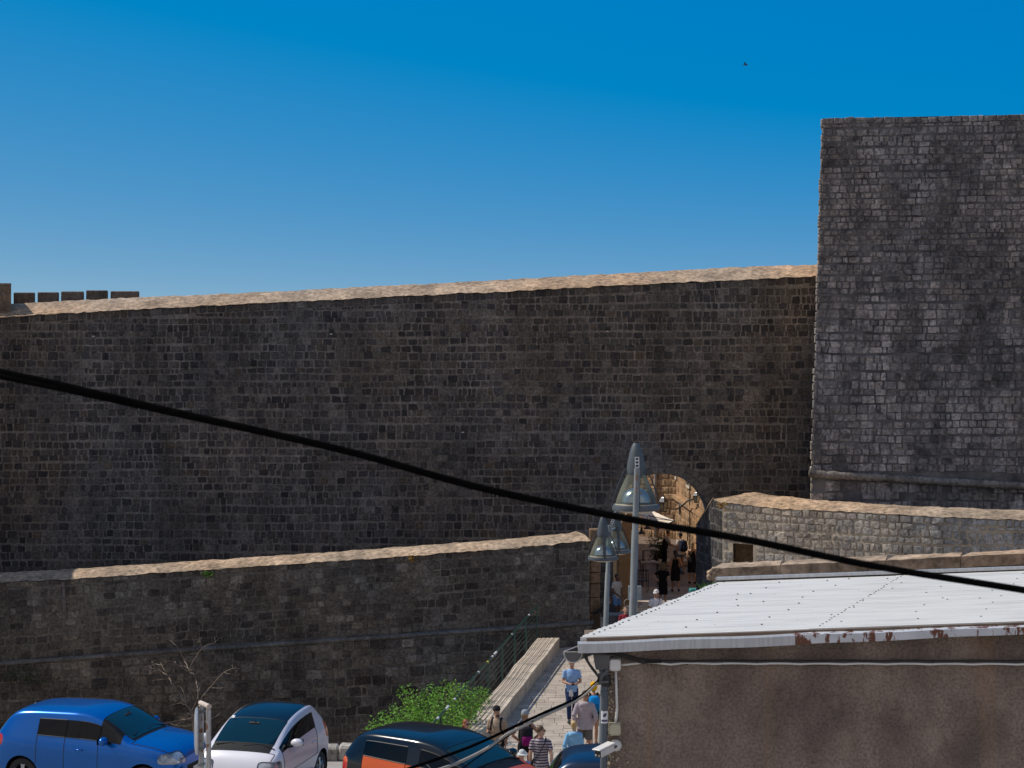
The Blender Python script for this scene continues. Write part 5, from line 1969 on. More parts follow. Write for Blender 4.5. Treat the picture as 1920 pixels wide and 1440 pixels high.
    if roof_ant:
        mb = MB()
        zt = cab[0][1]
        mb.tube([(xr + .12, 0, zt - .01), (xr + .06, 0, zt + .09)], [.008, .004], 5)
        mb.bbox((xr + .13, 0, zt), (.06, .03, .03), bev=.01)
        mb.build('aerial', M['trim_black'], root)
    if plate_front:
        mb = MB(); mb.bbox((stations[-1][0] + .005, 0, .46), (.015, .5, .11), bev=.004); mb.build('number_plate', M['plate'], root)
    mb = MB(); mb.bbox((stations[0][0] - .005, 0, .62), (.015, .5, .11), bev=.004); mb.build('number_plate', M['plate'], root)
    return root

# --- blue hatchback
HATCH = [(-1.92, .74, .66, .58, None, .40), (-1.885, .95, .86, .72, None, .30), (-1.78, 1.03, .95, .80, None, .24),
         (-1.56, 1.42, 1.03, .845, .60, .22), (-1.24, 1.465, 1.01, .86, .63, .22), (-.98, 1.48, .99, .865, .64, .22),
         (-.22, 1.49, .965, .865, .65, .22), (-.12, 1.488, .963, .865, .65, .22), (.34, 1.445, .955, .865, .63, .22),
         (.87, 1.075, .945, .865, None, .22), (.94, 1.03, .94, .866, None, .22), (.985, 1.018, .93, .868, None, .22), (1.06, 1.005, .92, .868, None, .22), (1.45, .955, .87, .85, None, .22), (1.74, .87, .78, .79, None, .22), (1.88, .74, .66, .70, None, .25), (1.94, .58, .54, .56, None, .30)]
def hatch_ids(i, row, s):
    # station intervals: 2-3 tail glass, 3-4-5 C pillar, 5-6 rear door, 6-7 B pillar, 7-8 front door, 8-9 windscreen
    if row == 0: return 'underside'
    if i == 2 and row >= 7: return 'rear_window'
    if i in (8, 9) and row >= 7: return 'windscreen'
    if row == 5:
        if i == 5: return 'window:rear'
        if i == 7: return 'window:front'
        if i == 8: return 'pillar'
        if i == 6: return 'pillar'
    if i == 8 and row == 6: return 'pillar'
    if 3 <= i <= 7 and row >= 6: return 'roof'
    if row in (2, 3, 4):
        if i == 5: return 'door:rear'
        if i in (6, 7): return 'door:front'
    if i == 10 and row >= 7: return 'cowl'
    if i in (11, 12, 13, 14) and row >= 6: return 'bonnet'
    if i >= 15 or i == 0: return 'bumper_front' if i > 5 else 'bumper_rear'
    return 'body'
blue = paint('blue_paint', (.001, .115, .44), metal=.5, rough=.25)
lights = [('headlight', lambda x, ay, z, y, p: x > 1.50 and ay > .43 and .64 < z < .66 + .17 * min(1, (x - 1.42) / .28 * .6 + .5) and p not in ('underside',)),
          ('tail_light', lambda x, ay, z, y, p: x < -1.60 and ay > .54 and .78 < z < 1.0),
          ('grille', lambda x, ay, z, y, p: x > 1.80 and ay < .46 and .36 < z < .58)]
car('hatchback_car', 'bright blue hatchback parked at the far left behind the sign frame', HATCH, hatch_ids,
    {'body': blue, 'roof': blue, 'bonnet': blue, 'door': blue, 'bumper_front': blue, 'bumper_rear': blue, 'underside': M['trim_black'], 'pillar': M['trim_black'], 'cowl': M['trim_black'],
     'windscreen': M['car_glass'], 'rear_window': M['car_glass_dark'], 'window': M['car_glass_dark'], 'quarter_window': M['car_glass_dark'], 'headlight': M['head_glass'], 'tail_light': M['tail_red'], 'grille': M['trim_black'], 'handles': (-.02,)},
    (-7.55, 29.6, 2.1), R(-15.5), (-1.20, 1.26), .295, cowl_at=.94, preds=lights, groups=None)
# papers on the blue car's dashboard
pp = thing('papers', 'crumpled pale papers lying on the dashboard of the blue car', 'papers', (0, 0, 0))
mb = MB()
rq = random.Random(3)
ca, sa = math.cos(R(-15.5)), math.sin(R(-15.5))
def carpt(x, y, z): return Vector((-7.55 + x * ca - y * sa, 29.6 + x * sa + y * ca, 2.1 + z))
for k in range(10):
    c = (.74 + rq.uniform(-.06, .10), rq.uniform(-.45, .15), .955 + rq.uniform(0, .05))
    q = [carpt(c[0] + rq.uniform(-.09, .09), c[1] + rq.uniform(-.12, .12), c[2] + rq.uniform(0, .07)) for _ in range(4)]
    mb.add(q, [(0, 1, 2), (0, 2, 3)])
mb.build('sheets', mat('paper', (.62, .66, .55), (.75, .78, .70), scale=9, rough=.9), pp)
tag(pp, pp['label'], 'papers')

# --- orange and black small car
FOUR = [(-1.745, .74, .66, .60, None, .40), (-1.70, 1.0, .90, .74, None, .30), (-1.66, 1.08, 1.0, .80, None, .24),
        (-1.48, 1.40, 1.04, .825, .60, .22), (-1.18, 1.455, 1.02, .832, .63, .22), (-.92, 1.47, 1.01, .832, .64, .22),
        (-.13, 1.48, .985, .832, .65, .22), (-.03, 1.477, .98, .832, .65, .22), (.46, 1.425, .965, .832, .61, .22),
        (1.14, 1.05, .95, .832, None, .22), (1.24, 1.02, .93, .83, None, .22), (1.44, .95, .86, .80, None, .22), (1.62, .84, .76, .74, None, .22), (1.71, .68, .60, .64, None, .25), (1.745, .54, .5, .5, None, .30)]
def four_ids(i, row, s):
    if row == 0: return 'underside'
    if i == 2 and row >= 7: return 'rear_window'
    if i == 8 and row >= 7: return 'windscreen'
    if row == 5:
        if i in (5, 4): return 'window:rear'
        if i == 7: return 'window:front'
        if i == 8: return 'quarter_window'
        if i == 6: return 'pillar'
    if 3 <= i <= 7 and row >= 6: return 'roof'
    if row in (3, 4) or row == 2:
        if i in (4, 5): return 'door:rear' if row > 2 else 'shell'
        if i in (6, 7): return 'door:front' if row > 2 else 'shell'
    if i == 8 and row in (5, 6): return 'shell'
    if i == 9 and row >= 7: return 'cowl'
    if i >= 10 and row >= 6: return 'bonnet' if i < 13 else 'bumper_front'
    if i >= 8: return 'body'
    return 'shell'
orange = paint('orange_paint', (.70, .115, .018), metal=.15)
redor = paint('red_orange_paint', (.70, .085, .018), metal=.45)
blackp = paint('black_paint', (.006, .008, .012), metal=.2, rough=.2)
l4 = [('headlight', lambda x, ay, z, y, p: x > 1.42 and ay > .42 and .66 < z < .84),
      ('tail_light:amber', lambda x, ay, z, y, p: x < -1.52 and ay > .55 and .90 < z < .98),
      ('tail_light:red', lambda x, ay, z, y, p: x < -1.52 and ay > .55 and .70 < z < .90),
      ('grille', lambda x, ay, z, y, p: x > 1.64 and ay < .42 and .34 < z < .54)]
car('small_car', 'small orange car with glossy black roof and pillars behind the service cables', FOUR, four_ids,
    {'body': redor, 'roof': blackp, 'shell': blackp, 'bonnet': redor, 'door': orange, 'bumper_front': redor, 'bumper_rear': blackp, 'underside': M['trim_black'], 'pillar': blackp, 'cowl': M['trim_black'],
     'windscreen': M['car_glass'], 'rear_window': M['car_glass_dark'], 'window': M['car_glass_dark'], 'quarter_window': M['car_glass_dark'], 'headlight': M['head_glass'], 'tail_light:red': M['tail_red'], 'tail_light:amber': M['tail_orange'], 'grille': M['trim_black'], 'handles': (-.8, .05), 'body_handle': blackp, 'seal': M['chrome'] if False else M['trim_black']},
    (-1.14, 27.3, 2.1), R(-36), (-1.20, 1.26), .29, preds=l4, mirror_m=blackp)

# --- white two-seater facing the camera
TWO = [(-1.345, .76, .66, .58, None, .40), (-1.31, 1.02, .92, .72, None, .30), (-1.25, 1.10, 1.02, .76, None, .24),
       (-1.02, 1.42, 1.06, .775, .55, .22), (-.78, 1.48, 1.04, .782, .59, .22), (-.62, 1.50, 1.03, .782, .605, .22), (-.50, 1.508, 1.02, .782, .61, .22),
       (.30, 1.44, .975, .782, .60, .22), (1.02, .995, .93, .782, None, .22), (1.08, .97, .905, .775, None, .22), (1.19, .89, .82, .745, None, .22), (1.28, .78, .71, .69, None, .22), (1.33, .66, .58, .60, None, .25), (1.35, .54, .5, .48, None, .30)]
def two_ids(i, row, s):
    if row == 0: return 'underside'
    if i == 2 and row >= 7: return 'rear_window'
    if i == 7 and row >= 7: return 'windscreen'
    if row == 5:
        if i == 6: return 'window:front'
        if i == 5: return 'window:front'
        if i == 7: return 'quarter_window'
    if 3 <= i <= 6 and row >= 7: return 'roof'
    if row in (3, 4) and i in (5, 6, 7): return 'door:front'
    if i == 8 and row >= 7: return 'cowl'
    if i >= 9 and row >= 6: return 'bonnet' if i < 12 else 'bumper_front'
    if i >= 8 and row < 6: return 'body'
    return 'frame'
white = paint('white_paint', (.70, .69, .74), metal=.05)
silver = paint('silver_frame', (.62, .60, .66), metal=.15)
pinkrefl = paint('pink_reflection_paint', (.66, .50, .53), metal=.05)  # white door with the orange car's pink reflection put into its colour
l2 = [('headlight', lambda x, ay, z, y, p: x > 1.02 and ay > .42 and .64 < z < .82),
      ('tail_light:red', lambda x, ay, z, y, p: x < -1.05 and ay > .58 and .78 < z < 1.1),
      ('grille', lambda x, ay, z, y, p: x > 1.25 and ay < .4 and .34 < z < .52)]
wc = car('two_seater_car', 'tiny white two-seater with black roof, nose towards the camera', TWO, two_ids,
    {'body': white, 'roof': blackp, 'frame': silver, 'bonnet': white, 'door': pinkrefl, 'bumper_front': white, 'bumper_rear': silver, 'underside': M['trim_black'], 'cowl': M['trim_black'],
     'windscreen': M['car_glass'], 'rear_window': M['car_glass_dark'], 'window': M['car_glass_dark'], 'quarter_window': M['car_glass_dark'], 'headlight': M['head_glass'], 'tail_light:red': M['tail_red'], 'grille': M['trim_black'], 'handles': (-.45,)},
    (-4.50, 29.15, 2.1), R(-105), (-.88, .93), .28, preds=l2, mirror_m=white, roof_ant=False)
mb = MB()
for s, y in ((1, .12), (1, .28)):
    mb.ell((.62, -y, 1.06), (.05, .05, .06), 10)
mb.build('dash_pod', M['dash'], wc, smooth=True)
mb = MB(); mb.bbox((.40, .0, 1.26), (.008, .02, .10), bev=.003); mb.build('air_freshener', mat('yellow_card', (.7, .65, .2), rough=.7), wc)
mb = MB(); mb.bbox((.335, -.47, 1.385), (.004, .06, .06), rot=Matrix.Rotation(R(-57), 3, 'Y'), bev=.001); mb.build('windscreen_sticker', M['sticker_white'], wc)

# --- navy hatchback half hidden by the house
navy = paint('navy_paint_car', (.006, .022, .06))
car('hatchback_car', 'dark navy car half hidden behind the corner of the rendered house', HATCH, hatch_ids,
    {'body': navy, 'roof': navy, 'bonnet': navy, 'door': navy, 'bumper_front': navy, 'bumper_rear': navy, 'underside': M['trim_black'], 'pillar': M['trim_black'], 'cowl': M['trim_black'],
     'windscreen': M['car_glass'], 'rear_window': M['car_glass_dark'], 'window': M['car_glass_dark'], 'quarter_window': M['car_glass_dark'], 'headlight': M['head_glass'], 'tail_light': M['tail_red'], 'grille': M['trim_black'], 'handles': (-.02,), 'seal': M['chrome']},
    (2.36, 25.95, 2.1), R(-3), (-1.20, 1.26), .295, cowl_at=.94, preds=lights, roof_ant=False)
# ---------------------------------------------------------------- people
def evaluated(ob):
    dg = bpy.context.evaluated_depsgraph_get()
    me = bpy.data.meshes.new_from_object(ob.evaluated_get(dg), depsgraph=dg)
    old = ob.data
    bpy.data.objects.remove(ob)
    bpy.data.meshes.remove(old)
    return me

def blob(mb, voxel, smooth=4, wrinkle=0.0, seed=0):
    """fuse the collected volumes into one continuous skin; returns (verts, faces)"""
    me = bpy.data.meshes.new('tmp')
    me.from_pydata(mb.v, [], mb.f)
    ob = bpy.data.objects.new('tmp', me)
    COL.objects.link(ob)
    r_ = ob.modifiers.new('r', 'REMESH'); r_.mode = 'VOXEL'; r_.voxel_size = voxel
    s_ = ob.modifiers.new('s', 'SMOOTH'); s_.iterations = smooth; s_.factor = .5
    me = evaluated(ob)
    vs = [v.co.copy() for v in me.vertices]
    if wrinkle:
        vs = [v + me.vertices[i].normal * (noise.noise(Vector((v.x * 9 + seed, v.y * 9, v.z * 5))) * wrinkle + noise.noise(Vector((v.x * 22, v.y * 22 + seed, v.z * 14))) * wrinkle * .5) for i, v in enumerate(vs)]
    fs = [tuple(p.vertices) for p in me.polygons]
    bpy.data.meshes.remove(me)
    return vs, fs

SKIN = {}
def skin(tone):
    c = {'fair': (.50, .29, .20), 'tan': (.38, .20, .125), 'dark': (.11, .055, .035), 'red': (.48, .24, .17)}[tone]
    if tone not in SKIN:
        SKIN[tone] = mat('skin_' + tone, c, tuple(k * .9 for k in c), scale=9, rough=.55)
    return SKIN[tone]
def cloth(name, c, c2=None, scale=14):
    return mat(name, c, c2 or tuple(k * .85 for k in c), scale=scale, rough=.95, spec=.15, bump=.15, bscale=60)
M['eye_dark'] = mat('eye_dark', (.02, .015, .012), rough=.2)
M['eye_white'] = mat('eye_white', (.7, .68, .65), rough=.3)
M['lip'] = mat('lip', (.36, .12, .10), rough=.5)

def V3(*a): return Vector(a)

def person(label, px, d, zg, H, yaw, tone, top=None, bottom=None, hair=None, hat=None, arms=('down', 'down'), lean=0.0, head_yaw=0.0, head_pitch=0.0, stance='stand',
           shoes=(.03, .03, .03), female=False, wide=1.0, x=None, sleeves='short', sit=False):
    """one figure. Local frame: faces -Y, own left is +X. top=(colour/material, style), bottom=(material, style)"""
    x = (px - 960) / F * d if x is None else x
    root = thing('person', label, 'person', (x, d, zg), yaw)
    k = H / 1.75
    hw = (.165 if female else .19) * wide         # shoulder half width
    hipw = .10 if female else .093
    # ---- joints
    pel = V3(0, 0, .93)
    hips = {s: V3(s * hipw, 0, .90) for s in (1, -1)}
    if stance == 'walk':
        knee = {1: V3(.09, -.17, .51), -1: V3(-.09, .03, .48)}
        ank = {1: V3(.085, -.13, .085), -1: V3(-.085, .33, .16)}
    elif stance == 'walk2':
        knee = {-1: V3(-.09, -.15, .51), 1: V3(.09, .02, .48)}
        ank = {-1: V3(-.085, -.15, .085), 1: V3(.085, .28, .13)}
    elif stance == 'contra':
        knee = {1: V3(.12, -.05, .49), -1: V3(-.085, .0, .49)}
        ank = {1: V3(.16, .0, .085), -1: V3(-.08, .03, .085)}
    else:
        knee = {1: V3(.105, -.02, .49), -1: V3(-.105, -.02, .49)}
        ank = {1: V3(.115, .03, .085), -1: V3(-.115, .03, .085)}
    L = Matrix.Rotation(R(lean), 3, 'X')           # + leans forward (towards -Y)
    def up(p): return pel + L @ (Vector(p) - pel)
    sh = {s: up((s * (hw - .012), .015, 1.412)) for s in (1, -1)}
    arm = {}
    for s, mode in ((1, arms[0]), (-1, arms[1])):
        a = sh[s]
        if mode == 'down': e, w_ = V3(s * .055, .03, -.285), V3(s * .05, -.04, -.535)
        elif mode == 'swing_f': e, w_ = V3(s * .06, -.10, -.27), V3(s * .05, -.27, -.46)
        elif mode == 'swing_b': e, w_ = V3(s * .07, .12, -.26), V3(s * .08, .17, -.51)
        elif mode == 'phone': e, w_ = V3(s * .07, -.03, -.285), V3(-s * .085, -.27, -.30)
        elif mode == 'phone1': e, w_ = V3(s * .06, .0, -.285), V3(-s * .03, -.24, -.24)
        elif mode == 'hip': e, w_ = V3(s * .20, .08, -.22), V3(s * -.02, .03, -.40)
        elif mode == 'front': e, w_ = V3(s * .07, .01, -.28), V3(-s * .08, -.18, -.42)
        elif mode == 'pocket': e, w_ = V3(s * .10, .08, -.27), V3(s * .02, -.06, -.48)
        elif mode == 'out': e, w_ = V3(s * .22, -.06, -.17), V3(s * .44, -.13, -.28)
        elif mode == 'reach': e, w_ = V3(s * .02, -.18, -.22), V3(-s * .02, -.42, -.25)
        elif mode == 'strap': e, w_ = V3(s * .08, -.02, -.27), V3(-s * .02, -.16, -.09)
        arm[s] = (a, a + L @ e, a + L @ w_)
    neck = up((0, .0, 1.47))
    hd = up((0, -.015, 1.645))
    HR = Matrix.Rotation(R(head_yaw), 3, 'Z') @ Matrix.Rotation(R(head_pitch), 3, 'X')
    def hp(p): return hd + HR @ Vector(p)
    def S(p): return Vector(p) * k
    # ---- body
    mb = MB()
    def ringset(defs, grow=0.0):
        rows = []
        for z, rx, ry, yo in defs:
            c = up((0, yo, z)) if z > .93 else V3(0, yo, z)
            rows.append([c + (L if z > .93 else Matrix.Identity(3)) @ V3((rx + grow) * math.cos(a), (ry + grow) * math.sin(a), 0) for a in (2 * math.pi * q / 16 for q in range(16))])
        return rows
    wst = .122 if female else .142
    bust = .115 if female else .115
    torso = [(.84, .12, .095, .01), (.90, hipw + .072, .118, .01), (.98, hipw + .06, .108, .005), (1.08, wst, .095, .0), (1.20, wst + .012, .108, -.005), (1.31, hw - .03, bust + .003, -.005), (1.39, hw - .02, .10, .005), (1.44, hw - .055, .08, .01), (1.475, .07, .062, .01)]
    torso = [(z, rx * wide if z > 1 else rx, ry, yo) for z, rx, ry, yo in torso]
    mb.rings(ringset(torso), 0)
    mb.tube([neck - V3(0, 0, .05), neck + (hd - neck) * .6], [.062 if not female else .052, .054 if not female else .046], 10)
    mb.ell(hd + HR @ V3(0, .012, .012), (.075, .096, .108), 14, rot=HR)
    mb.ell(hp((0, -.028, -.055)), (.056, .062, .058), 12, rot=HR)
    mb.tube([hp((0, -.088, .02)), hp((0, -.112, -.022)), hp((0, -.09, -.03))], [.012, .017, .012], 8)
    for s in (1, -1):
        mb.ell(hp((s * .078, .012, -.01)), (.010, .022, .032), 8, rot=HR)
        a, e, w_ = arm[s]
        mb.tube([a + V3(-s * .04, 0, .01), a, a.lerp(e, .5), e], [.058, .058, .047, .040], 10)
        mb.tube([e, e.lerp(w_, .35), w_], [.040, .040, .027], 10)
        hip_, kn, an = hips[s], knee[s], ank[s]
        mb.tube([hip_ + V3(0, 0, .04), hip_ - V3(0, 0, .06), hip_.lerp(kn, .55), kn], [.085, .088, .070, .054], 12)
        mb.tube([kn, kn.lerp(an, .35) + V3(0, .012, 0), an.lerp(kn, .2), an], [.054, .056, .040, .036], 12)
        ft = an + V3(s * .02, -.15, -.05 if an.z < .1 else -.10)
        mb.tube([an + V3(0, .05, -.045), an + V3(0, -.02, -.035), ft.lerp(an, .35), ft], [(.034, .03), (.038, .04), (.042, .028), (.036, .02)], 10)
    body_src = mb
    # hands
    hands = MB()
    palm_dirs = {}
    for s in (1, -1):
        a, e, w_ = arm[s]
        f = (w_ - e).normalized()
        side = V3(0, 1, 0) - f * f.dot(V3(0, 1, 0))
        if side.length < .2: side = V3(0, 0, 1) - f * f.dot(V3(0, 0, 1))
        side.normalize()
        if arms[0 if s == 1 else 1] in ('phone', 'phone1', 'reach', 'front'):
            side = V3(s, 0, 0) - f * f.dot(V3(s, 0, 0)); side.normalize(); side = -side
        nrm = f.cross(side).normalized()               # out of the palm / back of hand axis
        inward = nrm if nrm.dot(V3(-s, 0, 0)) > 0 else -nrm
        if arms[0 if s == 1 else 1] in ('phone', 'phone1', 'reach'):
            inward = V3(0, 0, 1) - f * f.z; inward.normalize()
            side = f.cross(inward).normalized() * (1 if (f.cross(inward)).dot(V3(s, 0, 0)) > 0 else -1)
        pc = w_ + f * .05
        palm_dirs[s] = (pc, f, inward, side)
        Mx = Matrix((side, f, inward)).transposed()
        body_src.tube([w_ - f * .01, w_ + f * .02, w_ + f * .06, w_ + f * .095], [(.027, .024), (.030, .018), (.041, .016), (.038, .013)], 10)
        for q in range(4):
            o_ = (q - 1.5) * .019
            ln = (.070, .078, .074, .058)[q]
            p0 = w_ + f * .088 + side * o_
            p1 = p0 + (f * .85 + inward * .35 - side * o_ * .8).normalized() * ln * .45
            p2 = p1 + (f * .55 + inward * .8).normalized() * ln * .32
            p3 = p2 + (f * .2 + inward * .95).normalized() * ln * .25
            hands.tube([p0 - f * .015, p0, p1, p2, p3], [.0095, .0095, .009, .008, .006], 6)
        p0 = w_ + f * .035 - side * .032
        p1 = p0 + (f * .5 - side * .8 + inward * .3).normalized() * .034
        p2 = p1 + (f * .9 - side * .1 + inward * .5).normalized() * .03
        p3 = p2 + (f * .8 + side * .2 + inward * .5).normalized() * .022
        hands.tube([p0, p1, p2, p3], [.013, .012, .010, .007], 6)
    vs, fs = blob(body_src, .013, 3)
    out = MB()
    out.add([S(v) for v in vs], fs, 0)
    out.add([S(v) for v in hands.v], hands.f, 0)
    out.build('body', skin(tone), root, smooth=True)
    # ---- face
    for s in (1, -1):
        e = MB()
        e.ell(S(hp((s * .031, -.079, .012))), (.012 * k, .008 * k, .007 * k), 8, rot=HR, m=0)
        e.ell(S(hp((s * .031, -.085, .012))), (.005 * k, .004 * k, .005 * k), 6, rot=HR, m=1)
        e.build('eye', [M['eye_white'], M['eye_dark']], root)
    e = MB(); e.ell(S(hp((0, -.084, -.055))), (.022 * k, .008 * k, .007 * k), 8, rot=HR); e.build('mouth', M['lip'], root)
    # ---- hair
    if hair:
        col, style = hair
        mh = mat('hair_' + style, col, tuple(c * .7 for c in col), scale=30, rough=.6, stretch=(1, 1, .2))
        hb = MB()
        hb.ell(hp((0, .024, .034)), (.082, .094, .098), 14, rot=HR)
        if style in ('long', 'big', 'bob'):
            hb.ell(hp((0, .06, -.04)), (.085, .06, .10), 12, rot=HR)
        if style == 'long':
            hb.tube([hp((0, .07, -.02)), hp((0, .085, -.12)), up((0, .115, 1.38)), up((0, .12, 1.27))], [(.075, .05), (.075, .045), (.08, .035), (.045, .02)], 10)
        if style == 'big':
            for q in range(22):
                a = rng.uniform(0, 6.28)
                hb.ell(hp((.085 * math.cos(a), .04 + .07 * abs(math.sin(a)), rng.uniform(-.12, .11))), (.055, .055, .06), 8)
            hb.ell(hp((0, .07, -.12)), (.12, .08, .10), 10)
        if style == 'bun':
            hb.ell(hp((0, .085, .075)), (.045, .045, .04), 10)
            hb.ell(hp((0, .06, -.03)), (.07, .05, .06), 10)
        if style == 'pony':
            hb.tube([hp((0, .10, .03)), hp((0, .145, -.02)), hp((0, .14, -.13))], [.03, .034, .012], 8)
        if style == 'beard':
            hb.ell(hp((0, -.052, -.085)), (.048, .045, .035), 10, rot=HR)
        vs, fs = blob(hb, .012, 3, .006 if style != 'big' else .014, px)
        o = MB(); o.add([S(v) for v in vs], fs); o.build('hair', mh, root, smooth=True)
    # ---- hat
    if hat:
        col, style = hat
        mh = cloth('hat_cloth', col)
        hb = MB()
        prof = [(.100, .0), (.099, .035), (.085, .085), (.045, .112), (.01, .118)]
        rows = [[hp((r_ * .90 * math.cos(a), .012 + r_ * 1.04 * math.sin(a), .035 + z_)) for a in (2 * math.pi * q / 20 for q in range(20))] for r_, z_ in prof]
        hb.rings(rows, 0)
        if style in ('cap', 'cap_back'):
            sg = -1 if style == 'cap' else 1
            rows = []
            for t in range(7):
                a = (t / 6 - .5) * 2.2
                dx, dy = math.sin(a), math.cos(a)
                b0 = hp((.088 * dx, .012 + sg * .098 * dy, .040))
                b1 = hp((.082 * dx, .012 + sg * (.098 * dy + .075 * max(0, math.cos(a * .75))), .022))
                rows.append([b0, b1, b1 + HR @ V3(0, 0, .008), b0 + HR @ V3(0, 0, .010)])
            hb.rings(rows, 0)
        elif style == 'brim':
            rows = [[hp((r_ * .92 * math.cos(a), .012 + r_ * 1.03 * math.sin(a), z_)) for a in (2 * math.pi * q / 24 for q in range(24))] for r_, z_ in ((.095, .036), (.13, .028), (.17, .020), (.171, .026), (.13, .036), (.095, .05))]
            hb.rings(rows, 0, True, False)
        elif style == 'wrap':
            hb.ell(hp((0, .05, .0)), (.10, .075, .11), 12)
            hb.ell(hp((0, .03, .08)), (.095, .095, .06), 12)
        o = MB(); o.add([S(v) for v in hb.v], hb.f); o.build('hat', mh, root, smooth=True, sharp=45)
    # ---- clothes
    g = .014
    def emit(name, src, m, wr=.007, vox=.014):
        vs, fs = blob(src, vox, 3, wr, px * .37)
        o = MB(); o.add([S(v) for v in vs], fs); return o.build(name, m, root, smooth=True)
    if top:
        tm, style = top
        src = MB()
        lo = {'shirt': .845, 'hoodie': .82, 'tank': .88, 'dress': .90, 'tucked': .95}[style]
        gg = {'shirt': .018, 'hoodie': .034, 'tank': .012, 'dress': .012, 'tucked': .018}[style]
        defs = [q for q in torso if q[0] > lo + .03]
        first = defs[0]
        if lo < .9: defs = [(lo, hipw + .078, .122, .01), (.92, hipw + .078, .122, .01)] + [q for q in defs if q[0] > .96]
        if style in ('tank', 'dress'):
            defs = [q for q in defs if q[0] < 1.40]
            defs[-1] = (defs[-1][0], defs[-1][1] * .9, defs[-1][2], defs[-1][3])
        rows = ringset(defs, gg)
        src.rings(rows, 0)
        if style in ('tank', 'dress'):
            for s in (1, -1):
                src.tube([up((s * .085, -.09, 1.34)), up((s * .09, -.01, 1.47)), up((s * .085, .10, 1.34))], .022, 8)
        if style in ('shirt', 'tucked', 'hoodie'):
            tl = 1.0 if (sleeves == 'long' or style == 'hoodie') else .0
            for s in (1, -1):
                a, e, w_ = arm[s]
                if tl:
                    src.tube([a + V3(-s * .05, 0, .015), a, a.lerp(e, .5), e], [.060, .072, .068, .064], 10)
                    src.tube([e, e.lerp(w_, .45), e.lerp(w_, .93)], [.064, .062, .048], 10)
                else:
                    src.tube([a + V3(-s * .05, 0, .012), a, a.lerp(e, .35), a.lerp(e, .66)], [.058, .066, .065, .063], 10)
            src.tube([up((0, .02, 1.445)), up((0, .012, 1.495))], [.088, .070], 12)
        if style == 'hoodie':
            src.ell(up((0, .105, 1.43)), (.13, .06, .075), 12)
            src.tube([up((-.09, -.02, 1.47)), up((-.10, .06, 1.47)), up((0, .12, 1.47)), up((.10, .06, 1.47)), up((.09, -.02, 1.47))], .03, 8)
        emit({'dress': 'dress_top', 'hoodie': 'hoodie', 'tank': 'tank_top'}.get(style, 'shirt'), src, tm)
    if bottom:
        bm_, style = bottom
        src = MB()
        if style in ('dress', 'skirt'):
            hem = .48 if style == 'dress' else .55
            rows = ringset([(hem, .20, .17, .02), (hem + .12, .195, .155, .015), (.78, .185, .135, .01), (.90, hipw + .085, .128, .01), (1.0, hipw + .075, .118, .0), (1.1, wst + .02, .108, .0)], .006)
            src.rings(rows, 0)
            emit('skirt' if style == 'skirt' else 'dress_skirt', src, bm_, .012)
        else:
            end = {'trousers': 1.0, 'shorts': .40, 'short_shorts': .20}[style]
            src.rings(ringset([(.82, .11, .10, .01), (.88, hipw + .078, .120, .01), (.94, hipw + .076, .118, .008), (1.0, hipw + .066, .112, .004)], .010), 0)
            for s in (1, -1):
                hip_, kn, an = hips[s], knee[s], ank[s]
                if end >= 1:
                    src.tube([hip_ + V3(0, 0, .04), hip_ - V3(0, 0, .06), hip_.lerp(kn, .55), kn, kn.lerp(an, .4), an.lerp(kn, .06)], [.096, .10, .086, .074, .068, .058], 12)
                else:
                    t = end * 2
                    src.tube([hip_ + V3(0, 0, .04), hip_ - V3(0, 0, .06), hip_.lerp(kn, .5 * t), hip_.lerp(kn, min(t, .98))], [.096, .104, .098, .092], 12)
            emit('trousers' if end >= 1 else 'shorts', src, bm_, .006)
    if shoes:
        sm = mat('shoe', shoes, rough=.7)
        for s in (1, -1):
            src = MB()
            an = ank[s]
            lift = -.05 if an.z < .1 else -.10
            ft = an + V3(s * .02, -.16, lift)
            src.tube([an + V3(0, .06, -.045), an + V3(0, -.01, -.035), an.lerp(ft, .6), ft], [(.042, .036), (.046, .05), (.050, .036), (.044, .026)], 10)
            zmin = min(v[2] for v in src.v)
            if an.z < .1:
                src.v = [(v[0], v[1], max(v[2], .004)) for v in src.v]
            o = MB(); o.add([S(v) for v in src.v], src.f); o.build('shoe', sm, root, smooth=True)
    root['_k'] = k
    fr = dict(root=root, S=S, up=up, hp=hp, arm=arm, palm=palm_dirs, k=k, hw=hw, L=L, HR=HR)
    return fr

def attach(fr, name, label, cat, mb, m, smooth=True, parts=()):
    """a carried thing of its own, placed in the carrier's frame"""
    r0 = fr['root']
    t = thing(name, label, cat, r0.location, r0.rotation_euler.z)
    mb.v = [tuple(Vector(v) * fr['k']) for v in mb.v]
    mb.build(parts[0] if parts else 'bag_body', m, t, smooth=smooth, sharp=50)
    return t
def backpack(fr, label, m, m2=None, size=(.30, .17, .44), zc=1.22):
    up, L = fr['up'], fr['L']
    mb = MB()
    mb.bbox(up((0, .115 + size[1] / 2, zc)), size, rot=L, bev=.06)
    t = attach(fr, 'backpack', label, 'backpack', mb, m)
    p = MB(); p.bbox(up((0, .125 + size[1], zc - .09)), (size[0] * .8, .07, size[2] * .45), rot=L, bev=.03)
    p.v = [tuple(Vector(v) * fr['k']) for v in p.v]
    p.build('front_pocket', m2 or m, t, smooth=True, sharp=50)
    for s in (1, -1):
        p = MB()
        pts = [up((s * .10, .14, 1.40)), up((s * .105, .06, 1.485)), up((s * .11, -.03, 1.485)), up((s * .115, -.125, 1.38)), up((s * .125, -.135, 1.25)), up((s * .16, -.03, 1.10)), up((s * .13, .12, 1.05))]
        p.tube(pts, [(.024, .008)] * 7, 6)
        p.v = [tuple(Vector(v) * fr['k']) for v in p.v]
        p.build('strap', M['strap_black'], t, smooth=True)
    return t
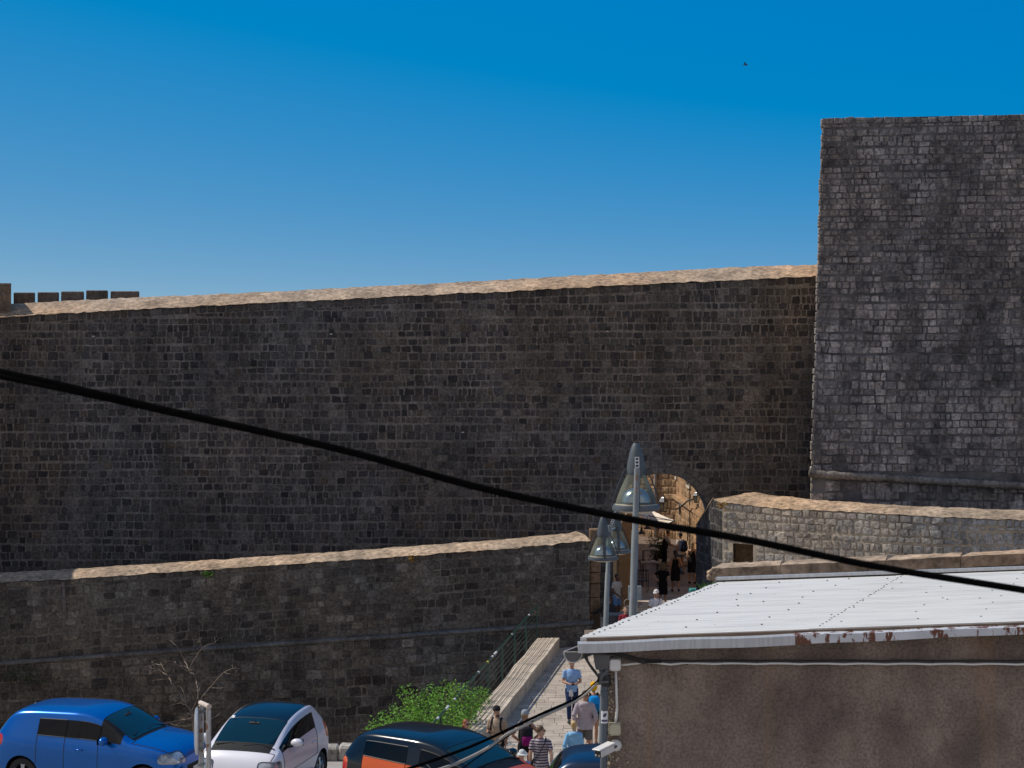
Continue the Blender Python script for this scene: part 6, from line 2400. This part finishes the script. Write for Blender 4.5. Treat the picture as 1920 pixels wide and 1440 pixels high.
M['strap_black'] = cloth('strap_black', (.012, .012, .014))
def phone(fr, label, hands=(1,)):
    pcs = [fr['palm'][s] for s in hands]
    c = sum((q[0] + q[1] * .06 + q[2] * .03 for q in pcs), Vector()) / len(pcs)
    mb = MB(); mb.bbox(c, (.075, .145, .01), rot=Matrix.Rotation(R(35), 3, 'X'), bev=.004)
    return attach(fr, 'phone', label, 'phone', mb, M['trim_black'], parts=('phone_body',))

def zr(d): return ramp_z(d) + .005
def hz(px, py, d):                                    # height of a point seen at row py
    return CAMZ - (py - 720) / F * d
PI = math.pi
# 1 man in pale blue polo, looking at his phone
C = lambda n, *a, **k_: cloth(n, *a, **k_)
f = person('white haired man in light blue polo and navy trousers reading his phone', 1072, 44.8, zr(44.8), 1.75, .05, 'tan', (C('polo_blue', (.24, .40, .66)), 'shirt'), (C('navy_cloth', (.02, .035, .09)), 'trousers'),
           hair=((.55, .54, .52), 'short'), arms=('phone', 'phone'), head_pitch=24, stance='walk2')
phone(f, 'phone held in both hands by the man in light blue polo', (1, -1))
mb = MB()
rows = []
for z, w_ in ((.94, .03), (.90, .045), (.84, .055), (.78, .06), (.74, .058)):
    rows.append([V3(-.03 + w_ * math.cos(a), -.155 + .018 * math.sin(a) - .01 * math.sin(z * 40), z) for a in (2 * PI * q / 12 for q in range(12))])
mb.rings(rows, 0)
attach(f, 'towel', 'white cloth hanging from the belt of the man in light blue', 'cloth', mb, C('white_cloth', (.62, .62, .64)), parts=('cloth',))
# 2 man in grey-pink hoodie and shorts, from behind
person('man in pale grey hoodie and grey shorts walking up the ramp', 1097, 40.2, zr(40.2), 1.78, PI - .1, 'tan', (C('hoodie_grey', (.40, .34, .36)), 'hoodie'), (C('shorts_grey', (.13, .115, .11)), 'shorts'),
       hair=((.05, .03, .018), 'short'), arms=('pocket', 'pocket'), stance='walk')
# 3 woman with yellow head wrap, blue backpack
f = person('woman with mustard yellow head wrap and black shorts beside the downpipe', 1113, 41.9, zr(41.9), 1.66, PI + .05, 'tan', (C('top_dark', (.02, .025, .03)), 'tank'), (C('shorts_black', (.012, .012, .014)), 'short_shorts'),
           hair=((.10, .06, .03), 'short'), hat=((.78, .40, .01), 'wrap'), arms=('strap', 'down'), stance='walk2', female=True)
backpack(f, 'bright blue backpack of the woman with yellow head wrap', C('bag_blue', (.01, .25, .62)), C('bag_teal', (.01, .14, .30)))
# 4 blonde woman in light blue hooded top
person('blonde person in light blue hooded top seen from behind', 1076, 37.4, zr(37.4), 1.61, PI + .1, 'fair', (C('hoodie_blue', (.22, .45, .68)), 'hoodie'), (C('leggings', (.02, .022, .03)), 'trousers'),
       hair=((.52, .34, .15), 'bun'), arms=('pocket', 'swing_f'), stance='walk2', female=True)
# 5 man in beige polo, black cap worn backwards, phone in hand
f = person('bearded man in beige polo with black cap holding a phone', 932, 38.5, zr(38.5), 1.72, -.25, 'tan', (C('polo_beige', (.40, .31, .225)), 'shirt'), (C('shorts_charcoal', (.018, .018, .02)), 'shorts'),
           hair=((.03, .02, .014), 'beard'), hat=((.02, .02, .022), 'cap_back'), arms=('down', 'phone1'), head_yaw=35, stance='walk')
phone(f, 'phone in the hand of the man in beige polo', (-1,))
backpack(f, 'dark backpack worn by the man in beige polo', M['strap_black'], size=(.26, .14, .4))
# 6 woman in black with magenta backpack
f = person('woman in grey cap and black top with hands on hips', 985, 38.2, zr(38.2), 1.68, PI + .15, 'tan', (C('tank_black', (.012, .012, .014)), 'tank'), (C('shorts_black2', (.014, .013, .016)), 'short_shorts'),
           hair=((.35, .22, .10), 'short'), hat=((.30, .32, .36), 'cap'), arms=('hip', 'hip'), head_yaw=-50, female=True)
backpack(f, 'black and magenta backpack on the woman in grey cap', C('bag_black', (.02, .018, .025)), C('bag_magenta', (.22, .01, .12)), size=(.31, .17, .5), zc=1.16)
# 7 man in striped tee, cross-body bag
def stripes():
    m = cloth('striped_cloth', (.42, .38, .40))
    nt = m.node_tree; N, L_ = nt.nodes, nt.links
    b = N['Principled BSDF']; src = b.inputs['Base Color'].links[0].from_socket
    tcn = N.new('ShaderNodeTexCoord'); wv = N.new('ShaderNodeTexWave'); wv.bands_direction = 'Z'; wv.inputs['Scale'].default_value = 5.2; wv.inputs['Distortion'].default_value = .6
    L_.new(tcn.outputs['Object'], wv.inputs['Vector'])
    cr = N.new('ShaderNodeValToRGB'); cr.color_ramp.elements[0].position = .38; cr.color_ramp.elements[1].position = .5
    L_.new(wv.outputs['Fac'], cr.inputs['Fac'])
    mx = N.new('ShaderNodeMix'); mx.data_type = 'RGBA'
    L_.new(cr.outputs['Color'], mx.inputs['Factor']); mx.inputs['A'].default_value = (.075, .04, .065, 1); L_.new(src, mx.inputs['B'])
    L_.new(mx.outputs['Result'], b.inputs['Base Color'])
    return m
f = person('man in striped tee and sunglasses walking past the orange car', 1014, 36.1, zr(36.1), 1.77, PI - .1, 'fair', (stripes(), 'shirt'), (C('shorts_black3', (.013, .013, .015)), 'shorts'),
           hair=((.13, .075, .04), 'short'), arms=('down', 'swing_b'), head_yaw=-70, stance='walk')
mb = MB()
up = f['up']
mb.tube([up((-.11, .09, 1.43)), up((-.02, .155, 1.25)), up((.08, .15, 1.10)), up((.19, .08, .93)), up((.20, -.02, .95)), up((.10, -.14, 1.12)), up((-.06, -.13, 1.35)), up((-.12, -.02, 1.49)), up((-.11, .09, 1.43))], [(.016, .006)] * 9, 6)
mb.bbox(V3(.225, .03, .84), (.08, .24, .20), bev=.03)
attach(f, 'shoulder_bag', 'black cross-body bag of the man in striped tee', 'bag', mb, M['strap_black'])
mb = MB()
for s in (1, -1):
    mb.ell(f['hp']((s * .034, -.092, .012)), (.026, .008, .018), 8, rot=f['HR'])
    mb.tube([f['hp']((s * .06, -.085, .016)), f['hp']((s * .078, .01, .012))], .004, 5)
mb.tube([f['hp']((-.02, -.098, .016)), f['hp']((.02, -.098, .016))], .004, 5)
attach(f, 'sunglasses', 'dark sunglasses on the man in striped tee', 'sunglasses', mb, M['trim_black'], parts=('lenses',))
# 8 short person in white brimmed hat
person('short person in white brimmed hat and blue tee near the car bonnet', 979, 35.2, zr(35.2), 1.42, PI + .5, 'fair', (C('tee_blue', (.22, .38, .70)), 'shirt'), (C('shorts_white', (.45, .44, .42)), 'shorts'),
       hair=((.35, .24, .13), 'short'), hat=((.58, .60, .60), 'brim'), arms=('down', 'down'))
# 9 red haired woman
f = person('red haired woman in sunglasses standing by the end of the parapet', 874, 37.6, zr(37.6), 1.60, .55, 'red', (C('top_rust', (.30, .09, .05)), 'tank'), (C('shorts_denim', (.07, .10, .18)), 'shorts'),
           hair=((.26, .055, .015), 'bob'), arms=('down', 'down'), female=True)
mb = MB()
for s in (1, -1):
    mb.ell(f['hp']((s * .034, -.092, .012)), (.028, .008, .02), 8, rot=f['HR'])
mb.tube([f['hp']((-.02, -.098, .016)), f['hp']((.02, -.098, .016))], .004, 5)
attach(f, 'sunglasses', 'dark sunglasses on the red haired woman', 'sunglasses', mb, M['trim_black'], parts=('lenses',))
mb = MB(); mb.box((-1.10, 37.6, -.06), (1.0, 1.0, .1)); struct(mb.build('path', M['paving']))
# ---- in and before the gate
person('dark bearded man in white tee leaning at the left gate jamb', 1157, 59.3, zr(59.3), 1.72, .75, 'dark', (C('tee_white', (.46, .42, .40)), 'shirt'), (C('shorts_light_denim', (.12, .22, .42)), 'shorts'),
       hair=((.012, .010, .01), 'beard'), arms=('front', 'front'))
person('person in white and black stretching one arm out beside the smaller lamp post', 1142, 55.3, zr(55.3), 1.60, PI, 'tan', (C('sleeves_black', (.03, .03, .034)), 'shirt'), (C('trousers_black', (.012, .012, .013)), 'trousers'),
       hair=((.10, .07, .05), 'short'), arms=('out', 'front'), sleeves='long', lean=16)
f_ = bpy.context.scene
person('woman in red checked shirt looking up beside the navy cart', 1172, 53.3, zr(53.3), 1.65, .2, 'fair', (C('shirt_red', (.32, .03, .04), (.10, .02, .03), 40), 'shirt'), (C('jeans', (.04, .06, .11)), 'trousers'),
       hair=((.06, .03, .02), 'long'), arms=('down', 'down'), female=True, head_pitch=-8)
f = person('man in white cap and white tee just above the roof edge', 1230, 55.6, zr(55.6), 1.78, .3, 'tan', (C('tee_white2', (.60, .59, .62)), 'shirt'), (C('shorts_navy', (.03, .04, .08)), 'shorts'),
           hat=((.66, .65, .64), 'cap'), arms=('down', 'down'), head_yaw=-50)
mb = MB()
up = f['up']
mb.tube([up((-.05, -.15, 1.15)), up((.05, -.14, 1.32)), up((.12, -.03, 1.485)), up((.10, .10, 1.40)), up((-.05, .15, 1.15))], [(.02, .007)] * 5, 6)
mb.bbox(V3(-.2, .02, .98), (.08, .22, .22), bev=.03)
attach(f, 'shoulder_bag', 'navy shoulder bag of the man in white cap', 'bag', mb, C('bag_navy', (.02, .03, .09)))
person('woman with big brown hair in long black dress in the lane', 1243, 62.2, zr(62.2), 1.66, PI - .3, 'fair', (C('dress_black', (.010, .010, .012)), 'shirt'), (C('dress_black_b', (.010, .010, .012)), 'dress'),
       hair=((.16, .10, .06), 'big'), arms=('hip', 'front'), female=True, wide=1.15)
f = person('woman in black dress with bare shoulders walking up the lane', 1266, 65.2, zr(65.2), 1.70, PI + .1, 'tan', (C('dress_black2', (.012, .012, .014)), 'dress'), (C('dress_black2b', (.012, .012, .014)), 'dress'),
           hair=((.02, .014, .012), 'long'), arms=('down', 'pocket'), female=True, stance='walk')
mb = MB()
up = f['up']
mb.bbox(V3(-.24, .0, .90), (.09, .26, .30), bev=.03)
mb.tube([V3(-.24, .10, 1.03), up((-.19, .05, 1.30)), up((-.17, .01, 1.47)), up((-.19, -.05, 1.30)), V3(-.24, -.10, 1.03)], [(.014, .006)] * 5, 6)
attach(f, 'shoulder_bag', 'black and blue tote bag of the woman in black dress', 'bag', mb, C('bag_tote', (.03, .05, .08), (.12, .18, .26), 9))
f = person('man in white tee and denim shorts with navy backpack facing the waiter', 1276, 69.6, zr(69.6), 1.75, PI + .6, 'tan', (C('tee_white3', (.62, .60, .60)), 'shirt'), (C('shorts_denim2', (.09, .14, .24)), 'short_shorts'),
           hair=((.03, .02, .02), 'short'), hat=((.03, .028, .035), 'cap'), arms=('down', 'down'), head_yaw=-10)
backpack(f, 'navy backpack of the man in white tee and denim shorts', C('bag_navy2', (.015, .025, .055)), size=(.33, .2, .48))
f = person('waiter in white shirt and black vest leaning towards a customer', 1245, 70.6, zr(70.6), 1.76, PI / 2 + .3, 'tan', (C('shirt_white', (.52, .49, .52)), 'tucked'), (C('apron_black', (.012, .012, .014)), 'trousers'),
           hair=((.04, .025, .018), 'short'), arms=('reach', 'reach'), lean=16)
mb = MB()
up, L_ = f['up'], f['L']
rows = [[up((0, 0, z)) + L_ @ V3(rx * math.cos(a), ry * math.sin(a), 0) for a in (2 * PI * q / 16 for q in range(16))] for z, rx, ry in ((.96, .185, .15), (1.1, .172, .14), (1.25, .178, .147), (1.36, .16, .14))]
mb.rings(rows, 0, True, False)
mb.v = [tuple(Vector(v) * f['k']) for v in mb.v]
mb.build('vest', C('vest_black', (.014, .014, .016)), f['root'], smooth=True)
mb = MB(); q = f['palm'][-1]; mb.bbox(q[0] + q[1] * .10 + V3(0, 0, -.02), (.30, .22, .015), bev=.006)
attach(f, 'menu_card', 'brown menu card held by the waiter', 'menu', mb, M['wood_dark'], parts=('card',))
person('woman in long black dress at the right edge of the lane', 1298, 67.2, zr(67.2), 1.72, PI - .4, 'fair', (C('dress_black3', (.011, .011, .013)), 'dress'), (C('dress_black3b', (.011, .011, .013)), 'dress'),
       hair=((.22, .15, .08), 'long'), arms=('down', 'down'), female=True)
# ---------------------------------------------------------------- plants
def leaf_mat(name, c1, c2):
    m = mat(name, c1, c2, scale=1.6, rough=.55, island=.6, spec=.3)
    nt = m.node_tree; N, L = nt.nodes, nt.links
    b = N['Principled BSDF']
    src = b.inputs['Base Color'].links[0].from_socket
    tl = N.new('ShaderNodeBsdfTranslucent'); L.new(src, tl.inputs['Color'])
    mx = N.new('ShaderNodeMixShader'); mx.inputs['Fac'].default_value = .42
    L.new(b.outputs[0], mx.inputs[1]); L.new(tl.outputs[0], mx.inputs[2])
    L.new(mx.outputs[0], N['Material Output'].inputs['Surface'])
    return m
M['leaf'] = leaf_mat('leaf', (.11, .27, .03), (.19, .38, .05))
M['leaf_dark'] = leaf_mat('leaf_dark', (.03, .07, .02), (.06, .10, .03))
M['bark_pale'] = mat('bark_pale', (.17, .125, .09), (.24, .18, .135), scale=12, rough=.85, bump=.3)
M['stem'] = mat('stem', (.12, .10, .04), (.18, .15, .06), scale=8, rough=.8)

def leaf(mb, p, d, up, L_, W, m=0):
    d = d.normalized(); s = d.cross(up)
    if s.length < 1e-3: s = Vector((1, 0, 0))
    s.normalize()
    n = s.cross(d)
    mb.add([p, p + d * L_ * .45 + s * W / 2 + n * W * .12, p + d * L_, p + d * L_ * .45 - s * W / 2 + n * W * .12], [(0, 1, 2), (0, 2, 3)], m)

def shrub(name, label, base, sprays, nleaf, lsize, mleaf, cat='bush'):
    """sprays: list of (root, tip, spread); leaves set along each arching spray"""
    root = thing(name, label, cat, base)
    mb, st = MB(), MB()
    r = random.Random(hash(label) % 1000 if False else len(label) * 7)
    for a, b_, spread in sprays:
        a, b_ = Vector(a), Vector(b_)
        midp = a.lerp(b_, .55) + Vector((r.uniform(-.1, .1), r.uniform(-.1, .1), (b_ - a).length * .16))
        P = [a.lerp(midp, t).lerp(midp.lerp(b_, t), t) for t in [k / 8 for k in range(9)]]
        st.tube(P, [.014 - .0012 * k for k in range(9)], 5)
        for k in range(nleaf):
            t = r.random() ** .7
            p = a.lerp(midp, t).lerp(midp.lerp(b_, t), t)
            off = Vector((r.gauss(0, 1), r.gauss(0, 1), r.gauss(0, .8))) * spread * (.35 + .65 * t) * (.6 if t > .93 else 1)
            q = p + off
            d = Vector((r.gauss(0, 1), r.gauss(0, 1), r.gauss(-.1, .6))) + off * 3
            leaf(mb, q, d, Vector((r.gauss(0, .5), r.gauss(0, .5), 1)), lsize * r.uniform(.6, 1.3), lsize * r.uniform(.4, .7))
    o = mb.build('foliage', mleaf); reparent(o, root)
    o = st.build('stem', M['stem']); reparent(o, root)
    return root

# bright green bush between the orange car and the railing
sp_ = []
r = random.Random(40)
core_ = at(830, 1440, 42)
sp_.append((Vector((core_.x, 42, -5)), core_, .05)); sp_.append((Vector((core_.x - .4, 41.6, -5)), core_ + Vector((-.5, 0, .2)), .05))
tips = [(700, 1352, 42.5), (712, 1337, 42), (722, 1346, 41), (735, 1318, 42.5), (742, 1330, 41), (757, 1286, 43), (762, 1310, 42), (772, 1296, 43), (780, 1318, 41), (790, 1300, 42.5), (800, 1290, 43), (812, 1284, 43), (822, 1296, 42), (834, 1278, 43.5), (846, 1276, 43.5), (858, 1280, 43), (866, 1290, 42), (875, 1280, 43.2), (884, 1292, 42.6), (893, 1302, 42.2),
        (905, 1290, 45), (915, 1292, 45.5), (898, 1310, 43.4), (760, 1340, 40.5), (790, 1340, 40.3), (820, 1330, 40.6), (850, 1325, 40.6), (870, 1330, 40.8), (840, 1345, 40), (800, 1352, 40), (730, 1352, 41), (868, 1348, 40), (815, 1310, 41.5), (850, 1305, 41.6), (780, 1330, 41.2), (705, 1362, 41.5), (860, 1365, 39.6), (750, 1362, 40.5), (694, 1370, 41.6)]
for px, py, d in tips:
    for k in range(2):
        b_ = at(px + r.uniform(-7, 7) * (k), py + k * r.uniform(4, 16), d + r.uniform(-.4, .4))
        a = core_.lerp(Vector((b_.x, b_.y, core_.z)), .55) + Vector((r.uniform(-.3, .3), r.uniform(-.3, .3), r.uniform(-.4, .1)))
        sp_.append((a, b_, .11 + .03 * k))
shrub('bush', 'bright green leafy bush behind the orange car and railing', core_, sp_, 120, .085, M['leaf'])
# hanging greenery and tufts
p = at(1334, 1100, 22.9)
tuft = []
mb = MB()
r = random.Random(5)
for k in range(70):
    b_ = p + Vector((r.uniform(-.1, .08), r.uniform(-.1, .1), -.12))
    d = Vector((r.gauss(0, .35), r.gauss(0, .3), 1)).normalized()
    L_ = r.uniform(.08, .24)
    s = Vector((.006, 0, 0))
    mb.add([b_ - s, b_ + s, b_ + d * L_ * .6 + s * .7, b_ + d * L_ * .6 - s * .7, b_ + d * L_ + Vector((d.x, d.y, -.3)) * L_ * .25], [(0, 1, 2, 3), (3, 2, 4)])
for tx, ty in ((1306, 1098), (1312, 1103)):
    mb.tube([p + Vector((-.05, 0, -.2)), at(tx + 8, ty + 5, 22.9), at(tx, ty - 4, 22.9)], [.006, .005, .003], 4)
tag(mb.build('grass_tuft', M['leaf']), 'small green grass tuft at the rear left corner of the white roof', 'grass')
def small_plant(name, label, px, py, d, n, sx, sz, m):
    c = at(px, py, d)
    mb = MB()
    r = random.Random(px)
    for k in range(n):
        q = c + Vector((r.gauss(0, sx), -abs(r.gauss(0, .04)), r.gauss(0, sz)))
        leaf(mb, q, Vector((r.gauss(0, 1), -.6, r.gauss(0, .6))), Vector((0, 0, 1)), .09, .05)
    for k in range(4):
        mb.tube([c + Vector((r.gauss(0, sx * .3), .05, -sz)), c + Vector((r.gauss(0, sx), -.05, r.gauss(0, sz)))], .006, 4)
    return tag(mb.build(name, m), label, 'plant')
small_plant('wall_plant', 'little yellow green plant on the lower wall just under its coping', 390, 1076, 54.95, 70, .12, .05, M['leaf'])
M['leaf_yellow'] = leaf_mat('leaf_yellow', (.45, .24, .03), (.38, .26, .06))
small_plant('wall_plant', 'dry yellow plant at the top corner of the flank wall', 1352, 946, 55.85, 60, .07, .07, M['leaf_yellow'])
small_plant('wall_plant', 'orange dry tuft hanging below the lower wall coping', 773, 1047, 54.95, 40, .06, .07, M['leaf_yellow'])
small_plant('ivy', 'dark ivy patch on the lower wall above the blue car', 50, 1268, 54.7, 260, .45, .16, M['leaf_dark'])
# climbing plant in the lane
sp_ = []
r = random.Random(8)
for k in range(16):
    a = at(1238 + r.uniform(-10, 10), 1062, 73)
    b_ = at(1236 + r.uniform(-18, 12), r.uniform(1002, 1045), 72.6)
    sp_.append((a, b_, .16))
shrub('climbing_plant', 'climbing plant with small flowers behind the waiter', at(1238, 1060, 73), sp_, 70, .12, M['leaf_dark'], 'plant')

# bare tree: forked pale branches
tree = thing('bare_tree', 'leafless pale young tree against the wall behind the sign frame', 'tree', at(372, 1480, 34.5))
def poly(pts, r0, r1, mb, d0=34.5, wob=.03):
    P = []
    rr_ = random.Random(int(pts[0][0] * 13 + pts[-1][1]))
    for i, (x, y) in enumerate(pts):
        P.append(at(x, y, d0 + rr_.uniform(-.5, .5) * min(1, i) ))
    sm = []
    for i in range(len(P) - 1):
        for k in range(4):
            t = k / 4
            q = P[i].lerp(P[i + 1], t)
            q += Vector((rr_.uniform(-1, 1), rr_.uniform(-1, 1), rr_.uniform(-1, 1))) * wob * (.4 if i + k else 0)
            sm.append(q)
    sm.append(P[-1])
    n = len(sm)
    r0, r1 = r0 * .68, r1 * .72
    mb.tube(sm, [r0 + (r1 - r0) * i / (n - 1) for i in range(n)], 6)
    return sm
mb = MB()
poly([(372, 1985), (374, 1700), (372, 1500), (367, 1420), (364, 1372), (362, 1340)], .06, .038, mb)
o = mb.build('trunk', M['bark_pale'], smooth=True); reparent(o, tree)
branches = [
 ([(362, 1340), (350, 1322), (335, 1298), (322, 1282), (316, 1268), (308, 1256), (301, 1243)], .032, .008),
 ([(316, 1268), (303, 1259), (291, 1256), (279, 1250)], .016, .006),
 ([(313, 1262), (305, 1247), (292, 1245), (272, 1251)], .014, .005),
 ([(291, 1256), (284, 1241)], .01, .005),
 ([(318, 1273), (305, 1273), (293, 1275)], .01, .004),
 ([(292, 1257), (280, 1265)], .009, .004),
 ([(376, 1322), (379, 1306), (393, 1291), (410, 1270), (421, 1259), (436, 1254), (451, 1253)], .024, .006),
 ([(420, 1261), (432, 1264), (441, 1267)], .01, .004),
 ([(397, 1290), (410, 1291), (424, 1289)], .01, .004),
 ([(362, 1345), (368, 1330), (376, 1318)], .03, .022),
 ([(355, 1256), (345, 1237), (338, 1222), (331, 1211), (319, 1201)], .016, .006),
 ([(355, 1256), (366, 1233), (378, 1216), (390, 1209), (403, 1205)], .015, .006),
 ([(380, 1215), (375, 1204)], .008, .004),
 ([(368, 1276), (365, 1264), (356, 1261), (342, 1252), (330, 1244), (326, 1240), (313, 1238)], .018, .006),
 ([(372, 1318), (372, 1296), (368, 1276)], .018, .014),
 ([(356, 1261), (355, 1256)], .016, .015),
 ([(350, 1322), (345, 1300), (339, 1288)], .012, .004),
 ([(352, 1325), (340, 1318), (322, 1323)], .011, .004),
 ([(358, 1334), (370, 1310), (366, 1303)], .011, .005),
 ([(361, 1346), (340, 1350), (316, 1354), (296, 1357)], .016, .005),
 ([(362, 1350), (344, 1348), (330, 1360)], .012, .004),
 ([(366, 1356), (390, 1352), (408, 1340), (414, 1334)], .014, .005),
 ([(364, 1360), (335, 1362), (318, 1355)], .012, .004),
 ([(372, 1330), (390, 1325), (404, 1318)], .01, .004),
 ([(343, 1310), (330, 1308), (322, 1312)], .008, .003),
 ([(362, 1345), (352, 1336), (350, 1346), (340, 1356)], .01, .004),
]
for k, (pts, r0, r1) in enumerate(branches):
    mb = MB()
    poly(pts, r0, r1, mb)
    rr_ = random.Random(k)
    for j in range(3):
        q = pts[rr_.randrange(1, len(pts))]
        poly([q, (q[0] + rr_.uniform(-12, 12), q[1] - rr_.uniform(-3, 12))], r1 * .9, .003, mb)
    o = mb.build('branch', M['bark_pale'], smooth=True); reparent(o, tree)
# bird far off in the sky
bd = thing('bird', 'tiny dark bird flying alone in the blue sky', 'bird', at(1397.5, 121.5, 85))
mb = MB()
mb.ell((0, 0, 0), (.035, .10, .03), 10)
mb.ell((0, -.10, .012), (.022, .03, .022), 8)
mb.add([(-.02, .08, 0), (.02, .08, 0), (.05, .2, 0), (0, .15, .005), (-.05, .2, 0)], [(0, 1, 2, 3, 4)])
mb.build('body', M['dark_gap'], bd)
for s in (-1, 1):
    mb = MB()
    mb.add([(s * .02, -.05, .01), (s * .02, .05, .01), (s * .12, .02, .06), (s * .12, -.06, .07), (s * .2, .05, .04)], [(0, 1, 2, 3), (3, 2, 4)])
    mb.add([(s * .02, -.05, .006), (s * .12, -.06, .066), (s * .12, .02, .056), (s * .02, .05, .006)], [(0, 1, 2, 3)])
    mb.build('wing', M['dark_gap'], bd)
bd.rotation_euler = (0, .4, .9)
